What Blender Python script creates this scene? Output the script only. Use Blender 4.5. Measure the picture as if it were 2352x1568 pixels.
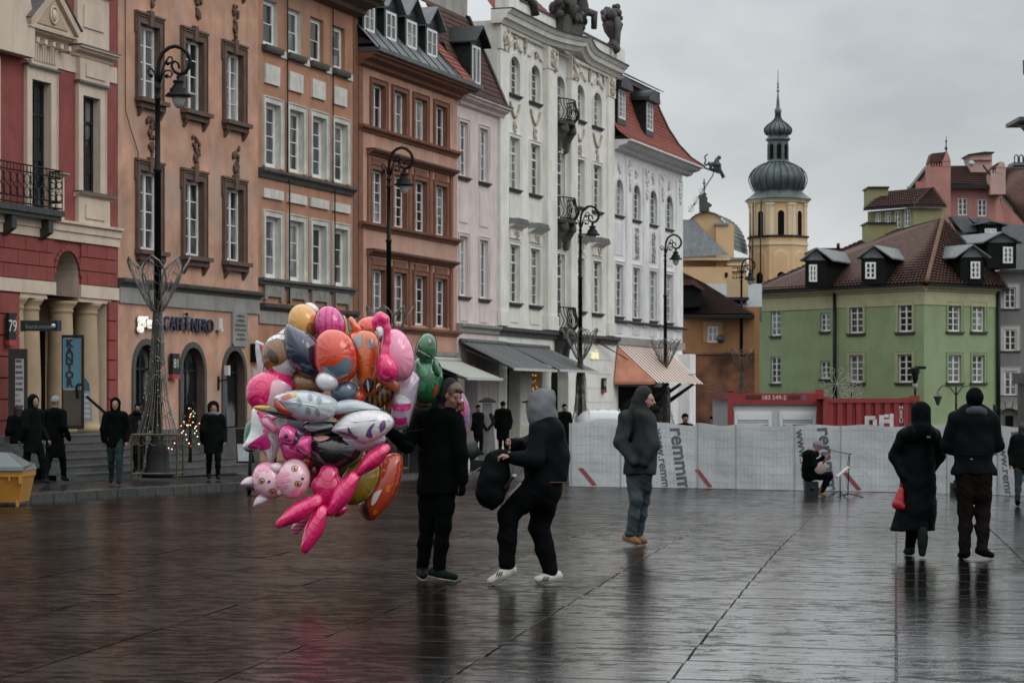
import bpy, bmesh, math, random
import numpy as np
from mathutils import Vector, Matrix
random.seed(7)
R = math.radians
for o in list(bpy.data.objects):
    bpy.data.objects.remove(o)
SC = bpy.context.scene
COL = SC.collection

# ---------------------------------------------------------------- camera
# measured on the photograph at 2352 px width: 85 mm lens, level camera, eye height 1.63 m
FPX, CX, HY, EYE, K = 5550.0, 1176.0, 922.0, 1.63, 0.57422
cam = bpy.data.cameras.new('camera')
camo = bpy.data.objects.new('camera', cam)
COL.objects.link(camo)
cam.sensor_width = 36
cam.lens = FPX / 2352 * 36
cam.shift_y = (HY - 784) / 2352
cam.clip_start, cam.clip_end = .5, 3000
camo.location = (0, 0, EYE)
camo.rotation_euler = (R(90), 0, 0)
cam.dof.use_dof = True
cam.dof.focus_distance = 22.5
cam.dof.aperture_fstop = 8
SC.camera = camo

# ---------------------------------------------------------------- world: overcast winter sky
SUN_EL, SUN_AZ = R(38), R(128)
w = bpy.data.worlds.new('World'); SC.world = w; w.use_nodes = True
nt = w.node_tree; nt.nodes.clear()
N = lambda t: nt.nodes.new(t)
L = lambda a, b: nt.links.new(a, b)
out = N('ShaderNodeOutputWorld'); bg = N('ShaderNodeBackground'); L(bg.outputs[0], out.inputs[0])
sky = N('ShaderNodeTexSky'); sky.sky_type = 'NISHITA'; sky.sun_disc = False
sky.sun_elevation = SUN_EL; sky.sun_rotation = SUN_AZ; sky.dust_density = 4
tc = N('ShaderNodeTexCoord'); sep = N('ShaderNodeSeparateXYZ'); L(tc.outputs['Generated'], sep.inputs[0])
el = N('ShaderNodeMath'); el.operation = 'MAXIMUM'; L(sep.outputs[2], el.inputs[0]); el.inputs[1].default_value = 0
cie = N('ShaderNodeMath'); cie.operation = 'MULTIPLY_ADD'; L(el.outputs[0], cie.inputs[0]); cie.inputs[1].default_value = 2.0; cie.inputs[2].default_value = .86
mp = N('ShaderNodeMapping'); L(tc.outputs['Generated'], mp.inputs[0]); mp.inputs['Scale'].default_value = (3.2, 3.2, 7); mp.inputs['Location'].default_value = (-2.194, 2.085, 1.583)
nz = N('ShaderNodeTexNoise'); L(mp.outputs[0], nz.inputs['Vector']); nz.inputs['Scale'].default_value = 1.6; nz.inputs['Detail'].default_value = 5; nz.inputs['Roughness'].default_value = .5
rp = N('ShaderNodeValToRGB'); L(nz.outputs[0], rp.inputs[0])
rp.color_ramp.elements[0].position = .36; rp.color_ramp.elements[0].color = (4.3, 4.65, 4.8, 1)
rp.color_ramp.elements[1].position = .66; rp.color_ramp.elements[1].color = (7.0, 7.15, 7.2, 1)
mu = N('ShaderNodeVectorMath'); mu.operation = 'SCALE'; L(rp.outputs[0], mu.inputs[0]); L(cie.outputs[0], mu.inputs['Scale'])
mx = N('ShaderNodeMix'); mx.data_type = 'RGBA'; mx.inputs[0].default_value = .93
L(sky.outputs[0], mx.inputs[6]); L(mu.outputs[0], mx.inputs[7])
L(mx.outputs[2], bg.inputs[0]); bg.inputs[1].default_value = .1

sun = bpy.data.lights.new('sun', 'SUN'); sun.energy = .5; sun.angle = R(30); sun.color = (1, .97, .92)
suno = bpy.data.objects.new('sun', sun); COL.objects.link(suno)
sd = Vector((math.cos(SUN_EL) * math.sin(SUN_AZ), math.cos(SUN_EL) * math.cos(SUN_AZ), math.sin(SUN_EL)))
suno.rotation_euler = sd.to_track_quat('Z', 'Y').to_euler(); suno.location = sd * 60
SC.view_settings.view_transform = 'Standard'; SC.view_settings.look = 'None'
SC.view_settings.exposure = .06; SC.view_settings.gamma = 1
SC.render.engine = 'CYCLES'
SC.cycles.max_bounces = 5; SC.cycles.diffuse_bounces = 3; SC.cycles.glossy_bounces = 3; SC.cycles.transparent_max_bounces = 6
SC.cycles.caustics_reflective = False; SC.cycles.caustics_refractive = False
SC.cycles.use_denoising = True

# ---------------------------------------------------------------- pixel <-> place helpers
def sp(x):
    return x if x > 30 else math.log1p(math.exp(x))
def zg(X, Y):
    """height of the square: level in front, falling gently to the far right"""
    u = X + Y
    z = -.0155 * 2.5 * sp((u - 30) / 2.5)
    return -.55 + .03 * sp((z + .55) / .03)
def at(x, y, D):                     # photo px (2352 wide) at distance D
    return Vector(((x - CX) / FPX * D, D, EYE + (HY - y) / FPX * D))
def gp(x, y, lift=0):                # photo px on the ground
    D = 20.0
    for _ in range(60):
        D = D * .5 + .5 * (EYE - zg((x - CX) / FPX * D, D) - lift) / max(1e-4, (y - HY) / FPX)
    return Vector(((x - CX) / FPX * D, D, zg((x - CX) / FPX * D, D) + lift))

# ---------------------------------------------------------------- mesh helpers
class MB:
    """collects boxes, tubes, lathes... and links them as ONE mesh object"""
    def __init__(s):
        s.v, s.f, s.m, s.mi, s.sm, s.smo = [], [], [], 0, [], False
    def add(s, vs, fs):
        b = len(s.v); s.v += [tuple(v) for v in vs]
        for f in fs:
            s.f.append([i + b for i in f]); s.m.append(s.mi); s.sm.append(s.smo)
        return s
    def box(s, x0, x1, y0, y1, z0, z1):
        return s.add([(x0,y0,z0),(x1,y0,z0),(x1,y1,z0),(x0,y1,z0),(x0,y0,z1),(x1,y0,z1),(x1,y1,z1),(x0,y1,z1)],
                     [(0,3,2,1),(4,5,6,7),(0,1,5,4),(1,2,6,5),(2,3,7,6),(3,0,4,7)])
    def hexa(s, p):                  # 8 corners, bottom 4 then top 4
        return s.add(p, [(0,3,2,1),(4,5,6,7),(0,1,5,4),(1,2,6,5),(2,3,7,6),(3,0,4,7)])
    def quad(s, *p):
        return s.add(p, [tuple(range(len(p)))])
    def prism(s, poly, y0, y1, ax='y'):   # polygon in xz extruded along y (or xy along z)
        n = len(poly)
        g = (lambda a, b, t: (a, t, b)) if ax == 'y' else ((lambda a, b, t: (a, b, t)) if ax == 'z' else (lambda a, b, t: (t, a, b)))
        vs = [g(a, b, y0) for a, b in poly] + [g(a, b, y1) for a, b in poly]
        fs = [tuple(range(n)), tuple(range(2 * n - 1, n - 1, -1))]
        fs += [(i, (i + 1) % n + 0, (i + 1) % n + n, i + n)[::-1] for i in range(n)]
        return s.add(vs, fs)
    def tube(s, pts, r, n=8, close=False, caps=True):
        pts = [Vector(p) for p in pts]; m = len(pts)
        rs = r if isinstance(r, (list, tuple)) else [r] * m
        vs = []; up = None
        for i, p in enumerate(pts):
            if close: t = pts[(i + 1) % m] - pts[i - 1]
            else: t = pts[min(i + 1, m - 1)] - pts[max(i - 1, 0)]
            t = t.normalized() if t.length > 1e-9 else Vector((0, 0, 1))
            if up is None: up = Vector((0, 0, 1)) if abs(t.z) < .9 else Vector((1, 0, 0))
            a = t.cross(up)
            if a.length < 1e-6: a = t.orthogonal()
            a.normalize(); b = a.cross(t).normalized(); up = b
            for k in range(n):
                c, d = math.cos(2 * math.pi * k / n), math.sin(2 * math.pi * k / n)
                vs.append(p + a * (rs[i] * c) + b * (rs[i] * d))
        fs = []
        for i in range(m if close else m - 1):
            j = (i + 1) % m
            for k in range(n):
                l = (k + 1) % n
                fs.append((i * n + k, i * n + l, j * n + l, j * n + k))
        if caps and not close:
            fs += [tuple(range(n - 1, -1, -1)), tuple(range((m - 1) * n, m * n))]
        o = s.smo; s.smo = n > 5; s.add(vs, fs); s.smo = o
        return s
    def lathe(s, prof, cx=0, cy=0, cz=0, n=24, sx=1, sy=1, a0=0):
        vs = []
        for r, z in prof:
            for k in range(n):
                a = a0 + 2 * math.pi * k / n
                vs.append((cx + r * math.cos(a) * sx, cy + r * math.sin(a) * sy, cz + z))
        fs = []
        for i in range(len(prof) - 1):
            for k in range(n):
                l = (k + 1) % n
                fs.append((i * n + k, i * n + l, (i + 1) * n + l, (i + 1) * n + k))
        fs += [tuple(range(n - 1, -1, -1)), tuple(range((len(prof) - 1) * n, len(prof) * n))]
        o = s.smo; s.smo = n > 10; s.add(vs, fs); s.smo = o
        return s
    def ball(s, c, r, n=8, m=6, sq=(1, 1, 1)):
        pr = [(max(1e-4, math.sin(math.pi * i / m)), -math.cos(math.pi * i / m)) for i in range(m + 1)]
        b = len(s.v); s.lathe([(a * r, z * r) for a, z in pr], n=n)
        for i in range(b, len(s.v)):
            x, y, z = s.v[i]; s.v[i] = (c[0] + x * sq[0], c[1] + y * sq[1], c[2] + z * sq[2])
        for i in range(len(s.sm) - n * m - 2, len(s.sm)): s.sm[i] = True
        return s
    def mesh(s, name, mats):
        me = bpy.data.meshes.new(name); me.from_pydata(s.v, [], s.f)
        for m in (mats if isinstance(mats, (list, tuple)) else [mats]): me.materials.append(m)
        me.polygons.foreach_set('material_index', s.m); me.polygons.foreach_set('use_smooth', s.sm); me.update()
        return me
    def build(s, name, mats, parent=None, loc=(0, 0, 0), rz=0):
        return link(name, s.mesh(name, mats), parent, loc, rz)
def link(name, data, parent=None, loc=(0, 0, 0), rz=0):
    o = bpy.data.objects.new(name, data); COL.objects.link(o)
    o.location = loc; o.rotation_euler = (0, 0, rz)
    if parent is not None: o.parent = parent
    return o
def tag(o, label=None, cat=None, group=None, kind=None):
    for k, v in (('label', label), ('category', cat), ('group', group), ('kind', kind)):
        if v: o[k] = v
    return o
def thing(name, label, cat, loc=(0, 0, 0), rz=0, group=None):
    return tag(link(name, None, None, loc, rz), label, cat, group)
def copy_tree(o, parent=None):
    c = o.copy(); COL.objects.link(c); c.parent = parent
    for ch in list(o.children): copy_tree(ch, c)
    return c
def textmesh(txt, size, mat, name, parent=None, ext=.006, align='CENTER', mtx=None, bold=0):
    cu = bpy.data.curves.new('lettering', 'FONT'); cu.body = txt; cu.size = size; cu.extrude = ext
    cu.offset = bold; cu.align_x = align; cu.align_y = 'CENTER'; cu.resolution_u = 3
    o = bpy.data.objects.new('lettering', cu); COL.objects.link(o)
    bpy.context.view_layer.update()
    me = bpy.data.meshes.new_from_object(o.evaluated_get(bpy.context.evaluated_depsgraph_get()))
    bpy.data.objects.remove(o)
    me.materials.clear(); me.materials.append(mat)
    if mtx is not None: me.transform(mtx)
    return link(name, me, parent)
FRONT = Matrix.Rotation(R(90), 4, 'X')       # lettering that stands upright facing -y

# ---------------------------------------------------------------- materials
MATS = {}
def mat(name, col, rough=.8, var=.18, scale=2.0, bump=.15, streak=0.0, metal=0.0, spec=.5, coat=0, patch=None, fine=40, bdist=.02, objrand=0, stretch=(1, 1, 1)):
    if name in MATS: return MATS[name]
    m = bpy.data.materials.new(name); m.use_nodes = True; t = m.node_tree; MATS[name] = m
    b = t.nodes['Principled BSDF']; ln = t.links.new
    b.inputs['Roughness'].default_value = rough; b.inputs['Metallic'].default_value = metal
    b.inputs['Specular IOR Level'].default_value = spec; b.inputs['Coat Weight'].default_value = coat
    b.inputs['Base Color'].default_value = (*col, 1)
    if var <= 0 and bump <= 0: return m
    tc = t.nodes.new('ShaderNodeTexCoord'); mp = t.nodes.new('ShaderNodeMapping'); ln(tc.outputs['Object'], mp.inputs[0]); mp.inputs['Scale'].default_value = stretch
    def noise(s, d=4, v=None, r=.55):
        n = t.nodes.new('ShaderNodeTexNoise'); n.inputs['Scale'].default_value = s; n.inputs['Detail'].default_value = d; n.inputs['Roughness'].default_value = r
        ln(v or mp.outputs[0], n.inputs['Vector']); return n.outputs[0]
    def mixc(fac, a, c, mode='MIX'):
        x = t.nodes.new('ShaderNodeMix'); x.data_type = 'RGBA'; x.blend_type = mode
        for sock, v in ((x.inputs[0], fac), (x.inputs[6], a), (x.inputs[7], c)):
            if isinstance(v, bpy.types.NodeSocket): ln(v, sock)
            elif isinstance(v, (int, float)): sock.default_value = v
            else: sock.default_value = (*v, 1)
        return x.outputs[2]
    def ramp(v, p0, p1, c0=0., c1=1.):
        x = t.nodes.new('ShaderNodeMapRange'); x.inputs[1].default_value = p0; x.inputs[2].default_value = p1; x.inputs[3].default_value = c0; x.inputs[4].default_value = c1
        ln(v, x.inputs[0]); return x.outputs[0]
    c0 = [x * (1 - var) for x in col]; c1 = [min(1, x * (1 + var)) for x in col]
    base = mixc(ramp(noise(scale, 5), .3, .7), c0, c1)
    if patch:                         # large worn patches of another colour
        base = mixc(ramp(noise(scale * .33, 6, r=.65), .5, .62, 0, .7), base, patch)
    if streak:
        ms = t.nodes.new('ShaderNodeMapping'); ln(tc.outputs['Object'], ms.inputs[0]); ms.inputs['Scale'].default_value = (2.2, 2.2, .3)
        base = mixc(ramp(noise(1.3, 7, ms.outputs[0], .7), .48, .72, 0, streak), base, [x * .35 for x in col])
    if objrand:
        oi = t.nodes.new('ShaderNodeObjectInfo')
        base = mixc(1.0, base, mixc(oi.outputs['Random'], (1 - objrand,) * 3, (1 + objrand * .6,) * 3), 'MULTIPLY')
    ln(base, b.inputs['Base Color'])
    ln(ramp(noise(scale * 2.5, 3), .3, .7, max(.02, rough - .08), min(1, rough + .08)), b.inputs['Roughness'])
    if bump > 0:
        bp = t.nodes.new('ShaderNodeBump'); bp.inputs['Strength'].default_value = bump; bp.inputs['Distance'].default_value = bdist
        ln(noise(fine, 4), bp.inputs['Height']); ln(bp.outputs[0], b.inputs['Normal'])
    return m
def plain(name, col, rough=.5, metal=0, spec=.5, coat=0):
    return mat(name, col, rough, 0, 1, 0, metal=metal, spec=spec, coat=coat)
def emit(name, col, s):
    if name in MATS: return MATS[name]
    m = plain(name, col); b = m.node_tree.nodes['Principled BSDF']
    b.inputs['Emission Color'].default_value = (*col, 1); b.inputs['Emission Strength'].default_value = s
    return m
def glassy(name, tint, curtain, amount):
    """window pane: dark room or pale curtain behind reflecting glass, differing from pane to pane"""
    m = plain(name, tint, .06); t = m.node_tree; b = t.nodes['Principled BSDF']; ln = t.links.new
    tc = t.nodes.new('ShaderNodeTexCoord'); n = t.nodes.new('ShaderNodeTexNoise'); mp = t.nodes.new('ShaderNodeMapping')
    ge = t.nodes.new('ShaderNodeNewGeometry')
    ln(ge.outputs['Position'], mp.inputs[0]); mp.inputs['Scale'].default_value = (1, 1, .35); ln(mp.outputs[0], n.inputs['Vector']); n.inputs['Scale'].default_value = 1.3; n.inputs['Detail'].default_value = 3
    r = t.nodes.new('ShaderNodeMapRange'); ln(n.outputs[0], r.inputs[0]); r.inputs[1].default_value = .52; r.inputs[2].default_value = .62; r.inputs[4].default_value = amount
    x = t.nodes.new('ShaderNodeMix'); x.data_type = 'RGBA'; ln(r.outputs[0], x.inputs[0]); x.inputs[6].default_value = (*tint, 1); x.inputs[7].default_value = (*curtain, 1)
    ln(x.outputs[2], b.inputs['Base Color'])
    n2 = t.nodes.new('ShaderNodeTexNoise'); ln(tc.outputs['Object'], n2.inputs['Vector']); n2.inputs['Scale'].default_value = 2.5
    bp = t.nodes.new('ShaderNodeBump'); bp.inputs['Strength'].default_value = .06; bp.inputs['Distance'].default_value = .05; ln(n2.outputs[0], bp.inputs['Height']); ln(bp.outputs[0], b.inputs['Normal'])
    return m
IRON = mat('black_iron', (.004, .005, .0055), .5, .3, 8, .1, spec=.2)
PWHITE = mat('white_window_paint', (.76, .76, .75), .55, .12, 3, .05, streak=.25)
PDARK = mat('dark_window_paint', (.012, .014, .0145), .45, .2, 3, .05, spec=.25)
GLASS = glassy('window_glass', (.012, .015, .017), (.2, .21, .215), .8)
GLASSC = glassy('curtained_glass', (.06, .065, .07), (.3, .31, .32), .9)
GLASSL = glassy('net_curtain_glass', (.13, .135, .14), (.42, .42, .42), .9)
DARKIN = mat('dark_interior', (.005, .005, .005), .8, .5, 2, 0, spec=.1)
# ================================================================ GROUND
def wet_stone(name, col, rmin, rmax, bump, objrand=.12, wet=.6):
    m = bpy.data.materials.new(name); m.use_nodes = True; t = m.node_tree; ln = t.links.new
    b = t.nodes['Principled BSDF']; b.inputs['IOR'].default_value = 1.36
    ge = t.nodes.new('ShaderNodeNewGeometry')
    def mapped(sc, rot=0):
        mp = t.nodes.new('ShaderNodeMapping'); mp.vector_type = 'TEXTURE' if False else 'POINT'
        r0 = t.nodes.new('ShaderNodeMapping'); ln(ge.outputs['Position'], r0.inputs[0]); r0.inputs['Rotation'].default_value = (0, 0, rot)
        ln(r0.outputs[0], mp.inputs[0]); mp.inputs['Scale'].default_value = sc; return mp.outputs[0]
    def noise(v, s, d=4, r=.55):
        n = t.nodes.new('ShaderNodeTexNoise'); n.inputs['Scale'].default_value = s; n.inputs['Detail'].default_value = d; n.inputs['Roughness'].default_value = r; ln(v, n.inputs['Vector']); return n.outputs[0]
    def ramp(v, p0, p1, c0, c1):
        x = t.nodes.new('ShaderNodeMapRange'); x.inputs[1].default_value = p0; x.inputs[2].default_value = p1; x.inputs[3].default_value = c0; x.inputs[4].default_value = c1; ln(v, x.inputs[0]); return x.outputs[0]
    def math_(op, a, c):
        x = t.nodes.new('ShaderNodeMath'); x.operation = op
        for i, v in enumerate((a, c)):
            if isinstance(v, (int, float)): x.inputs[i].default_value = v
            else: ln(v, x.inputs[i])
        return x.outputs[0]
    band = mapped((.3, 4.2, 1), R(11)); iso = mapped((1, 1, 1))
    pud = noise(iso, .55, 5, .6); groove = noise(band, 1.5, 6, .68); grit = noise(iso, 60, 2)
    mid = noise(mapped((2.2, 7, 1), R(11)), 1.5, 4, .65)
    x = t.nodes.new('ShaderNodeMix'); x.data_type = 'RGBA'; ln(ramp(mid, .3, .7, 0, 1), x.inputs[0])
    x.inputs[6].default_value = (*[c * .55 for c in col], 1); x.inputs[7].default_value = (*[c * 1.35 for c in col], 1)
    oi = t.nodes.new('ShaderNodeObjectInfo')
    y = t.nodes.new('ShaderNodeMix'); y.data_type = 'RGBA'; y.blend_type = 'MULTIPLY'; y.inputs[0].default_value = 1; ln(x.outputs[2], y.inputs[6])
    cr = t.nodes.new('ShaderNodeCombineColor'); v = ramp(oi.outputs['Random'], 0, 1, 1 - objrand * 2, 1 + objrand)
    for i in range(3): ln(v, cr.inputs[i])
    ln(cr.outputs[0], y.inputs[7]); ln(y.outputs[2], b.inputs['Base Color'])
    ro = math_('ADD', ramp(pud, .35, .65, rmin, rmax), ramp(groove, .5, .75, 0, .22))
    film = math_('ADD', math_('ADD', math_('MULTIPLY', noise(mapped((1, 1.7, 1), R(11)), 4.2, 6, .66), .66), math_('MULTIPLY', pud, .34)), math_('MULTIPLY', math_('SUBTRACT', grit, .5), .25))
    if wet > .9:                             # wet film graded left to right to set the reflected brightness
        sx_ = t.nodes.new('ShaderNodeSeparateXYZ'); ln(ge.outputs['Position'], sx_.inputs[0])
        low = ramp(math_('SUBTRACT', sx_.outputs[0], math_('MULTIPLY', sx_.outputs[1], .159)), -4.2, -1.2, 0, 1)
        film = math_('ADD', film, ramp(low, 0, 1, -.02, .03)); cap_ = ramp(low, 0, 1, .17, 1.0)
    film = ramp(film, .465, .52, .08, wet)
    if wet > .9: film = math_('MULTIPLY', film, cap_)      # broken film of rain water on the rubbed stone
    ln(math_('ADD', ro, math_('MULTIPLY', math_('SUBTRACT', wet, film), .12)), b.inputs['Roughness']); ln(math_('MULTIPLY', film, .45), b.inputs['Specular IOR Level'])
    ln(film, b.inputs['Coat Weight']); b.inputs['Coat IOR'].default_value = 1.5; ln(math_('MULTIPLY', ro, .6), b.inputs['Coat Roughness'])
    h = math_('ADD', math_('MULTIPLY', groove, .7), math_('MULTIPLY', grit, .12))
    h = math_('ADD', h, math_('MULTIPLY', mid, .35))
    bp = t.nodes.new('ShaderNodeBump'); bp.inputs['Strength'].default_value = bump; bp.inputs['Distance'].default_value = .014
    ln(h, bp.inputs['Height']); ln(bp.outputs[0], b.inputs['Normal']); ln(bp.outputs[0], b.inputs['Coat Normal'])
    MATS[name] = m
    return m
SLAB = wet_stone('wet_granite_slab', (.009, .0066, .0058), .03, .1, .5, wet=1.0)
PAVE = wet_stone('wet_pavement_stone', (.016, .015, .0145), .1, .26, .35, wet=.5)
KERB = mat('granite_kerb', (.04, .04, .041), .26, .3, 6, .2, objrand=.15)
EARTH = mat('dark_bedding', (.03, .027, .025), .5, .3, 2, .2)

def sheet(name, fn, xs, ys, m, zoff):
    mb = MB(); n = len(ys)
    mb.v = [(*fn(a, b)[:2], fn(a, b)[2] + zoff) for a in xs for b in ys]
    for i in range(len(xs) - 1):
        for j in range(n - 1):
            mb.f.append((i * n + j, (i + 1) * n + j, (i + 1) * n + j + 1, i * n + j + 1)); mb.m.append(0); mb.sm.append(True)
    return tag(mb.build(name, m), kind='structure')
frange = lambda a, b, n: [a + (b - a) * i / n for i in range(n + 1)]
sheet('ground', lambda X, Y: (X, Y, zg(X, Y)), frange(-60, 90, 50) + [300, 1500], [-40, -10, 0, 8] + frange(12, 80, 34) + [100, 150, 300, 1500], PAVE, -.05)

# the square: long strips of granite slabs; every slab near enough to be told apart is a piece
plaza = tag(link('plaza', None), kind='structure')
SLANT, CROSS, PW, PL = .159, .235, 1.32, .98       # strip direction, cross joint slant, pitch of the slabs
KA, KB = gp(36, 1157), gp(560, 1124)               # foot of the kerb
def kerb_x(Y):
    return KA.x + (KB.x - KA.x) / (KB.y - KA.y) * (Y - KA.y)
g = .009
def corner(i, j):                                  # strip i, row j -> plan
    X0 = i * PW; Y0 = j * PL - CROSS * X0
    return X0 + SLANT * Y0, Y0
sl = []
ROW = random.Random(3)
SHIFT = {i: ROW.random() for i in range(-40, 60)}; LEAN = {i: -abs(ROW.gauss(0, .003)) for i in range(-40, 60)}; LEAN[-1] = -.018; LEAN[-2] = -.013; LEAN[0] = -.008; LEAN[1] = -.013; LEAN[2] = -.01; LEAN[-3] = -.006
for i in range(-22, 26):
    for j in range(9, 72):
        jj = j + SHIFT[i] * .6
        x0, y0 = corner(i, jj); xc, yc = corner(i + .5, jj + .5)
        if yc < 12.6 or yc > 66 or xc < -.225 * yc - 1.6 or xc > .225 * yc + 7 or corner(i + 1, jj)[0] < kerb_x(yc) - .1: continue
        sl.append((PW * PL * 1.0 / yc ** 3, i, jj, xc, yc))
sl.sort(reverse=True)
def slab_mesh(tilt=True):
    mb = MB(); a, c = PW - g * 2, PL - g * 2
    def P(u, v): 
        return (u + SLANT * (v - CROSS * u), v - CROSS * u)
    q = [P(-a / 2, -c / 2), P(a / 2, -c / 2), P(a / 2, c / 2), P(-a / 2, c / 2)]
    e = .998
    top = [(x * e, y * e, 0) for x, y in q]; mid = [(x, y, -.003) for x, y in q]; bot = [(x, y, -.045) for x, y in q]
    e_ = .035                          # sandy joint along the far edge
    lp = lambda a_, b_: tuple(a_[k] * (1 - e_) + b_[k] * e_ for k in range(3))
    n0, n1 = lp(top[3], top[0]), lp(top[2], top[1])
    mb.mi = 1; mb.quad(n0, n1, top[2], top[3]); mb.mi = 0; mb.quad(top[0], top[1], n1, n0)
    mb.add(top + mid + bot, [(k + 4, (k + 1) % 4 + 4, (k + 1) % 4, k) for k in range(4)] + [(k + 8, (k + 1) % 4 + 8, (k + 1) % 4 + 4, k + 4) for k in range(4)])
    return mb
JOINT = mat('wet_joint_sand', (.006, .0055, .005), .6, .3, 8, .2, spec=.1)
SLABM = slab_mesh().mesh('slab', [SLAB, JOINT])
rest = MB(); proto = slab_mesh()
for k, (_, i, jj, xc, yc) in enumerate(sl):
    z = zg(xc, yc); d = .4
    nx, ny = -(zg(xc + d, yc) - zg(xc - d, yc)) / (2 * d), -(zg(xc, yc + d) - zg(xc, yc - d)) / (2 * d)
    nx += random.gauss(0, .003); ny += random.gauss(0, .0018) + LEAN[i]
    if k < 300:
        o = link('slab', SLABM, plaza, (xc, yc, z))
        o.rotation_euler = (-ny, nx, 0)
    else:
        rest.add([(v[0] + xc, v[1] + yc, v[2] + z - nx * v[0] - ny * v[1]) for v in proto.v], proto.f); rest.m[-len(proto.m):] = proto.m
tag(rest.build('slab_field', [SLAB, JOINT], plaza), kind='stuff')

# facade line of the street row: local x runs along the fronts, -y points out to the street
TAN = .327; TH = math.atan(TAN); CT, ST = math.cos(TH), math.sin(TH)
P0 = Vector((-29.8 * CT * CT, 29.8 * CT * ST, 0))
def fw(s, out=0, z=0):               # along, outward, height -> place
    return Vector((P0.x + s * ST + out * CT, P0.y + s * CT - out * ST, z))
RZ = R(90) - TH
# raised pavement in front of the houses
def pav(a, b):
    Y = 22 + a * 108
    k = kerb_x(Y) if Y < 70 else kerb_x(70) + (Y - 70) * .30
    X = k + (-29.8 + .327 * Y + .2 - k) * b if True else 0
    zf = -.03 if Y < 66 else -.03 - .4 * min(1, (Y - 66) / 40)
    return X, Y, (zg(k, Y) + .11) * (1 - b ** 1.5) + zf * b ** 1.5
sheet('pavement', pav, frange(0, 1, 90), frange(0, 1, 8), PAVE, 0)
ks = MB()
kerb = tag(link('kerb', None), kind='structure')
KM = MB().box(-.02, .46, .008, .992, -.2, .026).mesh('kerb_stone', KERB)
Y = 30.0
while Y < 112:
    X, _, z = pav((Y - 22) / 108, 0); X2, _, z2 = pav((Y + 1 - 22) / 108, 0)
    o = link('kerb_stone', KM, kerb, (X - .42, Y, z + random.uniform(-.004, .004))); o.rotation_euler = (0, 0, -math.atan2(X2 - X, 1) + random.gauss(0, .003))
    Y += math.hypot(1, X2 - X) * math.cos(math.atan2(X2 - X, 1))
# steps up to the arcade and the cafe
STONE = mat('step_granite', (.075, .075, .077), .4, .25, 5, .2, streak=.5, objrand=.12)
steps = tag(link('entrance_steps', None, None, fw(47, 0, 0), RZ), kind='structure')
NS = 6; ZS0, ZS1 = -.1, .86
for k in range(NS):
    z1 = ZS0 + (ZS1 - ZS0) * (k + 1) / NS; outw = 3.0 - k * .36
    x0 = 0.0; xe = 7.6 + (NS - 1 - k) * .35
    while x0 < xe - .1:
        x1 = min(xe, x0 + random.uniform(1.3, 1.9))
        mb = MB().box(x0 + .004, x1 - .004, -outw, .0 if k == NS - 1 else -outw + .5, z1 - .2, z1 - .03).box(x0 + .004, x1 - .004, -outw - .03, .0 if k == NS - 1 else -outw + .5, z1 - .03, z1)
        mb.build('step_block', STONE, steps); x0 = x1
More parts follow.
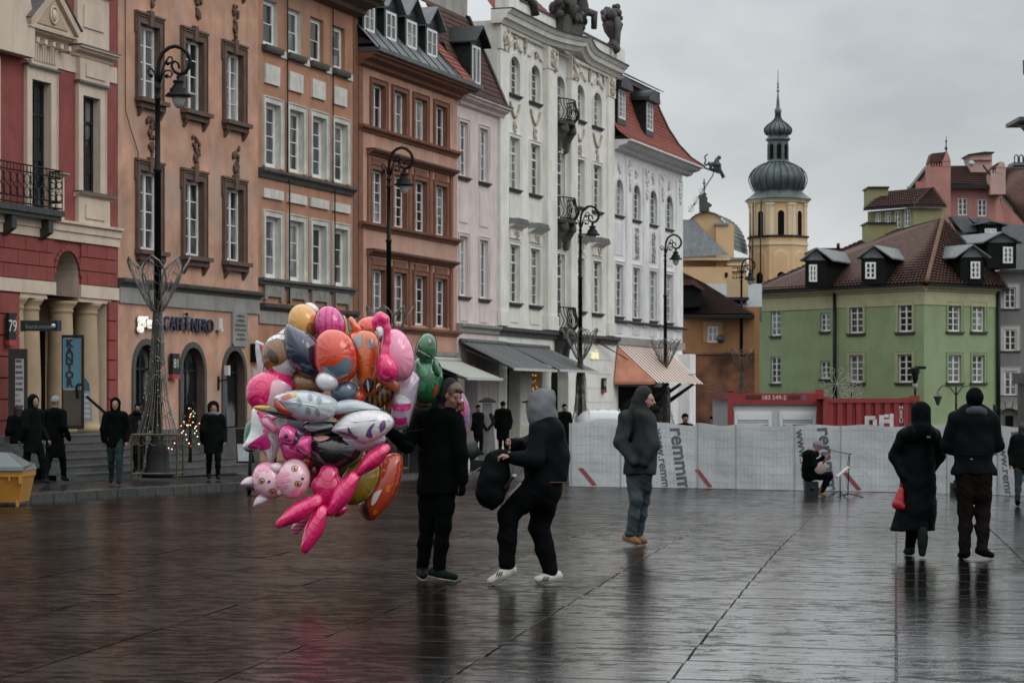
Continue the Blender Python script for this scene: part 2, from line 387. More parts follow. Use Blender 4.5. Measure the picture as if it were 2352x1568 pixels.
# ================================================================ STREET ROW
WR = random.Random(17)
class House:
    """a building of the row; local x along the front from s0, z absolute"""
    def __init__(h, name, label, s0, s1, cat='building', org=None, rz=None, width=None):
        h.s0, h.W = s0, (s1 - s0 if width is None else width)
        h.root = thing(name, label, cat, fw(s0) if org is None else org, RZ if rz is None else rz)
        h.ops = []; h.cache = {}
    def part(h, name, mb, m, parent=None): return mb.build(name, m, parent or h.root)
    def bx(h, name, m, *b, parent=None): return MB().box(*b).build(name, m, parent or h.root)
    def wall(h, z0, z1, m, rev=None, depth=8.0, x0=0, x1=None, name='wall', side=None, back=True):
        """front wall with true openings: ops = (x0,x1,z0,z1,dep,arch)"""
        x1 = h.W if x1 is None else x1
        mb = MB(); rvs = []
        xs = sorted({x0, x1, *[v for o in h.ops for v in o[:2] if x0 < v < x1]}); zs = sorted({z0, z1, *[v for o in h.ops for v in o[2:4] if z0 < v < z1]})
        for a, b in zip(xs, xs[1:]):
            for c, d in zip(zs, zs[1:]):
                xm, zm = (a + b) / 2, (c + d) / 2
                if any(o[0] < xm < o[1] and o[2] < zm < o[3] for o in h.ops): continue
                mb.quad((a, 0, c), (b, 0, c), (b, 0, d), (a, 0, d))
        for o in h.ops:
            a, b, c, d, dep, arch = o[:6]
            if not (z0 <= (c + d) / 2 <= z1 and x0 <= (a + b) / 2 <= x1): continue
            r = MB(); rvs.append((r, m if len(o) > 6 and o[6] == 'w' else (rev or m)))
            if arch:
                rise = arch * (b - a) / 2; zs_ = d - rise; n = 12; cxm, rad = (a + b) / 2, (b - a) / 2
                pts = [(cxm - rad * math.cos(math.pi * i / n), zs_ + rise * math.sin(math.pi * i / n)) for i in range(n + 1)]
                h2 = n // 2
                mb.add([(a, 0, d)] + [(p[0], 0, p[1]) for p in pts[:h2 + 1]], [[0, k + 1, k + 2][::-1] for k in range(h2)])
                mb.add([(b, 0, d)] + [(p[0], 0, p[1]) for p in pts[h2:]], [[0, k + 1, k + 2][::-1] for k in range(n - h2)])
                for p, q in zip(pts, pts[1:]): r.quad((p[0], 0, p[1]), (q[0], 0, q[1]), (q[0], dep, q[1]), (p[0], dep, p[1]))
                top = zs_
            else:
                top = d; r.quad((a, 0, d), (b, 0, d), (b, dep, d), (a, dep, d))
            r.quad((a, 0, c), (a, 0, top), (a, dep, top), (a, dep, c)); r.quad((b, 0, c), (b, dep, c), (b, dep, top), (b, 0, top)); r.quad((a, 0, c), (a, dep, c), (b, dep, c), (b, 0, c))
        if back:
            sm = mb
            sm.quad((x0, 0, z0), (x0, 0, z1), (x0, depth, z1), (x0, depth, z0)); sm.quad((x1, 0, z0), (x1, depth, z0), (x1, depth, z1), (x1, 0, z1))
            sm.quad((x0, depth, z0), (x0, depth, z1), (x1, depth, z1), (x1, depth, z0)); sm.quad((x0, 0, z1), (x1, 0, z1), (x1, depth, z1), (x0, depth, z1))
        w_ = mb.build(name, m, h.root)
        for r, rm in rvs: r.build('reveal', rm, w_)
        return w_
    def op(h, a, b, c, d, dep=.35, arch=0, own=''): h.ops.append((a - h.s0, b - h.s0, c, d, dep, arch, own))
    def window(h, a, b, c, d, dep=.35, cols=2, rows=4, fm=None, pm=None, arch=0, fr=.07, mu=.06, mn=.028, transom=None, sill=None, sur=None, hole=True, own='', y=None, label=None, bowed=True):
        """a,b in street metres. returns the window object (frame) with panes, sill, surround"""
        fm = fm or PWHITE; pm = WR.choice([pm or GLASS, pm or GLASS, GLASS, GLASSC, GLASSL]) if fm is PWHITE else (pm or GLASS)
        if hole: h.op(a, b, c, d, dep, arch, own)
        wd, ht = round(b - a, 2), round(d - c, 2); key = (wd, ht, cols, rows, fm.name, pm.name, transom, fr, mu, mn)
        if key not in h.cache:
            mb = MB(); t0, t1 = -.07, 0
            mb.box(0, fr, t0, t1, 0, ht); mb.box(wd - fr, wd, t0, t1, 0, ht); mb.box(fr, wd - fr, t0, t1, 0, fr); mb.box(fr, wd - fr, t0, t1, ht - fr, ht)
            X = [fr]; cw = (wd - 2 * fr - mu * (cols - 1)) / cols; cells = []
            for k in range(cols):
                xa = fr + k * (cw + mu)
                if k: mb.box(xa - mu, xa, t0 - .01, t1, fr, ht - fr)
                cells.append((xa, xa + cw))
            zc = []; z = fr
            if transom:
                zt = ht * transom; mb.box(fr, wd - fr, t0 - .012, t1 - .002, zt - mu / 2, zt + mu / 2)
                nl = max(1, round(rows * transom)); nu = max(1, rows - nl)
                segs = [(fr, zt - mu / 2, nl), (zt + mu / 2, ht - fr, nu)]
            else: segs = [(fr, ht - fr, rows)]
            for za, zb, n in segs:
                rh = (zb - za - mn * (n - 1)) / n
                for k in range(n):
                    q = za + k * (rh + mn)
                    if k:
                        for xa, xb in cells: mb.box(xa, xb, t0 + .015, t1 - .004, q - mn, q)
                    zc.append((q, q + rh))
            pan = []
            for xa, xb in cells:
                for za, zb in zc:
                    pan.append((xa, za, MB().box(0, xb - xa, 0, .008, 0, zb - za).mesh('pane', pm) if not pan or True and (round(xb - xa, 3), round(zb - za, 3)) != pan[-1][3] else pan[-1][2], (round(xb - xa, 3), round(zb - za, 3))))
            h.cache[key] = (mb.mesh('window', fm), pan)
        me, pan = h.cache[key]
        wo = link('window', me, h.root, (a - h.s0, dep if y is None else y, c))
        for xa, za, pme, _ in pan:
            p = link('pane', pme, wo, (xa, -.035, za)); 
            if bowed: p.rotation_euler = (random.gauss(0, .012), 0, random.gauss(0, .018))
        dy = -(dep if y is None else y)
        if sill:                      # (extend, projection, height, material[, brackets])
            e, pr, hh, m = sill[:4]; mb = MB()
            mb.box(-e, wd + e, dy - pr, dy - .003, -hh * .45, -.004); mb.box(-e * .7, wd + e * .7, dy - pr * .6, dy - .003, -hh, -hh * .45)
            if len(sill) > 4:
                for q in (-e * .4, wd + e * .4 - .12): mb.prism([(dy - .002, -hh), (dy - pr * .7, -hh), (dy - .03, -hh - .22), (dy - .002, -hh - .22)], q, q + .12, 'x')
            mb.build('sill', m, wo)
        if sur:                       # (width, projection, material[, ears])
            q, pr, m = sur[:3]; mb = MB(); y0, y1 = dy - pr, dy - .002
            if arch:
                rise = arch * wd / 2; n = 12; zt = ht - rise; po = []
                inn = [(wd / 2 - wd / 2 * math.cos(math.pi * i / n), zt + rise * math.sin(math.pi * i / n)) for i in range(n + 1)]
                ou = [(wd / 2 - (wd / 2 + q) * math.cos(math.pi * i / n), zt + (rise + q) * math.sin(math.pi * i / n)) for i in range(n + 1)]
                for i in range(n):
                    mb.hexa([(inn[i][0], y0, inn[i][1]), (inn[i + 1][0], y0, inn[i + 1][1]), (inn[i + 1][0], y1, inn[i + 1][1]), (inn[i][0], y1, inn[i][1]),
                             (ou[i][0], y0, ou[i][1]), (ou[i + 1][0], y0, ou[i + 1][1]), (ou[i + 1][0], y1, ou[i + 1][1]), (ou[i][0], y1, ou[i][1])])
                mb.box(-q, 0, y0, y1, 0, zt); mb.box(wd, wd + q, y0, y1, 0, zt)
            else:
                mb.box(-q, 0, y0, y1, 0, ht + q); mb.box(wd, wd + q, y0, y1, 0, ht + q); mb.box(0, wd, y0, y1, ht, ht + q)
                mb.box(-q - .03, -q, y0 - .03, y1, 0, ht + q + .03); mb.box(wd + q, wd + q + .03, y0 - .03, y1, 0, ht + q + .03); mb.box(-q, wd + q, y0 - .03, y1, ht + q, ht + q + .03)
                if len(sur) > 3:
                    mb.box(-q - .09, -q - .03, y0, y1, ht - .25, ht + q + .06); mb.box(wd + q + .03, wd + q + .09, y0, y1, ht - .25, ht + q + .06)
                    mb.box(-q - .09, wd + q + .09, y0 - .04, y1, ht + q + .06, ht + q + .12); mb.box(wd / 2 - .11, wd / 2 + .11, y0 - .06, y1, ht - .04, ht + q + .2)
            mb.build('surround', m, wo)
        return wo
    def course(h, name, m, a, b, z0, prof, parent=None):
        """horizontal moulding: prof = [(out,z)...] from the wall outwards and back"""
        return MB().prism([(-o - .0, z0 + z) for o, z in [(-.02, prof[0][1])] + prof + [(-.02, prof[-1][1])]], a - h.s0, b - h.s0, 'x').build(name, m, parent or h.root)
CORN = lambda p, hh: [(.02, 0), (p * .3, hh * .15), (p * .35, hh * .4), (p * .75, hh * .6), (p * .8, hh * .8), (p, hh * .85), (p, hh)]
def relief(h, name, m, x, z, ww, hh, n=26, taper=True, seed=0, y=-.04, r=.06):
    """plaster ornament: a cluster of raised leaves and buds"""
    rn = random.Random(seed); mb = MB()
    for k in range(n):
        t = rn.random(); q = (1 - t * .75) if taper else 1
        mb.ball((x - h.s0 + rn.uniform(-.5, .5) * ww * q, y, z - t * hh), rn.uniform(.6, 1.3) * r, 6, 4, (1, .7, rn.uniform(1, 1.7)))
    return mb.build(name, m, h.root)

# ---------------- red house with pale trim
RED = mat('red_stucco', (.25, .06, .054), .85, .2, 1.6, .25, streak=.35)
REDB = mat('red_rusticated_stucco', (.25, .055, .048), .85, .16, 2, .3, streak=.12)
CREAM = mat('cream_stucco', (.62, .51, .41), .8, .1, 2, .15, streak=.3)
OCHRE = mat('ochre_column_stucco', (.4, .295, .19), .8, .14, 2, .15, streak=.12)
LEAD = mat('lead_flashing', (.11, .115, .12), .5, .25, 4, .1, streak=.3)
H = House('red_house', 'red stucco house with pale pediment, window trim and columned entrance', 46.0, 54.62)
H.window(50.28, 51.18, 6.2, 9.18, .2, 2, 6, PDARK, GLASS, transom=.74, fr=.09, sur=(.26, .07, CREAM))
H.window(52.77, 53.65, 6.76, 9.1, .2, 2, 5, PDARK, GLASS, transom=.74, fr=.09, sur=(.26, .07, CREAM))
H.window(47.55, 48.45, 6.2, 9.15, .2, 2, 6, PDARK, GLASS, transom=.74, fr=.09, sur=(.3, .07, CREAM))
H.window(52.77, 53.65, 11.75, 13.6, .2, 2, 4, PDARK, GLASS, transom=.74, fr=.09, sur=(.26, .07, CREAM))
H.window(50.28, 51.18, 12.1, 13.9, .2, 2, 4, PDARK, GLASS, fr=.09, sur=(.26, .07, CREAM))
H.op(51.44, 52.64, 4.16, 5.27, 1.2, 1)
H.op(49.75, 54.1, .7, 4.16, 1.3, 0)
H.wall(-.6, 15.5, RED, CREAM)
S = H.s0
H.course('string_course', CREAM, 46, 54.66, 5.5, [(.09, 0), (.09, .2), (.13, .22), (.13, .38), (.2, .41), (.2, .47)])
# rusticated blocks above the entrance
for r in range(3):
    zz = 4.5 + r * .335; x = 46.02 - (r % 2) * .35
    while x < 54.55:
        a, b = max(x, 46.02), min(x + .98, 54.6); x += 1.0
        if b < a + .1: continue
        if a < 52.0 < b or (a < 51.44 < b) or (a < 52.64 < b) or 51.44 <= a < 52.64:
            for p, q in ((a, min(b, 51.36)), (max(a, 52.72), b)):
                if q - p > .08: H.bx('rustic_block', REDB, p - S, q - S, -.045, .0, zz, zz + .31)
            continue
        H.bx('rustic_block', REDB, a - S, b - S, -.045, 0, zz, zz + .31)
vo = MB()
for k in range(12):
    a0, a1 = math.pi * k / 12 + .02, math.pi * (k + 1) / 12 - .02
    q = []
    for rr in (.61, .69):
        for a in (a0, a1): q.append((52.04 - S - rr * math.cos(a), 4.67 + rr * .98 * math.sin(a)))
    vo.hexa([(q[0][0], -.06, q[0][1]), (q[1][0], -.06, q[1][1]), (q[1][0], 0, q[1][1]), (q[0][0], 0, q[0][1]), (q[2][0], -.06, q[2][1]), (q[3][0], -.06, q[3][1]), (q[3][0], 0, q[3][1]), (q[2][0], 0, q[2][1])])
vo.build('arch_ring', REDB, H.root)
for a, b in ((46.0, 51.42), (52.66, 54.66)):
    H.bx('entablature', CREAM, a - S, b - S, -.07, .5, 4.17, 4.475)
    H.bx('abacus_band', CREAM, max(a, 49.8) - S, b - .35 - S, -.02, .45, 4.06, 4.168)
for a, b in ((46.02, 49.72), (54.12, 54.6)):
    for r in range(7):
        x = a + ((r % 2) * .45 if b - a > 1 else 0)
        zz = .72 + r * .49
        if x > a: H.bx('rustic_block', REDB, a - S, x - .02 - S, -.06, 0, zz, zz + .455)
        while x < b - .05:
            q = min(b, x + .95); H.bx('rustic_block', REDB, x - S, q - .02 - S, -.06, 0, zz, zz + .455); x += .95
    H.bx('plinth', STONE, a - S, b - S, -.09, 0, -.2, .7)
cp = [(.4, 0), (.4, .12), (.36, .16), (.33, .24), (.335, 1.2), (.285, 2.85), (.285, 2.9), (.31, 2.92), (.31, 2.96), (.29, 3.0), (.37, 3.1), (.41, 3.18)]
for sx in (49.98, 50.72, 52.36, 53.62):
    MB().lathe(cp, 0, 0, 0, 28).build('column', OCHRE, H.root, (sx - S, .33, .88))
H.bx('portico_wall', OCHRE, 49.75 - S, 54.1 - S, 1.3, 1.45, .7, 5.3)
for a, b in ((50.05, 50.5), (52.75, 53.3)): H.bx('niche', DARKIN, a - S, b - S, 1.27, 1.3, 1.1, 3.45)
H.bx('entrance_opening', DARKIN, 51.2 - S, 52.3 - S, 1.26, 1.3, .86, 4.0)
# pediment over the balcony window
ped = MB().prism([(49.62 - S, 10.36), (51.84 - S, 10.36), (50.73 - S, 11.26)], -.34, 0)
ped.build('pediment', CREAM, H.root)
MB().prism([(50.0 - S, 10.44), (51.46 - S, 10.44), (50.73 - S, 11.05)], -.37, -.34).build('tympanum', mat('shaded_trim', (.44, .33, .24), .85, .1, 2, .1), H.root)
for q in (-1, 1):
    MB().hexa([(50.73 - S + q * 1.14, -.44, 10.36), (50.73 - S, -.44, 11.24), (50.73 - S, .0, 11.24), (50.73 - S + q * 1.14, 0, 10.36),
               (50.73 - S + q * 1.2, -.46, 10.48), (50.73 - S, -.46, 11.42), (50.73 - S, .0, 11.42), (50.73 - S + q * 1.2, 0, 10.48)]).build('raking_cornice', CREAM, H.root)
    MB().hexa([(50.73 - S + q * 1.22, -.48, 10.485), (50.73 - S, -.48, 11.425), (50.73 - S, .0, 11.425), (50.73 - S + q * 1.22, 0, 10.485),
               (50.73 - S + q * 1.24, -.5, 10.51), (50.73 - S, -.5, 11.46), (50.73 - S, .0, 11.46), (50.73 - S + q * 1.24, 0, 10.51)]).build('pediment_flashing', LEAD, H.root)
MB().tube([(50.73 - S + .16 * math.cos(a), -.39, 10.72 + .2 * math.sin(a)) for a in frange(0, 6.0, 14)], .03, 6, True).ball((50.73 - S, -.39, 10.72), .12, 8, 6, (.8, .5, 1.2)).build('medallion', CREAM, H.root)
H.course('pediment_cornice', CREAM, 49.58, 51.88, 10.12, CORN(.38, .22))
for k in range(6): H.bx('modillion', CREAM, 49.68 + k * .38 - S, 49.8 + k * .38 - S, -.32, 0, 10.0, 10.11)
H.bx('frieze_panel', CREAM, 50.15 - S, 51.4 - S, -.12, 0, 9.5, 10.1)
fl = MB()
for k in range(9): fl.box(50.28 + k * .115 - S, 50.35 + k * .115 - S, -.15, -.121, 9.62, 10.0)
fl.build('flute_panel', CREAM, H.root)
H.course('window_hood', LEAD, 49.95, 51.6, 9.47, [(.16, 0), (.16, .05)])
H.course('window_hood', LEAD, 52.42, 54.05, 9.39, [(.16, 0), (.16, .05)])
H.bx('frieze_panel', CREAM, 52.48 - S, 54.0 - S, -.14, 0, 9.45, 9.98); H.bx('frieze_inset', CREAM, 52.75 - S, 53.75 - S, -.17, -.14, 9.55, 9.88)
H.course('upper_cornice', CREAM, 52.2, 54.25, 9.98, CORN(.32, .26)); H.course('cornice_flashing', LEAD, 52.18, 54.27, 10.245, [(.34, 0), (.34, .03)])
H.bx('frieze_band', CREAM, 46 - S, 54.62 - S, -.03, 0, 9.6, 10.0)
H.bx('apron_panel', CREAM, 52.42 - S, 54.05 - S, -.1, 0, 10.3, 11.55); H.bx('apron_inset', CREAM, 52.7 - S, 53.75 - S, -.135, -.1, 10.75, 11.3)
H.course('apron_cornice', CREAM, 52.36, 54.2, 11.55, CORN(.22, .14)); H.course('cornice_flashing', LEAD, 52.34, 54.22, 11.695, [(.23, 0), (.23, .025)])
H.course('window_sill_course', CREAM, 52.4, 54.3, 6.6, CORN(.2, .12)); H.course('cornice_flashing', LEAD, 52.38, 54.32, 6.725, [(.22, 0), (.22, .025)])
H.bx('apron_panel', CREAM, 52.48 - S, 54.1 - S, -.1, 0, 5.97, 6.6); H.bx('apron_inset', CREAM, 52.8 - S, 53.8 - S, -.135, -.1, 6.1, 6.45)
H.course('window_sill_course', CREAM, 51.2, 51.95, 7.0, CORN(.16, .1)); H.bx('apron_panel', CREAM, 51.2 - S, 51.8 - S, -.08, 0, 5.97, 7.0)
MB().prism([(48.0 - S, 9.6), (49.9 - S, 9.6), (49.9 - S, 10.3), (49.6 - S, 11.2), (48.9 - S, 11.9), (48.0 - S, 12.2)], -.35, 0).build('arched_gable', CREAM, H.root)
# balcony
bal = MB().box(46 - S, 51.2 - S, -.42, 0, 6.0, 6.14).box(46 - S, 51.15 - S, -.36, 0, 5.9, 6.0)
for q in (47.0, 48.9, 50.6): bal.prism([(0, 5.4), (-.32, 5.6), (-.32, 5.9), (0, 5.9)], q - S, q + .22 - S, 'x')
BALS = mat('balcony_stone', (.035, .036, .036), .6, .3, 4, .2, streak=.3)
bo = bal.build('balcony', BALS, H.root)
def railing(mb, p, q, z0, z1, n, orn=True):
    p, q = Vector(p), Vector(q); d = q - p
    for zz in (z0 + .05, z0 + .2, z1 - .16, z1):
        mb.tube([(p.x, p.y, zz), (q.x, q.y, zz)], .018, 4)
    for k in range(n + 1):
        c = p + d * (k / n); mb.tube([(c.x, c.y, z0), (c.x, c.y, z1)], .011, 4)
        if orn and k < n:
            e = p + d * ((k + .5) / n); zz = (z0 + z1) / 2; r = min(.15, d.length / n * .45); u = d.normalized()
            for dz in (-.16, .14):
                mb.tube([(e.x + u.x * r * math.cos(a), e.y + u.y * r * math.cos(a), zz + dz + r * math.sin(a)) for a in frange(0, 5.5, 7)], .012, 4, True)
            mb.tube([(e.x + u.x * .04 * math.cos(a), e.y + u.y * .04 * math.cos(a), z1 - .08 + .06 * math.sin(a)) for a in frange(0, 5.2, 5)], .009, 4, True)
rl = MB(); railing(rl, (46 - S, -.38, 0), (51.15 - S, -.38, 0), 6.14, 7.08, 17); railing(rl, (51.15 - S, -.38, 0), (51.15 - S, -.02, 0), 6.14, 7.08, 2)
rl.build('railing', IRON, bo)

# ---------------- orange stucco house with the cafe
ORS = mat('orange_weathered_stucco', (.5, .285, .2), .88, .3, 1.1, .35, streak=.25, patch=(.42, .32, .265))
ORT = mat('brown_stone_trim', (.12, .075, .055), .85, .25, 3, .3, streak=.4)
GST = mat('grey_stone_band', (.3, .29, .28), .75, .18, 2, .25, streak=.35, objrand=.15)
GSD = mat('dark_weathered_stone', (.075, .073, .07), .8, .3, 3, .3, streak=.3)
H = House('cafe_house', 'weathered orange stucco house with white windows above a cafe sign', 54.72, 63.3)
S = H.s0
for (a, b) in ((55.85, 56.97), (58.49, 59.62), (61.07, 62.2)):
    for (c, d) in ((9.42, 11.33), (5.52, 7.56), (13.3, 15.2)):
        H.window(a, b, c, d, .19, 2, 4, PWHITE, GLASSC, fr=.09, mu=.1, sill=(.24, .24, .26, ORT, 1), sur=(.17, .06, ORT, 1))
for k, (a, b, cr, zb) in enumerate(((55.6, 56.9, 3.1, .86), (58.32, 59.66, 3.08, .86), (60.98, 62.3, 3.05, .86))):
    wo = H.window(a, b, zb, cr, .25, 1 if k == 2 else 2, 2, PDARK, GLASS, arch=1, fr=.08, transom=.72, sur=(.15, .05, GSD))
H.wall(-.6, 16.5, ORS, ORT)
x = 54.74
while x < 63.2:
    q = min(63.32, x + random.uniform(1.2, 1.7)); H.bx('band_stone', GST, x - S, q - .008 - S, -.05, 0, 4.12, 4.52); x = q
H.course('string_course', GSD, 54.7, 63.36, 4.525, [(.06, 0), (.08, .06), (.18, .12), (.2, .18), (.2, .22)])
H.bx('plinth', GSD, 0, H.W, -.06, 0, -.2, .9)
relief(H, 'grape_relief', ORT, 56.5, 8.95, .5, .95, seed=1); relief(H, 'grape_relief', ORT, 59.2, 8.75, .5, .9, seed=2); relief(H, 'grape_relief', ORT, 61.75, 8.75, .5, .95, seed=3)
relief(H, 'festoon_relief', ORT, 59.3, 12.75, .55, .8, 30, seed=4); relief(H, 'festoon_relief', ORT, 61.7, 12.65, .4, .9, 22, seed=5); relief(H, 'festoon_relief', ORT, 56.6, 12.7, .5, .8, 22, seed=6)
MB().tube([(.28, -.05, 16), (.3, -.05, 9.0), (.55, -.05, 8.6), (1.0, -.05, 8.0), (1.05, -.03, 7.2)], .012, 5).build('cable', IRON, H.root)
SIGNM = plain('sign_metal', (.45, .46, .48), .35, .3); LITE = emit('lit_letter', (.9, .85, .78), .55); NAVYM = plain('navy_letter_side', (.02, .025, .06), .4)
cs = thing('cafe_sign', 'raised shop lettering above the arched cafe windows, first letters lit', 'sign', fw(56.2, .0, 3.66), RZ)
for txt, sz, xx, zz, mm, mb_ in (('gr', .62, -.32, .06, LITE, NAVYM), ('een', .5, .3, 0, LITE, NAVYM), ('CAFF', .52, 1.45, .0, NAVYM, SIGNM), ('\u00c8', .52, 2.27, .03, NAVYM, SIGNM), ('NERO', .52, 3.2, 0, NAVYM, SIGNM)):
    textmesh(txt, sz, mm, 'lettering', cs, .035, 'CENTER', Matrix.Translation((xx, -.1, zz)) @ FRONT)
    textmesh(txt, sz * 1.06, mb_, 'letter_halo', cs, .015, 'CENTER', Matrix.Translation((xx, -.05, zz)) @ FRONT)
pq = thing('memorial_plaque', 'grey stone memorial plaque on the orange cafe house', 'plaque', fw(61.95, .0, 3.65), RZ)
MB().prism([(-.42, -.48), (.42, -.48), (.5, -.4), (.5, .4), (.42, .48), (-.42, .48), (-.5, .4), (-.5, -.4)], -.07, 0).build('stone', GST, pq)
rn = random.Random(8)
for k in range(6):
    mb = MB(); ww = rn.uniform(.22, .36); x = -ww
    while x < ww:
        q = rn.uniform(.03, .06); mb.box(x, x + q, -.075, -.07, .34 - k * .13, .40 - k * .13 + rn.uniform(-.01, .02)); x += q + .02
    mb.build('inscription', GSD, pq)
def housenumber(txt, s, z, label, w_=.42, h_=.55, out=.06):
    t = thing('house_number', label, 'house number', fw(s, out, z), RZ, None)
    MB().box(-w_ / 2, w_ / 2, -.09, 0, -h_ / 2, h_ / 2).build('lamp_box', PDARK, t)
    MB().box(-w_ / 2 - .01, w_ / 2 + .01, -.1, .002, -h_ / 2 - .12, -h_ / 2).build('street_strip', plain('red_enamel', (.35, .03, .03), .4), t)
    textmesh(txt, h_ * .62, plain('white_enamel', (.6, .6, .6), .4), 'number', t, .004, 'CENTER', Matrix.Translation((0, -.095, .0)) @ FRONT)
    return t
housenumber('81', 57.72, 2.62, 'dark house number box between the arched cafe windows')
housenumber('79', 49.1, 3.35, 'tall dark house number 79 on the red pier', .3, .62, .13)
t = thing('yellow_number_lamp', 'yellow lit house number 81 beside the upper left balloons', 'house number', fw(63.05, 0, 3.0), RZ)
MB().box(-.24, .24, -.2, -.05, -.22, .22).build('lamp_box', plain('number_yellow', (.42, .3, .04), .4), t); MB().box(-.3, .3, -.22, 0, .22, .27).box(-.3, -.24, -.2, 0, -.25, .22).build('bracket', IRON, t)
textmesh('81', .34, MATS['sign_black'] if 'sign_black' in MATS else plain('sign_black', (.008, .009, .01), .5), 'number', t, .004, 'CENTER', Matrix.Translation((0, -.206, 0)) @ FRONT, .008); MB().box(-.22, .22, -.06, 0, -.75, -.45).build('white_plate', plain('plate_white', (.45, .44, .4), .5), t)
t = thing('wall_lantern', 'small wall lantern beside the dark cafe door', 'lantern', fw(60.62, 0, 2.2), RZ)
MB().tube([(0, 0, 0), (0, -.25, .02), (0, -.28, .15)], .02, 5).box(-.05, .05, -.03, 0, -.25, .12).build('bracket', IRON, t); MB().box(-.06, .06, -.34, -.22, .15, .42).build('lamp', plain('milk_glass', (.6, .6, .58), .3), t)
t = thing('alarm_box', 'small white alarm box right of the cafe lettering', 'box', fw(60.55, 0, 3.75), RZ); MB().box(-.12, .12, -.12, 0, -.17, .17).box(-.08, .08, -.16, -.12, -.2, -.1).build('casing', plain('white_plastic', (.55, .54, .5), .5), t)
# open door with the exchange office sign, facing the street
def frontal(name, label, cat, px, py, D, group=None):
    return thing(name, label, cat, at(px, py, D), 0, group)
PXM = lambda D: D / FPX           # metres per photo px at distance D
D = 54.6
t = frontal('open_shop_door', 'open black glazed door carrying a blue panel with vertical black letters', 'door', 166, 985, D); q = PXM(D)
MB().box(-24 * q, -21 * q, -.03, .03, 0, 216 * q).box(21 * q, 27 * q, -.03, .03, 0, 216 * q).box(-21 * q, 21 * q, -.03, .03, 209 * q, 216 * q).box(-21 * q, 21 * q, -.03, .03, 0, 8 * q).build('door_frame', PDARK, t)
MB().box(-21 * q, 21 * q, -.012, .0, 8 * q, 90 * q).build('door_glass', glassy('door_glass', (.05, .035, .02), (.2, .14, .08), .5), t)
pn = MB().box(-21 * q, 19 * q, -.05, -.014, 92 * q, 208 * q).build('sign_panel', mat('blue_sign', (.07, .19, .26), .4, .1, 3, 0), t)
for k, c in enumerate('KANTOR'):
    textmesh(c, 23 * q, plain('sign_black', (.008, .009, .01), .5), 'letter', pn, .004, 'CENTER', Matrix.Translation((-5.5 * q, -.056, (196 - k * 18.2) * q)) @ FRONT, .012)
MB().tube([(14 * q, -.03, 72 * q), (12 * q, -.12, 74 * q), (12 * q, -.12, 99 * q), (16 * q, -.12, 103 * q), (22 * q, -.03, 102 * q)], .025, 6).build('door_handle', IRON, t)
D = 54.0; q = PXM(D)
t = frontal('cash_machine_sign', 'black blade sign reading bankomat with a round white emblem', 'sign', 48, 748, D)
MB().box(0, 92 * q, -.06, .06, -12 * q, 12 * q).box(-2 * q, 11 * q, -.015, .015, -13 * q, -11.5 * q).box(-2 * q, 11 * q, -.015, .015, 11 * q, 12.4 * q).build('sign_box', PDARK, t)
MB().box(85 * q, 91 * q, -.065, -.06, -11.5 * q, 11.5 * q).build('edge_stripe', plain('dark_blue', (.02, .04, .12), .4), t)
textmesh('bankomat', 15 * q, plain('grey_letter', (.16, .16, .17), .5), 'lettering', t, .003, 'CENTER', Matrix.Translation((42 * q, -.066, -2 * q)) @ FRONT)
MB().lathe([(5 * q, 0), (5 * q, .01)], n=16).build('emblem', plain('white_enamel', (.6, .6, .6), .4), t).matrix_local = Matrix.Translation((76 * q, -.066, 0)) @ FRONT
D = 55.0; q = PXM(D)
t = frontal('notice_board', 'tall dark notice board full of white price sheets beside the columns', 'notice board', 40, 1000, D)
MB().box(-20 * q, 22 * q, -.05, .08, -12 * q, 199 * q).build('case', mat('dark_wood_case', (.02, .015, .012), .5, .3, 3, .1), t)
MB().box(-4 * q, 16 * q, -.06, -.05, 20 * q, 176 * q).build('sheet_panel', mat('paper_white', (.4, .4, .39), .6, .1, 3, 0), t)
rn = random.Random(5)
for k in range(11): MB().box(-3 * q, (3 + rn.random() * 12) * q, -.065, -.06, (168 - k * 13) * q, (174 - k * 13) * q).build('notice', mat('paper_grey', (.16, .16, .17), .6, .5, 6, 0, objrand=.6), t)
D = 57.0; q = PXM(D)
t = frontal('rate_board', 'grey free-standing exchange rate board with a rounded blue top', 'sign board', 206, 967, D)
MB().prism([(-14 * q, 0), (8 * q, 0), (1 * q, 70 * q), (-14 * q, 70 * q)], -.03, .03).build('board', mat('board_grey', (.3, .32, .34), .45, .1, 4, 0), t)
MB().prism([(-14 * q, 70 * q), (1 * q, 70 * q), (-1 * q, 85 * q), (-6 * q, 95 * q), (-14 * q, 102 * q)], -.035, .03).build('top_panel', plain('petrol_blue', (.05, .12, .15), .4), t)
for k in range(5): MB().box(-12 * q, (2 - k) * q * .9, -.034, -.03, (8 + k * 12) * q, (15 + k * 12) * q).build('rate_strip', plain('strip_white', (.5, .52, .54), .5), t)
D = 53.0; q = PXM(D)
t = frontal('handrail', 'black handrail sloping down the stone steps', 'handrail', 200, 912, D)
MB().tube([(-2 * q, 0, 0), (0, 0, 1 * q), (40 * q, .6, -44 * q), (60 * q, .9, -66 * q), (60 * q, .9, -120 * q)], .035, 6).build('rail', IRON, t)

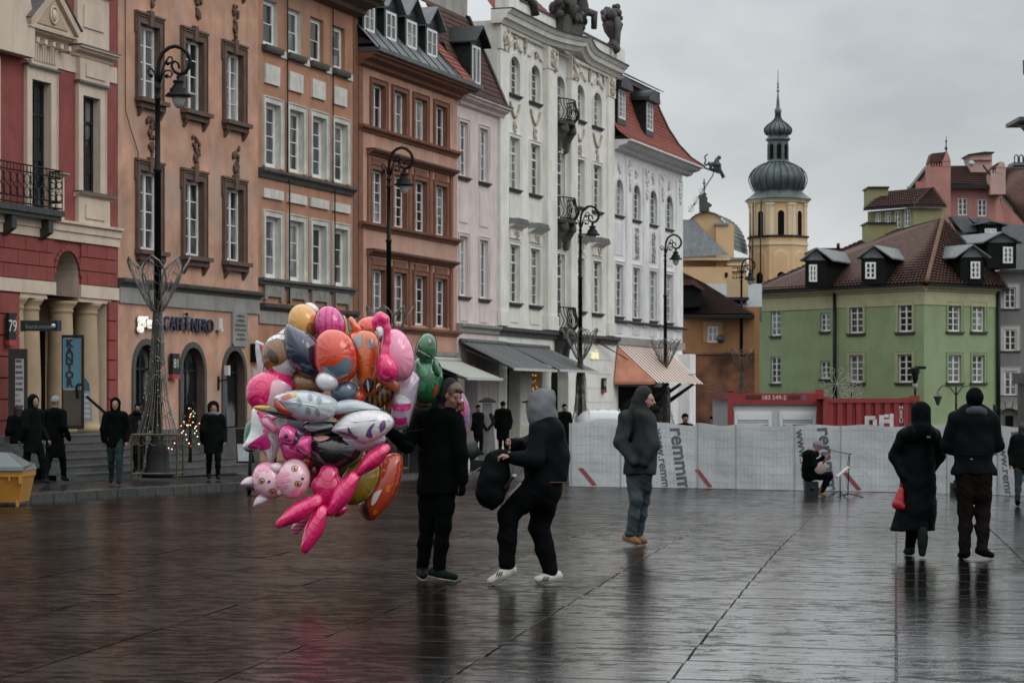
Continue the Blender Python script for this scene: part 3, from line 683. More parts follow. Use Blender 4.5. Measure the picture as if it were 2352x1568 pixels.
# ---------------- narrow orange house with white panels
OR2 = mat('orange_stucco', (.41, .205, .125), .86, .22, 1.3, .3, streak=.3, patch=(.4, .25, .18))
OFFW = mat('offwhite_trim', (.6, .59, .54), .75, .18, 2.5, .2, streak=.45)
GSD2 = mat('grey_stone_apron', (.24, .235, .21), .8, .3, 3, .3, streak=.45)
H = House('panelled_orange_house', 'narrow orange house with white window surrounds and blank white panels', 63.36, 70.95)
S = H.s0
H.root.location += Vector((CT, -ST, 0)) * -.03
for k in range(4):
    x = 63.72 + 1.735 * k
    H.window(x, x + 1.03, 11.9, 13.22, .2, 1, 2, PWHITE, GLASS, fr=.13, own='w' if k > 1 else '')
    H.window(x + .1, x + 1.16, 8.4, 10.24, .21, 1, 4, PWHITE, GLASSC if k < 2 else GLASS, fr=.13, sur=(.15, .05, OFFW))
    H.window(x + .1, x + 1.16, 5.2, 6.97, .21, 1, 3, PWHITE, GLASSC if k < 2 else GLASS, fr=.13, sur=(.15, .05, OFFW))
    H.course('sill', GSD, x - .12, x + 1.15, 11.7, [(.14, 0), (.17, .08), (.17, .17)])
    H.course('sill_cap', OFFW, x + 1.16, x + 1.6, 11.66, [(.05, 0), (.05, .2)])
    pm = MB().prism([(x + .05 - S, 10.79), (x + 1.06 - S, 10.79), (x + 1.06 - S, 11.34), (x + .05 - S, 11.34)], -.07, 0); pm.build('blank_panel', OFFW, H.root)
    H.bx('blank_panel', OFFW, x - .08 - S, x + 1.34 - S, -.07, 0, 7.49, 7.76)
    a, b = x - .05 - S, x + 1.32 - S
    MB().prism([(a, 5.0), (a, 4.55), (a + .2, 4.55), (a + .2, 4.66), (b - .2, 4.66), (b - .2, 4.55), (b, 4.55), (b, 5.0)], -.09, 0).build('apron', GSD2, H.root)
H.course('sill_course', GSD, 63.36, 70.55, 8.06, [(.06, 0), (.1, .1), (.2, .18), (.2, .26)])
H.course('sill_course', GSD, 63.36, 70.55, 4.98, [(.1, 0), (.12, .08), (.18, .12), (.18, .19)])
H.course('band_cornice', GSD, 63.36, 70.7, 4.25, [(.08, 0), (.2, .1), (.22, .2)])
H.bx('stone_band', GST, 0, H.W - .2, -.05, 0, 3.87, 4.245)
H.wall(-.6, 14.3, OR2, OFFW)
H.course('eaves_cornice', ORT, 63.3, 71.0, 13.72, CORN(.95, .55))
H.course('gutter', LEAD, 63.3, 71.02, 14.28, [(1.0, 0), (1.02, .1)])
for x in (65.1, 68.6): MB().tube([(x + .25 - S, -.06, 13.7), (x + .25 - S, -.06, 8.4), (x + .3 - S, -.1, 8.0), (x + .3 - S, -.1, 4.5)], .02, 5).build('cable', IRON, H.root)
H.bx('corner_return', mat('brown_return', (.2, .09, .055), .85, .2, 2, .2), 70.62 - S, 71.02 - S, -.02, .1, -.5, 13.7)
MB().prism([(-.3, 14.38), (H.W + .2, 14.38), (H.W + .2, 17.2), (-.3, 17.2)], 0, .2).build('roof_slope', mat('brown_tile_roof', (.15, .05, .03), .8, .4, 6, .3), H.root)

# ---------------- terracotta house with slate mansard
TER = mat('terracotta_stucco', (.5, .275, .2), .86, .22, 1.2, .3, streak=.35, patch=(.5, .33, .26))
TERT = mat('terracotta_trim', (.22, .095, .06), .85, .2, 2.5, .25, streak=.45)
SLATE = mat('grey_lead_roof', (.11, .122, .13), .42, .3, 2.2, .2, streak=.5)
SLATED = mat('dark_lead', (.013, .0155, .0165), .45, .4, 3, .2, spec=.3)
TILE = mat('red_clay_tile', (.23, .055, .032), .7, .3, 5, .25, objrand=.2)
TILED = mat('old_brown_tile', (.075, .028, .018), .75, .5, 5, .3, objrand=.2, patch=(.035, .018, .013))
H = House('mansard_terracotta_house', 'terracotta house with brown trim under a grey lead mansard roof with four dormers', 71.0, 80.3)
S = H.s0
cols = ((72.13, 73.3), (74.06, 75.25), (76.03, 77.22), (78.07, 79.25))
for k, (a, b) in enumerate(cols):
    rw = 'w' if k > 1 else ''
    for (c, d, rr, pm) in ((10.42, 11.84, 2, GLASS), (7.36, 9.08, 5, GLASS if k else GLASSC), (4.2, 5.88, 4, GLASS)):
        H.window(a, b, c, d, .2, 2, rr, PWHITE, pm, fr=.08, sur=(.14, .05, TERT))
for z0, a, b in ((10.2, 71.0, 80.35), (7.13, 71, 80.35), (3.9, 71, 80.35)): H.course('sill_course', TERT, a, b, z0, [(.05, 0), (.08, .06), (.2, .12), (.22, .2)])
for z0 in (9.5, 6.3):
    H.course('hood_cornice', TERT, 71.7, 79.9, z0, CORN(.3, .17)); H.course('hood_flashing', GSD, 71.68, 79.92, z0 + .175, [(.31, 0), (.31, .03)])
    for (a, b) in cols: H.bx('frieze_inset', TERT, a - S, b - S, -.045, 0, z0 - .36, z0 - .06)
    for q in (71.75, 73.55, 75.5, 77.5, 79.6): H.bx('pilaster_strip', TERT, q - S, q + .22 - S, -.055, 0, z0 - 2.15, z0)
H.course('shop_band', GST, 71, 80.34, 3.2, [(.06, 0), (.1, .15)])
H.wall(-.6, 12.35, TER, TERT)
H.bx('corner_return', mat('brown_return', (.2, .09, .055)), 0, .34, -.03, 0, -.5, 12.3)
H.course('eaves_cornice', TERT, 71, 81.0, 12.25, CORN(.6, .4)); H.course('gutter', SLATE, 70.98, 81.1, 12.66, [(.64, 0), (.73, .02), (.75, .14), (.68, .15)])
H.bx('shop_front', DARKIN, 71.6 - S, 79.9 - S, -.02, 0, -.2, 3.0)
mb = MB(); W = H.W + .2
mb.quad((-.1, -.7, 12.75), (W - 1.3, -.7, 12.75), (W - 1.3, 2.4, 16.2), (-.1, 2.4, 16.2))
roof = mb.build('mansard_roof', SLATE, H.root)
sm = MB()
for k in range(9): 
    x = .3 + k * .93; sm.hexa([(x, -.73, 12.75), (x + .05, -.73, 12.75), (x + .05, -.66, 12.75), (x, -.66, 12.75), (x, 2.37, 16.2), (x + .05, 2.37, 16.2), (x + .05, 2.44, 16.2), (x, 2.44, 16.2)])
sm.build('standing_seams', SLATED, roof)
def tile_slope(P, Q, S_, T_, rows, cols, m, name, parent, amp=.03, step=.025):
    """clay tiles between four corners: P,Q eave left/right, S_,T_ ridge left/right; rows lap, columns are curved"""
    P, Q, S_, T_ = map(Vector, (P, Q, S_, T_)); mb = MB(); n = (Q - P).cross(S_ - P).normalized()
    vs = []; fs = []
    sub = 4
    for r in range(rows):
        for e in (0, 1):
            t = (r + (0 if e == 0 else 1.06)) / rows; a = P.lerp(S_, t); b = Q.lerp(T_, t)
            for c in range(cols * sub + 1):
                u = c / (cols * sub)
                h_ = amp * abs(math.sin(math.pi * (c % sub) / sub)) + (step if e == 0 else 0)
                vs.append(a.lerp(b, u) + n * h_)
        k0 = r * 2 * (cols * sub + 1)
        for c in range(cols * sub):
            fs.append((k0 + c, k0 + c + 1, k0 + cols * sub + 2 + c, k0 + cols * sub + 1 + c))
    mb.add(vs, fs); q_ = n * .004; mb.quad(P + q_, Q + q_, T_ + q_, S_ + q_); o = mb.build(name, m, parent); tag(o, kind='stuff'); return o
tile_slope((W - 1.3, -.7, 12.78), (W - .1, -.7, 12.78), (W - 2.1, 1.8, 15.6), (W - .1, 1.8, 15.6), 14, 6, TILE, 'tile_field', H.root)
tile_slope((-.1, 2.3, 16.2), (W + 1.4, 2.3, 15.6), (-.1, 4.8, 18.8), (W + 1.4, 4.8, 18.8), 12, 44, TILED, 'upper_tile_field', H.root)
def dormer(h, a, b, c, d, y, roofm, wallm, rise=.45, dep=2.6, over=.22, cols=2, rows=2, arched=False, fm=None, pm=None, win=.14, xo=None):
    """dormer with cheeks, gable roof and window; a,b in street metres"""
    x0, x1 = a - (h.s0 if xo is None else xo), b - (h.s0 if xo is None else xo)
    mb = MB().box(x0 - win, x0, y, y + dep, c - .25, d + .12).box(x1, x1 + win, y, y + dep, c - .25, d + .12).box(x0, x1, y, y + dep, d, d + .12).box(x0, x1, y, y + dep, c - .25, c)
    do = mb.build('dormer', wallm, h.root)
    xm = (x0 + x1) / 2; e = win + over; z = d + .12
    if arched:
        n = 10; po = [(xm - (x1 - x0 + 2 * e) / 2 * math.cos(math.pi * i / n), z - .1 + rise * math.sin(math.pi * i / n)) for i in range(n + 1)]
        MB().prism(po, y - .25, y + dep).build('dormer_roof', roofm, do)
    else:
        MB().prism([(x0 - win, z), (x1 + win, z), (xm, z + rise * .85)], y - .02, y + dep).build('gable', wallm, do)
        rf = MB()
        for sx, xe in ((-1, x0 - e), (1, x1 + e)):
            zz = z - rise * .18
            rf.hexa([(xe, y - over, zz), (xm, y - over, z + rise), (xm, y + dep, z + rise), (xe, y + dep, zz), (xe, y - over, zz + .06), (xm, y - over, z + rise + .06), (xm, y + dep, z + rise + .06), (xe, y + dep, zz + .06)])
        rf.build('dormer_roof', roofm, do)
    hs = h.s0
    h.window(x0 + hs, x1 + hs, c, d, 0, cols, rows, fm or PWHITE, pm or GLASSC, hole=False, y=y + .06, fr=.09)
    return do
for (a, b) in ((71.2, 72.1), (73.1, 74.05), (75.0, 75.98), (76.97, 77.98)): dormer(H, a, b, 13.37, 14.3, -.12, SLATE, SLATED, .6, 2.6)

# ---------------- pink narrow house
PINK = mat('pale_pink_stucco', (.68, .58, .56), .85, .1, 1.5, .2, streak=.35)
H = House('pink_house', 'narrow pale pink house with two window bays and a dark mansard dormer', 80.36, 84.86)
S = H.s0
for a, b in ((80.6, 81.52), (82.82, 83.76)):
    for c, d in ((9.6, 11.55), (5.36, 7.5)):
        H.window(a, b, c, d, .18, 2, 4, PWHITE, GLASSC, fr=.09, sur=(.1, .03, PINK), sill=(.14, .14, .12, GSD))
    H.bx('apron_panel', PINK, a - S, b - S, -.03, 0, 7.98, 9.2); H.bx('apron_panel', PINK, a - S, b - S, -.03, 0, 4.5, 5.15)
H.op(81.2, 82.6, -.2, 3.1, .5, 1)
H.wall(-.6, 12.3, PINK)
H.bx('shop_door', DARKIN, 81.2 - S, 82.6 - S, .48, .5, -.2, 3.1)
H.course('string_course', GST, 80.36, 84.9, 4.1, [(.08, 0), (.1, .12), (.2, .2), (.22, .3)]); H.course('eaves_cornice', PINK, 80.4, 85.3, 12.1, CORN(.45, .38)); H.course('cornice_flashing', SLATED, 80.36, 85.35, 12.485, [(.48, 0), (.48, .05)])
tile_slope((-.1, -.35, 12.55), (4.5, -.35, 12.55), (-.4, 1.1, 15.8), (4.2, 1.1, 15.8), 16, 22, TILED, 'tile_field', H.root)
MB().hexa([(4.35, -.45, 12.5), (4.6, -.45, 12.5), (4.6, -.2, 12.5), (4.35, -.2, 12.5), (4.1, 1.0, 15.9), (4.35, 1.0, 15.9), (4.35, 1.2, 15.9), (4.1, 1.2, 15.9)]).build('roof_verge', SLATED, H.root)
dormer(H, 81.15, 82.05, 12.95, 14.3, -.3, SLATED, SLATED, .55, 1.8, .28, 2, 1)
MB().prism([(-.4, 15.8), (4.3, 15.8), (4.3, 18), (-.4, 18)], 1.1, 1.3).build('fire_wall', mat('grey_plaster_wall', (.33, .31, .29), .85, .2, 1, .2, streak=.5), H.root)
# ---------------- white palace
WHT = mat('ivory_stucco', (.8, .785, .74), .82, .09, 1.4, .2, streak=.32, patch=(.68, .66, .61))
WHT2 = mat('ivory_trim', (.76, .74, .68), .8, .1, 2.5, .2, streak=.3)
TAN_ = mat('stained_plaster_ornament', (.46, .39, .31), .85, .3, 5, .3)
ROOFW = mat('cornice_lead', (.05, .055, .06), .45, .3, 4, .1)
SCULP = mat('weathered_sandstone', (.07, .067, .063), .8, .5, 5, .4, streak=.4)
H = House('white_palace', 'tall ivory baroque palace with three iron balconies and roof sculptures', 84.92, 100.6)
S = H.s0
cols = ((86.25, 87.47), (88.82, 90.05), (94.9, 96.18), (97.5, 98.76))
for k, (a, b) in enumerate(cols + ((92.02, 93.4),)):
    mid = k == 4
    H.window(a, b, 12.9 if mid else 13.22, 14.66, .19, 2, 5, PWHITE, GLASS, arch=.75, fr=.07, mu=.07, sur=(.12, .05, WHT2), sill=None if mid else (.14, .14, .12, GSD))
    H.window(a, b, 9.0 if mid else 9.66, 11.6, .19, 2, 6, PWHITE, GLASS, transom=.7, fr=.07, mu=.07, sur=(.12, .05, WHT2), sill=None if mid else (.14, .14, .12, GSD))
    H.window(a, b, 4.6 if mid else 5.36, 7.55, .19, 2, 6, PWHITE, GLASS, transom=.7, fr=.07, mu=.07, sur=(.12, .05, WHT2), sill=None if mid else (.14, .16, .14, GSD))
    if mid: continue
    H.bx('apron_panel', WHT2, a - S, b - S, -.03, 0, 4.62, 5.1); H.bx('apron_panel', WHT2, a - S, b - S, -.03, 0, 8.55, 9.3)
    # swags under the top windows, shells over the lower ones
    mb = MB()
    for i in range(25):
        u = i / 24; mb.ball((a - S + .05 + u * (b - a - .1), -.04, 12.88 - 2.0 * u * (1 - u)), .06, 6, 4)
    mb.build('swag', TAN_, H.root)
    relief(H, 'shell_ornament', TAN_, (a + b) / 2, 12.2, .35, .42, 16, False, k + 20, r=.05)
    H.bx('hood_block', WHT2, a - .12 - S, b + .12 - S, -.1, 0, 7.78, 8.12); relief(H, 'shell_ornament', TAN_, (a + b) / 2, 8.05, .5, .2, 14, False, k + 30, -.12, .05)
    H.course('window_hood', WHT2, a - .22, b + .22, 8.12, CORN(.34, .2))
    MB().prism([(a - .26 - S, 8.325), (b + .26 - S, 8.325), (b - .02 - S, 8.52), (a + .02 - S, 8.52)], -.38, 0).build('hood_roof', LEAD, H.root)
    mb = MB()
    for i in range(9):
        u = i / 8; mb.box(a - .2 + u * (b - a + .4) - .09 - S, a - .2 + u * (b - a + .4) + .09 - S, -.1, 0, 14.92 + .28 * math.sin(math.pi * u) ** 2, 15.0 + .28 * math.sin(math.pi * u) ** 2)
    mb.build('eyebrow_moulding', WHT2, H.root)
H.op(86.0, 87.6, -.3, 3.0, .5, 0); H.op(89.0, 90.3, -.3, 3.0, .5, 0); H.op(91.6, 94.0, -.3, 3.6, .6, .9); H.op(95.0, 96.6, -.3, 3.1, .5, 1)
H.wall(-.6, 15.75, WHT, WHT2)
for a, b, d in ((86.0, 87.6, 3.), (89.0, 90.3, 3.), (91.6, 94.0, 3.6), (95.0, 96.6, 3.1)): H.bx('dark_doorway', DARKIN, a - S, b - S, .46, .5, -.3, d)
for k in range(7):      # jointed ground floor courses
    for a, b in ((84.95, 85.95), (87.65, 88.95), (90.35, 91.5), (96.7, 100.55)):
        H.bx('jointed_block', WHT, a - S, b - S, -.03, 0, -.2 + k * .6, .37 + k * .6)
for a, b, pr in ((84.94, 85.95, .1), (90.5, 91.75, .22), (93.7, 94.6, .22), (99.6, 100.58, .1)):
    H.bx('pilaster', WHT, a - S, b - S, -pr, 0, 4.45, 14.7); H.bx('pilaster_base', WHT2, a - .06 - S, b + .06 - S, -pr - .05, 0, 4.45, 5.0)
    H.bx('capital_block', WHT2, a - .05 - S, b + .05 - S, -pr - .04, 0, 14.7, 15.55); relief(H, 'capital_ornament', TAN_, (a + b) / 2, 15.5, .7, .75, 22, False, int(a), -pr - .06, .08)
for k, x in enumerate((86.9, 88.1, 89.5, 95.3, 96.9, 98.2, 99.1)): relief(H, 'frieze_console', TAN_, x, 15.5, .22, .5, 10, True, k + 50, -.06, .07)
H.course('string_course', GSD, 84.9, 101.1, 4.1, [(.1, 0), (.12, .1), (.24, .18), (.26, .3)])
H.course('architrave', WHT2, 84.9, 100.7, 15.5, [(.12, 0), (.14, .12)])
def bowcornice(name, m, p0, p1, z0, z1, e0=.0):
    mb = MB(); n = 60; prev = None
    for i in range(n + 1):
        s = 84.7 + (101.0 - 84.7) * i / n
        bow = .5 * math.exp(-((s - 93.0) / 1.7) ** 2); up = .0 + .25 * math.exp(-((s - 94.4) / 1.2) ** 2)
        ring = [(s - S, .2, z0 + up), (s - S, -p0 - bow, z0 + up), (s - S, -p1 - bow, z1 + up), (s - S, .2, z1 + up)]
        if prev: mb.add(prev + ring, [(0, 1, 5, 4), (1, 2, 6, 5), (2, 3, 7, 6), (3, 0, 4, 7)])
        else: mb.add(ring, [(3, 2, 1, 0)])
        prev = ring
    mb.add(prev, [(0, 1, 2, 3)]); return mb.build(name, m, H.root)
bowcornice('cornice_bed', WHT2, .2, .32, 15.62, 15.8); bowcornice('cornice_corona', WHT, .4, .46, 15.8, 15.98); bowcornice('cornice_crown', WHT, .5, .62, 15.98, 16.12); bowcornice('cornice_flashing', ROOFW, .64, .66, 16.12, 16.17)
for a, b in ((85.2, 91.3), (94.6, 100.9)):
    H.bx('parapet', WHT, a - S, b - S, -.3, .1, 16.17, 16.72); H.bx('parapet_coping', ROOFW, a - .05 - S, b + .05 - S, -.36, .16, 16.72, 16.78)
H.bx('corner_pedestal', WHT, 84.9 - S, 86.1 - S, -.45, .1, 16.17, 17.1); H.bx('corner_pedestal', WHT, 99.7 - S, 101 - S, -.45, .1, 16.17, 16.85)
tile_slope((1.0, .4, 16.2), (H.W + .4, .4, 16.2), (4.5, 4.5, 20.8), (9.2, 4.5, 20.8), 30, 60, TILE, 'roof_tile_field', H.root)
rn = random.Random(11)
def lumps(mb, c, sx, sy, sz, n, r0, r1):
    for k in range(n):
        mb.ball((c[0] + rn.gauss(0, .4) * sx, c[1] + rn.gauss(0, .4) * sy, c[2] + rn.gauss(0, .4) * sz), rn.uniform(r0, r1), 7, 5, (1, 1, rn.uniform(.8, 1.5)))
# crowning group with shield, seated figures and trophies over the centre bay
gx = 92.7 - S; mb = MB(); mb.box(gx - 1.35, gx + 1.3, -.6, .2, 16.15, 17.0); mb.smo = True
mb.prism([(gx - .75, 17.0), (gx + .75, 17.0), (gx + .85, 18.3), (gx + .55, 19.6), (gx, 20.1), (gx - .55, 19.6), (gx - .85, 18.3)], -.5, -.1)
for q, hh in ((-1.15, 17.2), (1.3, 17.2)):
    mb.tube([(gx + q * .95, -.45, 17.0), (gx + q, -.5, 17.6), (gx + q * .8, -.4, 18.4), (gx + q * .7, -.35, 18.9)], [.3, .36, .34, .2], 10)
    mb.ball((gx + q * .68, -.4, 19.15), .22, 10, 8); mb.tube([(gx + q * .8, -.4, 18.6), (gx + q * 1.35, -.6, 18.2), (gx + q * 1.6, -.6, 18.55)], [.16, .13, .1], 8)
    mb.tube([(gx + q, -.5, 17.5), (gx + q * 1.25, -1.0, 17.35), (gx + q * 1.2, -1.0, 16.75)], [.2, .18, .12], 8)
    lumps(mb, (gx + q * 1.1, -.5, 17.2), .5, .25, .5, 14, .1, .24)
lumps(mb, (gx, -.55, 19.5), .7, .15, .6, 18, .08, .2); lumps(mb, (gx + .2, -.6, 17.1), 1.2, .2, .3, 16, .08, .18)
mb.build('coat_of_arms_group', SCULP, H.root)
# stone urn with flowers and a hanging garland on the corner
ux = 99.9 - S; mb = MB(); mb.lathe([(.3, 0), (.32, .1), (.16, .2), (.14, .32), (.36, .62), (.46, .95), (.4, 1.05), (.3, 1.1)], ux, -.2, 16.85, 16)
lumps(mb, (ux, -.2, 18.2), .46, .42, .36, 60, .08, .17)
mb.tube([(ux - .35, -.5, 18.0), (ux - .55, -.6, 17.5), (ux - .62, -.6, 17.0), (ux - .75, -.55, 16.55)], [.14, .13, .12, .16], 8); lumps(mb, (ux - .7, -.55, 16.7), .12, .1, .3, 8, .08, .14)
mb.build('flower_urn', SCULP, H.root)
ux = 87.2 - S; mb = MB(); lumps(mb, (ux, -.2, 17.0), .5, .3, .25, 18, .1, .2); mb.tube([(ux + .3, -.4, 16.95), (ux + .75, -.45, 16.8), (ux + .95, -.45, 16.4)], [.14, .14, .16], 8); mb.build('garland_sculpture', SCULP, H.root)
# curved balconies
for zb in (12.82, 8.9, 4.52):
    mb = MB(); n = 16; c0, c1 = 91.85, 93.6
    pl = [(c0 - S, 0)] + [(c0 + (c1 - c0) * i / n - S, -.3 - .32 * math.sin(math.pi * i / n) ** .8) for i in range(n + 1)] + [(c1 - S, 0)]
    mb.prism(pl, zb - .13, zb, 'z'); bo = mb.build('balcony', BALS, H.root)
    rl = MB(); pts = pl[1:-1]
    for zz, e in ((zb + .04, 0), (zb + .86, 0)): rl.tube([(x, y - e, zz) for x, y in pts], .025, 5)
    for side in (1, -2):
        x, y = pl[side]; rl.tube([(x, y, zb + .86), (x, 0, zb + .86)], .022, 4)
        for q in (.25, .5, .75): rl.tube([(x, y * q, zb), (x, y * q, zb + .86)], .014, 4)
    for i in range(15):
        u = i / 14; x = c0 + (c1 - c0) * u - S; y = -.3 - .32 * math.sin(math.pi * u) ** .8
        rl.tube([(x, y, zb), (x, y - .1, zb + .14), (x, y - .17, zb + .32), (x, y - .05, zb + .6), (x, y, zb + .86)], .017, 4)
        if i % 2: rl.tube([(x + .06 * math.cos(a), y - .16, zb + .33 + .11 * math.sin(a)) for a in frange(0, 5.4, 6)], .014, 4, True)
    rl.build('balcony_railing', IRON, bo)
    for q in (92.05, 93.1):
        cs_ = MB(); cs_.prism([(0, zb - .13), (-.5, zb - .13), (-.52, zb - .35), (-.38, zb - .6), (-.25, zb - .8), (-.2, zb - 1.15), (0, zb - 1.25)], q - S, q + .3 - S, 'x'); cs_.tube([(q - .03 - S, -.38, zb - .36), (q + .33 - S, -.38, zb - .36)], .14, 12)
        cs_.build('balcony_console', GSD if zb > 5 else BALS, bo)
    relief(H, 'console_drop', TAN_, 92.8, zb - .9, .5, .7, 14, True, int(zb * 3))
t = thing('restaurant_sign', 'small pale raised letters on the white palace by the arched door', 'sign', fw(97.6, .0, 3.6), RZ)
textmesh('ania', .62, emit('warm_letter', (.9, .8, .5), .5), 'lettering', t, .03, 'CENTER', Matrix.Translation((0, -.08, 0)) @ FRONT)
housenumber('85', 98.9, 2.38, 'red-edged house number box on the white palace', .45, .5)

# ---------------- pale grey house with steep red roof
PGR = mat('pale_grey_stucco', (.84, .835, .83), .82, .08, 1.5, .2, streak=.32)
PGT = mat('pale_grey_trim', (.7, .7, .71), .82, .1, 2, .2, streak=.3)
H = House('pale_corner_house', 'pale grey corner house with arched windows under a flared red tile roof', 100.64, 112.95)
S = H.s0
for k, (a, b) in enumerate(((100.97, 102.18), (103.82, 105.07), (106.7, 108.03), (109.68, 110.98))):
    H.window(a, b, 9.74, 11.3, .16, 2, 5, PWHITE, GLASS, arch=.9, fr=.07, sur=(.12, .05, PGT), sill=(.12, .12, .12, GSD))
    H.window(a, b, 5.34, 7.6, .16, 2, 6, PWHITE, GLASS, transom=.7, fr=.07, sur=(.12, .05, PGT), sill=(.1, .12, .12, GSD))
    H.bx('apron_panel', PGT, a - S, b - S, -.03, 0, 4.6, 4.95)
    H.bx('apron_panel', PGT, a - .05 - S, b + .05 - S, -.03, 0, 8.0, 9.4)
    if k in (1, 2): relief(H, 'oval_relief', mat('grey_plaster_ornament', (.36, .35, .35), .85, .3, 5, .3), (a + b) / 2, 9.35, .5, 1.3, 60, False, k + 70, -.06, .06)
    relief(H, 'keystone_ornament', PGT, (a + b) / 2, 12.0, .3, .4, 12, False, k + 80, -.05, .06)
H.wall(-.6, 12.75, PGR, PGT)
for a, b in ((102.65, 103.5), (105.55, 106.45), (108.45, 109.3), (111.6, 112.75)):
    H.bx('pilaster', PGR, a - S, b - S, -.09, 0, 5.0, 12.2); relief(H, 'capital_ornament', PGT, (a + b) / 2, 12.2, .55, 1.3, 26, True, int(a) + 5, -.12, .08)
H.course('sill_course', GSD, 100.6, 113.3, 5.06, [(.1, 0), (.24, .06), (.24, .12)]); H.course('band', GST, 100.64, 113.2, 4.12, [(.08, 0), (.08, .33)])
H.course('eaves_cornice', PGT, 100.6, 113.9, 12.5, CORN(.85, .45))
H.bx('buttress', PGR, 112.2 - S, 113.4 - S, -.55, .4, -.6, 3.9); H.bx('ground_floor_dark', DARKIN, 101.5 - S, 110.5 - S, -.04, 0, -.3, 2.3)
# flared roof, front and hipped end
prof = [(-.75, 12.95), (-.3, 13.3), (.1, 13.85), (.4, 14.55), (.62, 15.35), (.75, 16.0)]
ends = [114.2, 113.4, 112.6, 111.7, 110.9, 110.4]
for k in range(5):
    tile_slope((-.1, prof[k][0], prof[k][1]), (ends[k] - S, prof[k][0], prof[k][1]), (-.1, prof[k + 1][0], prof[k + 1][1]), (ends[k + 1] - S, prof[k + 1][0], prof[k + 1][1]), 4, 52, TILE, 'roof_tile_field', H.root)
    y2 = 9.0
    tile_slope((ends[k] - S, prof[k][0], prof[k][1]), (ends[k] - S, y2, prof[k][1]), (ends[k + 1] - S, prof[k + 1][0], prof[k + 1][1]), (ends[k + 1] - S, y2, prof[k + 1][1]), 4, 30, TILE, 'roof_tile_field', H.root)
MB().tube([(ends[k] - S, prof[k][0] - .02, prof[k][1] + .03) for k in range(6)], .09, 6).build('hip_ridge', TILED, H.root)
H.bx('roof_break', SLATED, -.1, 10.0, .5, 8.5, 15.95, 16.2)
tile_slope((-.1, .35, 16.2), (10.2, .35, 16.2), (-.1, 2.8, 17.4), (8.2, 2.8, 17.4), 9, 44, TILE, 'upper_tile_field', H.root)
for a, b in ((101.2, 102.3), (105.95, 107.05)): dormer(H, a, b, 13.95, 15.22, -.1, SLATED, SLATED, .55, 2.2, .3, 2, 5, True, pm=GLASS)
# copper-clad lean-to awning on struts
COPP = mat('copper_sheet', (.5, .21, .13), .38, .18, 2, .1, metal=.35, streak=.2); COPL = mat('pale_copper_batten', (.8, .66, .58), .4, .1, 3, .05, metal=.2)
def awning(name, label, s0, s1, zt, zb, out, m, lip=.06, thick=.03, dx=0):
    t = thing(name, label, 'awning', fw(s0, .0, 0), RZ); Wd = s1 - s0
    a = MB().hexa([(0, -.05, zt), (Wd, -.05, zt), (Wd + dx, -out, zb), (dx, -out, zb), (0, -.05, zt + thick), (Wd, -.05, zt + thick), (Wd + dx, -out, zb + thick), (dx, -out, zb + thick)]).build('canopy', m, t)
    return t, Wd
t, Wd = awning('copper_awning', 'copper lean-to awning with pale ribs on dark wooden struts', 101.25, 109.6, 4.05, 2.5, 1.75, mat('dark_copper_pan', (.16, .05, .032), .5, .3, 2, .1))
for k in range(15):
    x = .16 + k * (Wd - .32) / 14; MB().hexa([(x - .15, -.05, 4.083), (x + .15, -.05, 4.083), (x + .15, -1.85, 2.443), (x - .15, -1.85, 2.443), (x - .15, -.05, 4.092), (x + .15, -.05, 4.092), (x + .15, -1.85, 2.451), (x - .15, -1.85, 2.451)]).build('rib', COPL, t)
MB().add([(-.01, -.05, 4.05), (-.55, -.05, 2.5), (-.02, -1.75, 2.5)], [(0, 1, 2)]).add([(-.6, -.05, 2.5), (-.02, -1.75, 2.5), (-.02, -1.75, 2.38), (-.6, -.05, 2.38)], [(0, 1, 2, 3)]).build('end_panel', COPP, t)
for x in (.8, 3.0, 5.2, 7.6): MB().hexa([(x, -.05, 1.3), (x + .16, -.05, 1.3), (x + .16, -1.55, 2.38), (x, -1.55, 2.38), (x, -.05, 1.55), (x + .16, -.05, 1.55), (x + .16, -1.55, 2.5), (x, -1.55, 2.5)]).build('strut', mat('dark_wood', (.02, .016, .013), .6, .3, 4, .2), t)
GRAW = mat('grey_awning_cloth', (.1, .105, .106), .75, .5, 1.5, .1, stretch=(4, .25, .25)); CRAW = mat('cream_awning_cloth', (.4, .43, .38), .75, .08, 1.5, .08); ALU = plain('white_aluminium', (.5, .5, .5), .35)  # streaks of sheen are put into the grey cloth colour
for nm, lb, a, b, zt, zb, ou, m in (('shop_awning', 'charcoal awning of the pink house with sheen streaks in its colour, left of the pair', 80.5, 85.55, 3.75, 2.78, 2.05, GRAW), ('shop_awning', 'charcoal awning of the white palace with sheen streaks in its colour, right of the pair', 85.8, 90.9, 3.72, 2.8, 2.1, GRAW), ('shop_awning', 'small pale cream awning next to the green balloon', 76.6, 80.35, 3.05, 2.42, 1.65, CRAW)):
    t, Wd = awning(nm, lb, a, b, zt, zb, ou, m)
    MB().box(0, Wd, -ou - .07, -ou, zb - .06, zb + .035).build('front_bar', ALU, t); MB().tube([(0, -.1, zt + .03), (Wd, -.1, zt + .03)], .09, 8).build('roller', m, t)
    for x in (.5, Wd - .5): MB().tube([(x, -.05, zt - .25), (x + .9, -ou * .5, (zt + zb) / 2 - .25), (x, -ou + .05, zb - .03)], .025, 5).build('folding_arm', ALU, t)
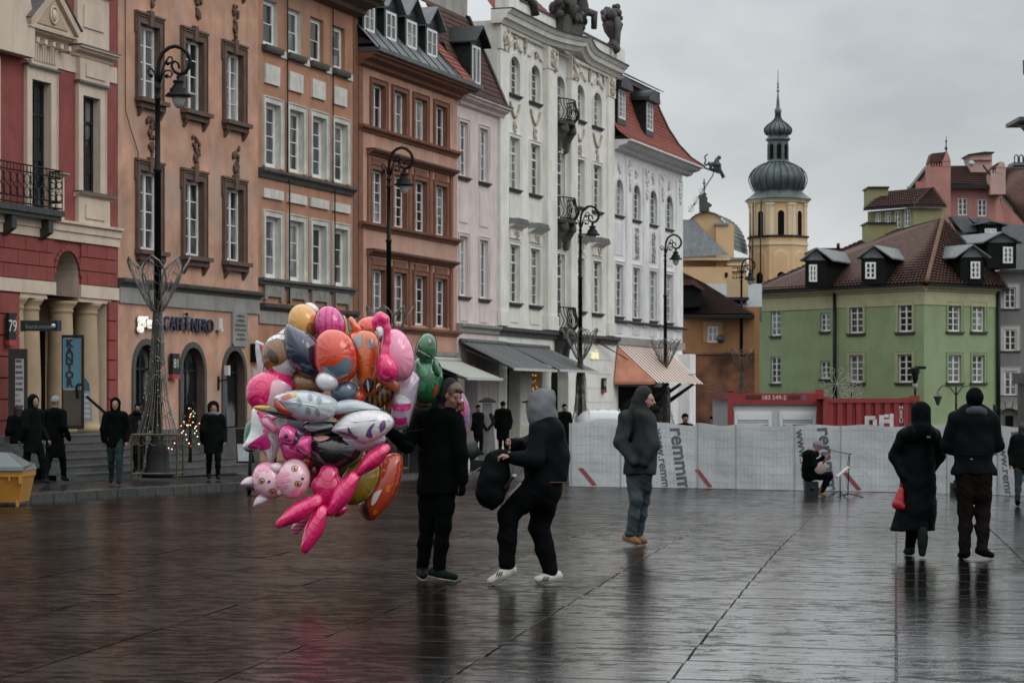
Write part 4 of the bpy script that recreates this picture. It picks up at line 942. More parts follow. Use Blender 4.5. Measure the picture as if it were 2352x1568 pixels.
# roof-edge elephant sign on its bracket
t = thing('elephant_bracket_sign', 'dark metal elephant with a castle on a rod from the red roof corner', 'sculpture', fw(114.3, .9, 0), 0)
VERD = mat('dark_bronze', (.045, .06, .06), .5, .4, 5, .2)
Dd = t.location.y; q = PXM(Dd); ox, oz = t.location.x, 0
def E5(x, y): # zoomed px -> local x,z
    px, py = (2700 + x / 5.6) * K, (580 + y / 5.6) * K
    return (px - CX) * q - ox, EYE + (HY - py) * q
def P5(*pts, dy=0): return [(E5(*p)[0], dy, E5(*p)[1]) for p in pts]
MB().tube(P5((420, 430), (640, 505), (850, 580), (1000, 630)), .045, 8).build('rod', VERD, t)
MB().tube(P5((860, 610), (850, 680), (670, 950)), .03, 6).build('stay', VERD, t)
mb = MB(); mb.smo = True
mb.tube(P5((725, 195), (718, 230), (680, 245), (660, 290), (690, 320), (680, 380), (660, 410), (690, 450), (745, 430), (780, 395)), [.022, .03, .034, .036, .036, .04, .045, .05, .055, .09], 8)
mb.tube(P5((780, 395), (800, 450), (800, 520), (850, 570)), [.1, .09, .08, .08], 8)
mb.tube(P5((840, 440), (960, 430), (990, 480)), [.13, .16, .14], 10)
mb.tube(P5((900, 470), (880, 580)), .08, 8).tube(P5((940, 470), (950, 600)), .08, 8).tube(P5((990, 470), (1010, 560), (1040, 620), (1090, 690)), [.1, .08, .07, .05], 8)
mb.tube(P5((1010, 610), (1080, 750)), .05, 6).tube(P5((1060, 600), (1060, 660), (1120, 720)), .045, 6)
xz = [E5(*p) for p in ((850, 430), (905, 300), (930, 290), (950, 300), (975, 310), (1000, 440))]; mb.prism(xz[::-1], -.1, .1)
mb.ball(P5((985, 285))[0], .11, 8, 6); mb.build('elephant', VERD, t)
mb = MB()
for c, r in (((605, 1045), 75), ((480, 1240), 75), ((365, 1425), 75)):
    for tw in (1, .35): mb.tube([(E5(c[0] + r * tw * math.cos(a) * .8 - r * .5 * math.sin(a) * (1 - tw), c[1] + r * math.sin(a))[0], .2 * math.cos(a) * (1 - tw), E5(c[0], c[1] + r * math.sin(a))[1]) for a in frange(0, 6.0, 16)], .008, 4, True)
mb.tube(P5((300, 1510), (430, 1330), (545, 1145), (660, 960)), .012, 5)
for c in ((430, 1330), (545, 1145), (660, 970)): mb.ball(P5(c)[0], .06, 6, 4)
mb.build('ring_chain', VERD, t)
# ================================================================ BUILDINGS AT THE FAR END OF THE SQUARE
class Far(House):
    """building placed by its own base point; several walls may stand in their own frames"""
    def __init__(h, name, label, base, cat='building'):
        h.root = thing(name, label, cat, base); h.base = Vector(base); h.s0 = 0; h.W = 0; h.ops = []; h.cache = {}; h.done = set()
    def frame(h, p0, p1):
        h.p0, h.p1 = Vector(p0), Vector(p1); d = h.p1 - h.p0; h.W = d.length; h.d = d / h.W; h.ops = []
        h.xf = Matrix.Translation((h.p0.x - h.base.x, h.p0.y - h.base.y, -h.base.z)) @ Matrix.Rotation(math.atan2(d.y, d.x), 4, 'Z')
    def px(h, x, y):
        m = (x - CX) / FPX; s = (m * h.p0.y - h.p0.x) / (h.d.x - m * h.d.y); Y = h.p0.y + s * h.d.y
        return s, EYE + (HY - y) / FPX * Y
    def win(h, x0, y0, x1, y1, **k):
        a, d = h.px(x0, y0); b, c = h.px(x1, y1); return h.window(a, b, c, d, **k)
    def commit(h):
        for ch in h.root.children:
            if ch.name not in h.done:
                ch.matrix_basis = h.xf @ ch.matrix_basis; h.done.add(ch.name)
    def loc(h, v): return Vector(v) - h.base
    def pbox(h, name, m, x0, y0, x1, y1, D, dep=3.0, taper=0):
        a, b = at(x0, y1, D), at(x1, y0, D); v = h.base
        o = MB().hexa([(a.x - v.x, D - v.y, a.z - v.z), (b.x - v.x, D - v.y, a.z - v.z), (b.x - v.x, D + dep - v.y, a.z - v.z), (a.x - v.x, D + dep - v.y, a.z - v.z),
                      (a.x + taper - v.x, D - v.y, b.z - v.z), (b.x - taper - v.x, D - v.y, b.z - v.z), (b.x - taper - v.x, D + dep - v.y, b.z - v.z), (a.x + taper - v.x, D + dep - v.y, b.z - v.z)]).build(name, m, h.root)
        h.done.add(o.name); return o
    def ppoly(h, name, m, pts, D, dep=.3):
        v = h.base; q = [at(x, y, D) for x, y in pts]
        o = MB().prism([(p.x - v.x, p.z - v.z) for p in q], D - v.y, D + dep - v.y).build(name, m, h.root); h.done.add(o.name); return o
    def tiles(h, P, Q, S_, T_, rows, cols, m):
        o = tile_slope(*[h.loc(p) for p in (P, Q, S_, T_)], rows, cols, m, 'roof_tile_field', h.root, .06, .09); h.done.add(o.name); return o
    def solid(h, name, m, quads):
        mb = MB()
        for q in quads: mb.add([h.loc(p) for p in q], [tuple(range(len(q)))])
        o = mb.build(name, m, h.root); h.done.add(o.name); return o
Z4 = lambda x, y: (1665.2 + .29198 * x, 545.5 + .29198 * y)
Z7 = lambda x, y: (1894.9 + .29297 * x, 229.7 + .29297 * y)
Z6 = lambda x, y: (1521.7 + .29297 * x, 114.8 + .29297 * y)
Z8 = lambda x, y: (1521.7 + .29297 * x, 516.8 + .29297 * y)
GRN = mat('green_stucco', (.25, .32, .175), .85, .13, .7, .2, streak=.12, patch=(.28, .34, .2))
GRB = mat('olive_cream_band', (.4, .39, .24), .85, .1, 1.5, .15, streak=.25)
GRO = mat('olive_stucco', (.24, .235, .11), .85, .1, 1, .15, streak=.15)
DSILL = mat('dark_sill', (.06, .065, .04), .7, .2, 3, .1)
H = Far('green_house', 'two-storey sage green house with brown tile hip roof and dormers', (20, 142, -.55))
C0, C1, C2 = (14.68, 146.2), (23.02, 135.0), (27.9, 139.2)
zE = 8.2
H.frame((*C0, 0), (*C1, 0))
for x0, y0, x1, y1, k in ((358, 562, 437, 770, 0), (748, 595, 826, 735, 0), (980, 537, 1086, 750, 1), (1362, 525, 1473, 740, 1), (358, 938, 437, 1145, 0), (748, 970, 826, 1110, 0), (980, 922, 1086, 1138, 1), (1360, 918, 1473, 1138, 1)):
    H.win(*Z4(x0, y0), *Z4(x1, y1), dep=.18, cols=2, rows=4 if y1 - y0 > 150 else 3, fr=.09, mu=.1, mn=.05, sill=(.24 if k else .05, .14, .16, DSILL), sur=(.16, .04, GRB) if k else None)
H.wall(-1.5, zE, GRN, back=False)
H.course('frieze', GRB, 0, H.W, 7.05, [(.05, 0), (.05, .75)]); H.course('eaves_cornice', GRB, -.2, H.W + .2, 7.8, CORN(.4, .3)); H.course('gutter', SLATED, -.3, H.W + .3, 8.1, [(.5, 0), (.52, .14)])
H.course('plinth_band', GRB, 0, H.W, -.1, [(.05, 0), (.05, .32), (.1, .34), (.1, .44)])
for x in (H.px(*Z4(873, 800))[0], .0): MB().tube([(x, -.12, 8.1), (x, -.12, -.5)], .1, 8).build('downpipe', PDARK, H.root)
MB().tube([(.2, -.03, .6), (4, -.05, .5), (8, -.03, .75)], .015, 4).build('cable', IRON, H.root)
H.commit()
H.frame((*C1, 0), (*C2, 0))
for x0, y0, x1, y1 in ((1755, 527, 1856, 740), (1945, 527, 2040, 740), (1755, 922, 1856, 1140), (1945, 922, 2040, 1140)):
    H.win(*Z4(x0, y0), *Z4(x1, y1), dep=.18, cols=2, rows=4, fr=.09, mu=.1, mn=.05, sill=(.24, .14, .16, DSILL), sur=(.14, .04, GRN))
H.wall(-1.5, zE, GRN, back=False)
H.course('frieze', GRB, 0, H.W, 7.05, [(.05, 0), (.05, .75)]); H.course('eaves_cornice', GRB, -.1, H.W, 7.8, CORN(.4, .3)); H.course('gutter', SLATED, -.2, H.W + .2, 8.1, [(.5, 0), (.52, .14)])
H.course('plinth_band', GRB, 0, H.W, -.1, [(.05, 0), (.05, .32), (.1, .34), (.1, .44)])
MB().tube([(H.W, -.15, 8.1), (H.W, -.15, -.5)], .12, 8).build('downpipe', PDARK, H.root); H.commit()
H.solid('rear_wall', GRN, [[(C0[0], C0[1], -1.5), (C0[0], C0[1], zE), (C0[0] + 8, C0[1] + 9, zE), (C0[0] + 8, C0[1] + 9, -1.5)], [(C2[0], C2[1], -1.5), (C2[0] + 2, C2[1] + 10, -1.5), (C2[0] + 2, C2[1] + 10, zE), (C2[0], C2[1], zE)]])
e0, e1, e2 = Vector((14.1, 146.3, 8.22)), Vector((23.05, 134.4, 8.22)), Vector((28.5, 138.9, 8.22))
ap, rl_ = at(*Z7(925, 925), 141), at(*Z7(330, 1090), 150)
lr = at(*Z7(-60, 1330), 151)
H.tiles(e0, e1, rl_, ap, 26, 52, TILED); H.tiles(e1, e2, ap, at(*Z7(1240, 1260), 143), 24, 22, TILED)
H.tiles(e0 + Vector((-.2, .3, 0)), e0, lr, rl_, 10, 4, TILED)
H.solid('roof_underside', SLATED, [[e0, e1, e2, e2 + Vector((2, 8, 0)), e0 + Vector((6, 8, 0))], [e0, rl_ - Vector((0, 0, .1)), e0 + Vector((6, 8, 0))]])
hr = MB(); hr.tube([H.loc(e1.lerp(ap, k / 20) + Vector((0, -.05, .05 + .03 * (k % 2)))) for k in range(21)], .13, 6); o = hr.build('hip_ridge', mat('mossy_ridge_tile', (.13, .06, .032), .8, .4, 6, .3), H.root); H.done.add(o.name)
H.frame((14, 138, 0), (30, 138, 0))
def fdormer(h, wx0, wy0, wx1, wy1, D, flip, roofm, dep=4.0, Z=Z4, win=.55, rise=.9, rows=3):
    """wooden dormer facing the square, long lead roof running back into the slope"""
    a, b = at(*Z(wx0, wy1), D), at(*Z(wx1, wy0), D); v = h.base; sh = flip * dep * .55
    x0, x1, z0, z1 = a.x - v.x, b.x - v.x, a.z - v.z, b.z - v.z; y = D - v.y; xl, xr = x0 - (win if flip < 0 else .22), x1 + (win if flip > 0 else .22)
    if flip == 0: xl, xr = x0 - .35, x1 + .35
    o = MB().hexa([(xl, y, z0 - .3), (xr, y, z0 - .3), (xr + sh, y + dep, z0 - .3), (xl + sh, y + dep, z0 - .3), (xl, y, z1 + .25), (xr, y, z1 + .25), (xr + sh, y + dep, z1 + .25), (xl + sh, y + dep, z1 + .25)]).build('dormer', mat('black_timber', (.006, .0068, .0062), .7, .3, 4, .2, spec=.15), h.root); h.done.add(o.name)
    xm = (xl + xr) / 2; rf = MB()
    for xe in (xl - .35, xr + .35):
        rf.hexa([(xe, y - .3, z1 + .18), (xm, y - .3, z1 + rise), (xm + sh, y + dep, z1 + rise), (xe + sh, y + dep, z1 + .18), (xe, y - .3, z1 + .26), (xm, y - .3, z1 + rise + .08), (xm + sh, y + dep, z1 + rise + .08), (xe + sh, y + dep, z1 + .26)])
    rf.prism([(xl, z1 + .2), (xr, z1 + .2), (xm, z1 + rise)], y, y + .1); o2 = rf.build('dormer_roof', roofm, o)
    h.frame((a.x, D - .04, 0), (b.x, D - .04, 0)); h.window(0, b.x - a.x, a.z, b.z, 0, 2, rows, PWHITE, GLASS, hole=False, y=0, fr=.1, mu=.1, mn=.06); h.commit()
DLEAD = mat('pale_lead', (.15, .165, .165), .45, .3, 3, .15, streak=.4, stretch=(4, 1, 1))
fdormer(H, 660, 213, 722, 348, 139.6, 1, DLEAD); fdormer(H, 1102, 195, 1184, 325, 136.8, 1, DLEAD); fdormer(H, 1930, 190, 2005, 323, 136.6, -1, DLEAD)
# rooftop storey in olive
H.frame((at(*Z7(335, 900), 150).x, 150, 0), (at(*Z7(690, 900), 147).x, 147, 0))
for x0, y0, x1, y1 in ((388, 885, 438, 955), (465, 880, 515, 958), (540, 872, 592, 1003), (618, 862, 668, 995)):
    H.win(*Z7(x0, y0), *Z7(x1, y1), dep=.12, cols=2, rows=3, fr=.09, mu=.09, mn=.05)
H.wall(H.px(*Z7(600, 1100))[1], H.px(*Z7(690, 845))[1], GRO, back=False); H.commit()
H.solid('penthouse_side', GRO, [[at(*Z7(690, 845), 147), at(*Z7(690, 1100), 147), at(*Z7(950, 1100), 149.5), at(*Z7(950, 850), 149.5)]])
H.tiles(at(*Z7(300, 855), 149.5), at(*Z7(695, 825), 146.5), at(*Z7(480, 722), 153), at(*Z7(840, 690), 151), 10, 22, TILED); H.tiles(at(*Z7(695, 825), 146.5), at(*Z7(955, 830), 149), at(*Z7(838, 690), 151), at(*Z7(845, 690), 151), 10, 14, TILED)
H.solid('penthouse_gutter', SLATED, [[at(*Z7(300, 850), 149.4), at(*Z7(300, 868), 149.4), at(*Z7(695, 842), 146.4), at(*Z7(695, 822), 146.4)], [at(*Z7(695, 822), 146.4), at(*Z7(695, 842), 146.4), at(*Z7(955, 845), 149), at(*Z7(955, 826), 149)]])
for x0, y0, x1, y1, D_ in ((345, 690, 498, 830, 151.5), (332, 968, 556, 1170, 146.5)):
    H.pbox('chimney_block', GRO, *Z7(x0, y0), *Z7(x1, y1), D_, 2.2); H.pbox('chimney_cap', SLATED, *Z7(x0 - 8, y0 - 12), *Z7(x1 + 8, y0), D_ - .15, 2.5)

# pink house rising behind
PKD = mat('dusky_pink_stucco', (.42, .2, .175), .85, .12, 1, .2, streak=.25); PKL = mat('light_pink_stucco', (.5, .33, .29), .85, .1, 1, .2, streak=.25)
H = Far('pink_rooftop_house', 'dusky pink house with tile-capped chimneys rising above the green house', (32, 158, -.55))
H.frame((at(*Z7(985, 800), 156).x, 156, 0), (at(*Z7(1335, 800), 156).x, 156, 0))
for x0, y0, x1, y1 in ((1042, 765, 1118, 905), (1197, 775, 1270, 912)): H.win(*Z7(x0, y0), *Z7(x1, y1), dep=.15, cols=2, rows=3, fr=.09, mu=.1, mn=.05)
H.wall(-1.5, H.px(*Z7(1100, 660))[1], PKD, back=False); H.commit()
H.solid('side_wall', PKD, [[at(*Z7(1335, 660), 156), at(*Z7(1335, 1700), 156), at(*Z7(1600, 1700), 160), at(*Z7(1380, 760), 160)], [at(*Z7(1380, 770), 157), at(*Z7(1380, 1010), 157), at(*Z7(1600, 1260), 157), at(*Z7(1600, 1010), 157)]])
H.pbox('parapet_roof', PKD, *Z7(720, 640), *Z7(985, 1000), 157.5, 4); H.tiles(at(*Z7(975, 680), 155.5), at(*Z7(1365, 690), 155.5), at(*Z7(985, 520), 160), at(*Z7(1235, 520), 160), 10, 26, TILED)
H.solid('roof_edge', SLATED, [[at(*Z7(975, 655), 155.4), at(*Z7(975, 690), 155.4), at(*Z7(1365, 700), 155.4), at(*Z7(1365, 670), 155.4)], [at(*Z7(1235, 520), 155.2), at(*Z7(1360, 690), 155.2), at(*Z7(1368, 660), 155.2), at(*Z7(1240, 505), 155.2)]])
H.ppoly('gable_wall', PKD, [Z7(700, 690), Z7(985, 690), Z7(985, 525), Z7(820, 510)], 158.5); H.ppoly('gable_verge', SLATED, [Z7(675, 685), Z7(700, 692), Z7(822, 540), Z7(820, 500)], 158.0, 2)
for x0, y0, x1, y1, px_, D_, mm in ((815, 525, 985, 960, 925, 154.5, PKD), (1300, 575, 1416, 740, 1345, 155, PKL)):
    H.pbox('chimney_stack', mm, *Z7(x0, y0), *Z7(x1, y1), D_, 1.4); v = y0
    for k in range(5 if D_ == 154.5 else 3):
        xx = x0 + 4 + k * 21; H.pbox('chimney_pier', mm, *Z7(xx, v - 28), *Z7(xx + 9, v), D_, 1.2)
    H.pbox('chimney_top', mm, *Z7(px_ - 5, v - 50), *Z7(x1, v), D_ - .02, 1.4)
    H.ppoly('chimney_gable', mm, [Z7(px_ - 2, v - 45), Z7(x1, v - 45), Z7(x1 - 8, v - 80), Z7((px_ + x1) / 2, v - 128 if D_ == 154.5 else v - 95)], D_ - .05, 1.4)
    H.ppoly('chimney_tiles', TILED, [Z7(x0 - 2, v - 28), Z7(px_ - 2, v - 38), Z7(px_ + 25, v - 118 if D_ == 154.5 else v - 90), Z7(x0 + 22, v - 105 if D_ == 154.5 else v - 60)], D_ + .02, 1.2)
H.pbox('chimney_stack', PKL, *Z7(1142, 440), *Z7(1310, 600), 158.5, 2); H.ppoly('chimney_cornice', PKL, [Z7(1142, 470), Z7(1310, 470), Z7(1308, 430), Z7(1326, 412), Z7(1126, 428), Z7(1144, 450)], 158.3, 2.4); H.ppoly('chimney_cap', SLATED, [Z7(1122, 432), Z7(1330, 414), Z7(1328, 406), Z7(1250, 405), Z7(1124, 424)], 158.1, 2.6)
MB().tube([H.loc(at(*Z7(949, 400), 154.5)), H.loc(at(*Z7(951, 280), 154.5))], [.05, .015], 6).ball(H.loc(at(*Z7(949, 380), 154.5)), .1, 6, 4).ball(H.loc(at(*Z7(950, 325), 154.5)), .07, 6, 4).build('finial', IRON, H.root)
H.tiles(at(*Z7(1380, 740), 157), at(*Z7(1640, 1040), 157), at(*Z7(1415, 530), 160), at(*Z7(1640, 530), 160), 22, 20, TILED)
MB().lathe([(.02, 0), (.14, .02), (.22, .07)], n=16).build('satellite_dish', plain('dish_grey', (.4, .42, .43), .5), H.root).matrix_basis = Matrix.Translation(H.loc(at(*Z7(1147, 500), 157.8))) @ Matrix.Rotation(R(70), 4, 'X')
# dark lead roofs and grey house on the right
GRY = mat('grey_violet_stucco', (.21, .195, .2), .85, .12, 1, .2, streak=.25)
H = Far('grey_house', 'grey house at the right edge with white-framed windows and dark lead roof', (30.5, 146, -.55))
H.frame((at(2296, 700, 143).x, 143, 0), (at(2420, 700, 143).x, 143, 0))
for x0, y0, x1, y1 in ((2197, 390, 2288, 558), (2197, 722, 2292, 890), (2197, 1047, 2295, 1240)):
    H.win(*Z4(x0, y0), *Z4(x1, y1), dep=.1, cols=2, rows=3, fr=.09, mu=.09, mn=.05, sur=(.2, .05, mat('pale_window_surround', (.5, .5, .49), .7, .1, 2, .1)), sill=(.28, .1, .1, DSILL))
    H.win(*Z4(x0 + 290, y0), *Z4(x1 + 290, y1), dep=.1, cols=2, rows=3, fr=.09, mu=.09, mn=.05, sur=(.2, .05, MATS['pale_window_surround']), sill=(.28, .1, .1, DSILL))
H.wall(-1.5, H.px(*Z4(2200, 262))[1], GRY, depth=6); zc = H.px(*Z4(2200, 275))[1]
H.course('eaves_cornice', mat('white_cornice', (.55, .55, .54), .7, .1, 2, .1), 0, H.W, zc, CORN(.3, .22)); H.commit()
H.solid('lead_roof', SLATED, [[at(*Z7(1200, 1330), 142.5), at(*Z7(1700, 1330), 142.5), at(*Z7(1700, 1000), 149), at(*Z7(960, 905), 149)], [at(*Z7(960, 905), 148.9), at(*Z7(1200, 1330), 142.4), at(*Z7(1380, 1420), 141.5), at(*Z7(1340, 1450), 141.5)]])
H.ppoly('roof_plane', SLATE, [Z7(985, 915), Z7(1100, 905), Z7(1215, 1030), Z7(1085, 1040)], 147, 1); H.ppoly('roof_plane', SLATE, [Z7(1120, 920), Z7(1290, 930), Z7(1350, 975), Z7(1170, 960)], 147, 1)
fdormer(H, 1393, 1152, 1470, 1280, 140.5, -1, SLATE, 4, Z7, .9, .8); fdormer(H, 1250, 1008, 1342, 1042, 146.5, 0, SLATE, 2, Z7, .3, .4, 1)
mb = MB()
for k in range(7):
    a0 = math.pi * k / 7; a1 = math.pi * (k + 1) / 7 - .05; c = at(*Z4(2238, 1440), 141); qq = []
    for rr in (.75, 1.15):
        for a in (a0, a1): qq.append((c.x - H.base.x - rr * math.cos(a), c.z - H.base.z + rr * math.sin(a)))
    mb.hexa([(qq[0][0], -5, qq[0][1]), (qq[1][0], -5, qq[1][1]), (qq[1][0], -4.6, qq[1][1]), (qq[0][0], -4.6, qq[0][1]), (qq[2][0], -5, qq[2][1]), (qq[3][0], -5, qq[3][1]), (qq[3][0], -4.6, qq[3][1]), (qq[2][0], -4.6, qq[2][1])])
o = mb.build('arched_stone_portal', mat('pale_sandstone', (.3, .29, .27), .8, .25, 3, .2), H.root); H.done.add(o.name)
H.pbox('portal_wall', GRY, *Z4(2150, 1250), *Z4(2500, 1700), 141.4, 1.6); 
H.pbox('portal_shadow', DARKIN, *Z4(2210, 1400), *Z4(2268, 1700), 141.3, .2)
H.ppoly('porch_roof', SLATED, [Z4(2000, 1370), Z4(2180, 1355), Z4(2150, 1330), Z4(2080, 1295), Z4(2030, 1290)], 139, 2.5)
# far chimney pair at the right edge
H = Far('chimney_block_house', 'twin round-headed chimney vents behind the tiled roof at the right edge', (36, 170, -.55))
H.pbox('roof_base', SLATED, *Z7(1475, 510), *Z7(1640, 1300), 165, 4); H.pbox('vent_shelf', SLATE, *Z7(1478, 488), *Z7(1640, 512), 164.8, 2)
for k in range(3):
    x = 1500 + k * 38; mb = MB(); c = at(*Z7(x, 455), 165.5); qz = PXM(165.5) * .293
    mb.tube([H.loc(c + Vector((-14 * qz, 0, -34 * qz))), H.loc(c + Vector((-14 * qz, 0, 8 * qz))), H.loc(c + Vector((-9 * qz, 0, 20 * qz))), H.loc(c + Vector((0, 0, 24 * qz))), H.loc(c + Vector((9 * qz, 0, 20 * qz))), H.loc(c + Vector((14 * qz, 0, 8 * qz))), H.loc(c + Vector((14 * qz, 0, -34 * qz)))], 5 * qz, 6)
    mb.build('vent_hood', SLATED, H.root)
# column of the king: capital and pedestal edge reach into the picture
H = Far('monument_column', 'dark stone column whose capital juts in at the upper right edge', (at(2400, 900, 112).x, 112, -.55), 'monument')
qz = PXM(112); GRAN = mat('dark_granite', (.05, .05, .052), .45, .3, 4, .2)
zt = EYE + (HY - 283) * qz + .55
MB().box(-75 * qz, 75 * qz, -75 * qz, 75 * qz, zt - .05, zt + .12).lathe([(24 * qz, zt - 1.1), (26 * qz, zt - 1.0), (30 * qz, zt - .7), (48 * qz, zt - .35), (62 * qz, zt - .05)], n=24).build('capital', GRAN, H.root)
MB().lathe([(26 * qz, 3.5), (25 * qz, 6), (23 * qz, zt - 1.1)], n=32).build('shaft', GRAN, H.root)
MB().box(-62 * qz, 62 * qz, -62 * qz, 62 * qz, 3.0, 3.5).box(-52 * qz, 52 * qz, -52 * qz, 52 * qz, 0, 3.0).lathe([(40 * qz, 3.5), (30 * qz, 4.4)], n=24).build('pedestal', GRAN, H.root)
MB().lathe([(.5, 0), (.45, .6), (.35, 1.4), (.42, 2.0), (.2, 2.4), (.2, 2.7), (.05, 2.9)], cz=zt + .1, n=12).tube([(-.3, 0, zt + 1.9), (-.95, -.1, zt + 2.3), (-1.0, -.1, zt + 2.9)], [.14, .1, .06], 8).build('bronze_figure', VERD, H.root)

# ---------------- ochre house with brick base
OCH = mat('dark_ochre_stucco', (.3, .15, .065), .85, .14, .8, .2, streak=.2)
H = Far('ochre_house', 'ochre house on an old brick base with one window and brown tile roof', (at(1650, 900, 128).x, 128, -.55))
H.frame((at(1545, 800, 127).x, 127, 0), (at(1733, 800, 127).x, 127, 0))
H.win(*Z8(352, 792), *Z8(438, 920), dep=.12, cols=2, rows=2, fr=.1, mu=.09, mn=.06, sur=(.2, .04, mat('ochre_light_trim', (.4, .25, .13), .85, .1, 2, .1)))
zb = H.px(*Z8(400, 1015))[1]
H.wall(-1.5, H.px(*Z8(400, 715))[1], OCH, depth=4)
def brick_mat():
    m = bpy.data.materials.new('old_brick'); m.use_nodes = True; t = m.node_tree; b = t.nodes['Principled BSDF']; b.inputs['Roughness'].default_value = .9
    tc_ = t.nodes.new('ShaderNodeTexCoord'); oi = t.nodes.new('ShaderNodeObjectInfo'); n = t.nodes.new('ShaderNodeTexNoise'); n.inputs['Scale'].default_value = 1.2; n.inputs['Detail'].default_value = 6
    ge = t.nodes.new('ShaderNodeNewGeometry'); t.links.new(ge.outputs['Position'], n.inputs['Vector'])
    r = t.nodes.new('ShaderNodeValToRGB'); t.links.new(n.outputs[0], r.inputs[0]); r.color_ramp.elements[0].position = .35; r.color_ramp.elements[1].position = .68
    r.color_ramp.elements[0].color = (.07, .03, .019, 1); r.color_ramp.elements[1].color = (.3, .13, .07, 1); t.links.new(r.outputs[0], b.inputs['Base Color']); return m
BRK = brick_mat(); MORT = mat('old_mortar', (.11, .075, .055), .9, .3, 3, .2)
H.bx('brick_backing', MORT, 0, H.W, -.05, -.002, -1.4, zb); bm_ = MB(); z = -1.38; r = 0
while z < zb - .1:
    x = -.12 * (r % 2)
    while x < H.W - .05:
        bm_.box(max(0, x) + .01, min(H.W, x + .26), -.07 - random.random() * .02, -.05, z, z + .075); x += .275
    z += .09; r += 1
tag(bm_.build('bricks', BRK, H.root), kind='stuff')
H.bx('brick_ledge', BRK, 0, H.W, -.14, 0, zb, zb + .1)
MB().lathe([(.02, 0), (.16, .03), (.24, .08)], n=14).build('satellite_dish', plain('dish_dark', (.07, .08, .09), .5), H.root).matrix_basis = Matrix.Translation((H.px(*Z8(450, 890))[0], -.5, H.px(*Z8(450, 895))[1])) @ Matrix.Rotation(R(80), 4, 'X')
H.commit()
H.tiles(at(*Z8(130, 705), 127.2), at(*Z8(722, 705), 125.3), at(*Z8(140, 360), 133), at(*Z8(330, 470), 133), 20, 30, TILED)
H.solid('gutter', SLATED, [[at(*Z8(130, 700), 127), at(*Z8(130, 725), 127), at(*Z8(722, 728), 125.2), at(*Z8(722, 700), 125.2)], [at(*Z8(130, 726), 127), at(*Z8(130, 726), 130), at(*Z8(722, 728), 130), at(*Z8(722, 728), 125.2)]])
H.ppoly('eyelid_dormer', MATS['black_timber'], [Z8(120, 650), Z8(305, 640), Z8(305, 500), Z8(240, 455), Z8(120, 450)], 126.6, 3.5); H.ppoly('eyelid_roof', TILED, [Z8(120, 470), Z8(240, 470), Z8(310, 510), Z8(330, 500), Z8(250, 430), Z8(120, 420)], 126.3, 4)
# cream chimney on the lead roof next door
H = Far('lead_roof_annex', 'lead-roofed annex with a cream chimney between the ochre and green houses', (at(1690, 700, 134).x, 134, -.55))
H.pbox('annex_wall', OCH, *Z8(660, 640), *Z8(760, 1700), 134, 5); H.solid('lead_roof', DLEAD, [[at(*Z8(330, 640), 134.5), at(*Z8(780, 640), 134.5), at(*Z8(780, 460), 142), at(*Z8(330, 460), 142)], [at(*Z8(780, 640), 134.5), at(*Z8(330, 640), 134.5), at(*Z8(330, 760), 134.6), at(*Z8(780, 760), 134.6)]])
H.pbox('chimney', mat('cream_chimney', (.5, .37, .22), .85, .1, 1, .2), *Z8(522, 400), *Z8(672, 570), 135, 1.6); H.pbox('chimney_flashing', SLATED, *Z8(516, 565), *Z8(678, 588), 134.9, 1.8)
for k in range(5): H.pbox('flue_hole', DARKIN, *Z8(550 + k * 24, 405), *Z8(561 + k * 24, 418), 134.98, .1)
# ---------------- church: nave with copper barrel roof, and bell tower
YEL = mat('warm_yellow_stucco', (.64, .43, .24), .85, .09, .5, .15, streak=.14); YEC = mat('pale_yellow_trim', (.66, .54, .38), .85, .08, 1, .12, streak=.12)
COPG = mat('green_copper', (.22, .27, .265), .5, .25, .6, .1, streak=.55, stretch=(1, 1, 1)); COPD = mat('dark_copper_dome', (.08, .108, .103), .4, .5, .7, .1, streak=.7)
H = Far('church_nave', 'yellow church nave with a pale green copper barrel roof', (at(1620, 800, 212).x, 218, -.6))
qz = PXM(210) * .29297; c = at(*Z6(345, 1570), 210); ax = Vector((.25, .97, 0)).normalized(); rr = 292 * qz; n = 24; sd_ = Vector((1, -.15, 0)).normalized()
def arcp(r_, t, off): return H.loc(c + sd_ * (r_ * .72 * math.cos(t)) + Vector((0, 0, r_ * math.sin(t))) + ax * off)
mb = MB(); g0 = [arcp(rr, math.pi * i / n, 0) for i in range(n + 1)]; mb.add(g0, [tuple(range(n + 1))]); mb.add([g0[0], g0[-1], g0[-1] - Vector((0, 0, 14)), g0[0] - Vector((0, 0, 14))], [(0, 1, 2, 3)]); mb.build('gable_wall', YEL, H.root)
mb = MB(); mb.smo = True; Lg = 7.5
vs = []
for off in (-.25, Lg):
    for i in range(n + 1): vs.append(arcp(rr * 1.03, math.pi * i / n, off))
mb.add(vs, [(i, i + 1, n + 2 + i, n + 1 + i) for i in range(n)]); rf = mb.build('barrel_roof', COPG, H.root)
sm = MB()
for i in range(1, n, 1): sm.tube([arcp(rr * 1.04, math.pi * i / n, -.25), arcp(rr * 1.04, math.pi * i / n, Lg)], .035, 4)
sm.build('standing_seams', COPG, rf)
H.pbox('transept_wall', YEL, *Z6(120, 1700), *Z6(545, 2300), 208, 5); H.pbox('transept_cornice', YEC, *Z8(120, 252), *Z8(530, 275), 207.7, 5)
H.solid('transept_lead_roof', SLATE, [[at(*Z8(100, 250), 207.5), at(*Z8(520, 235), 207.5), at(*Z6(245, 1330), 210), at(*Z6(110, 1330), 210)]])
H.pbox('pier', YEL, *Z6(420, 1365), *Z6(560, 1700), 209.2, 1.5); H.pbox('pier_cap', COPG, *Z6(410, 1355), *Z6(520, 1372), 209, 1.8)
H.pbox('drum_wall', YEL, *Z8(510, 270), *Z8(660, 800), 209, 4); 
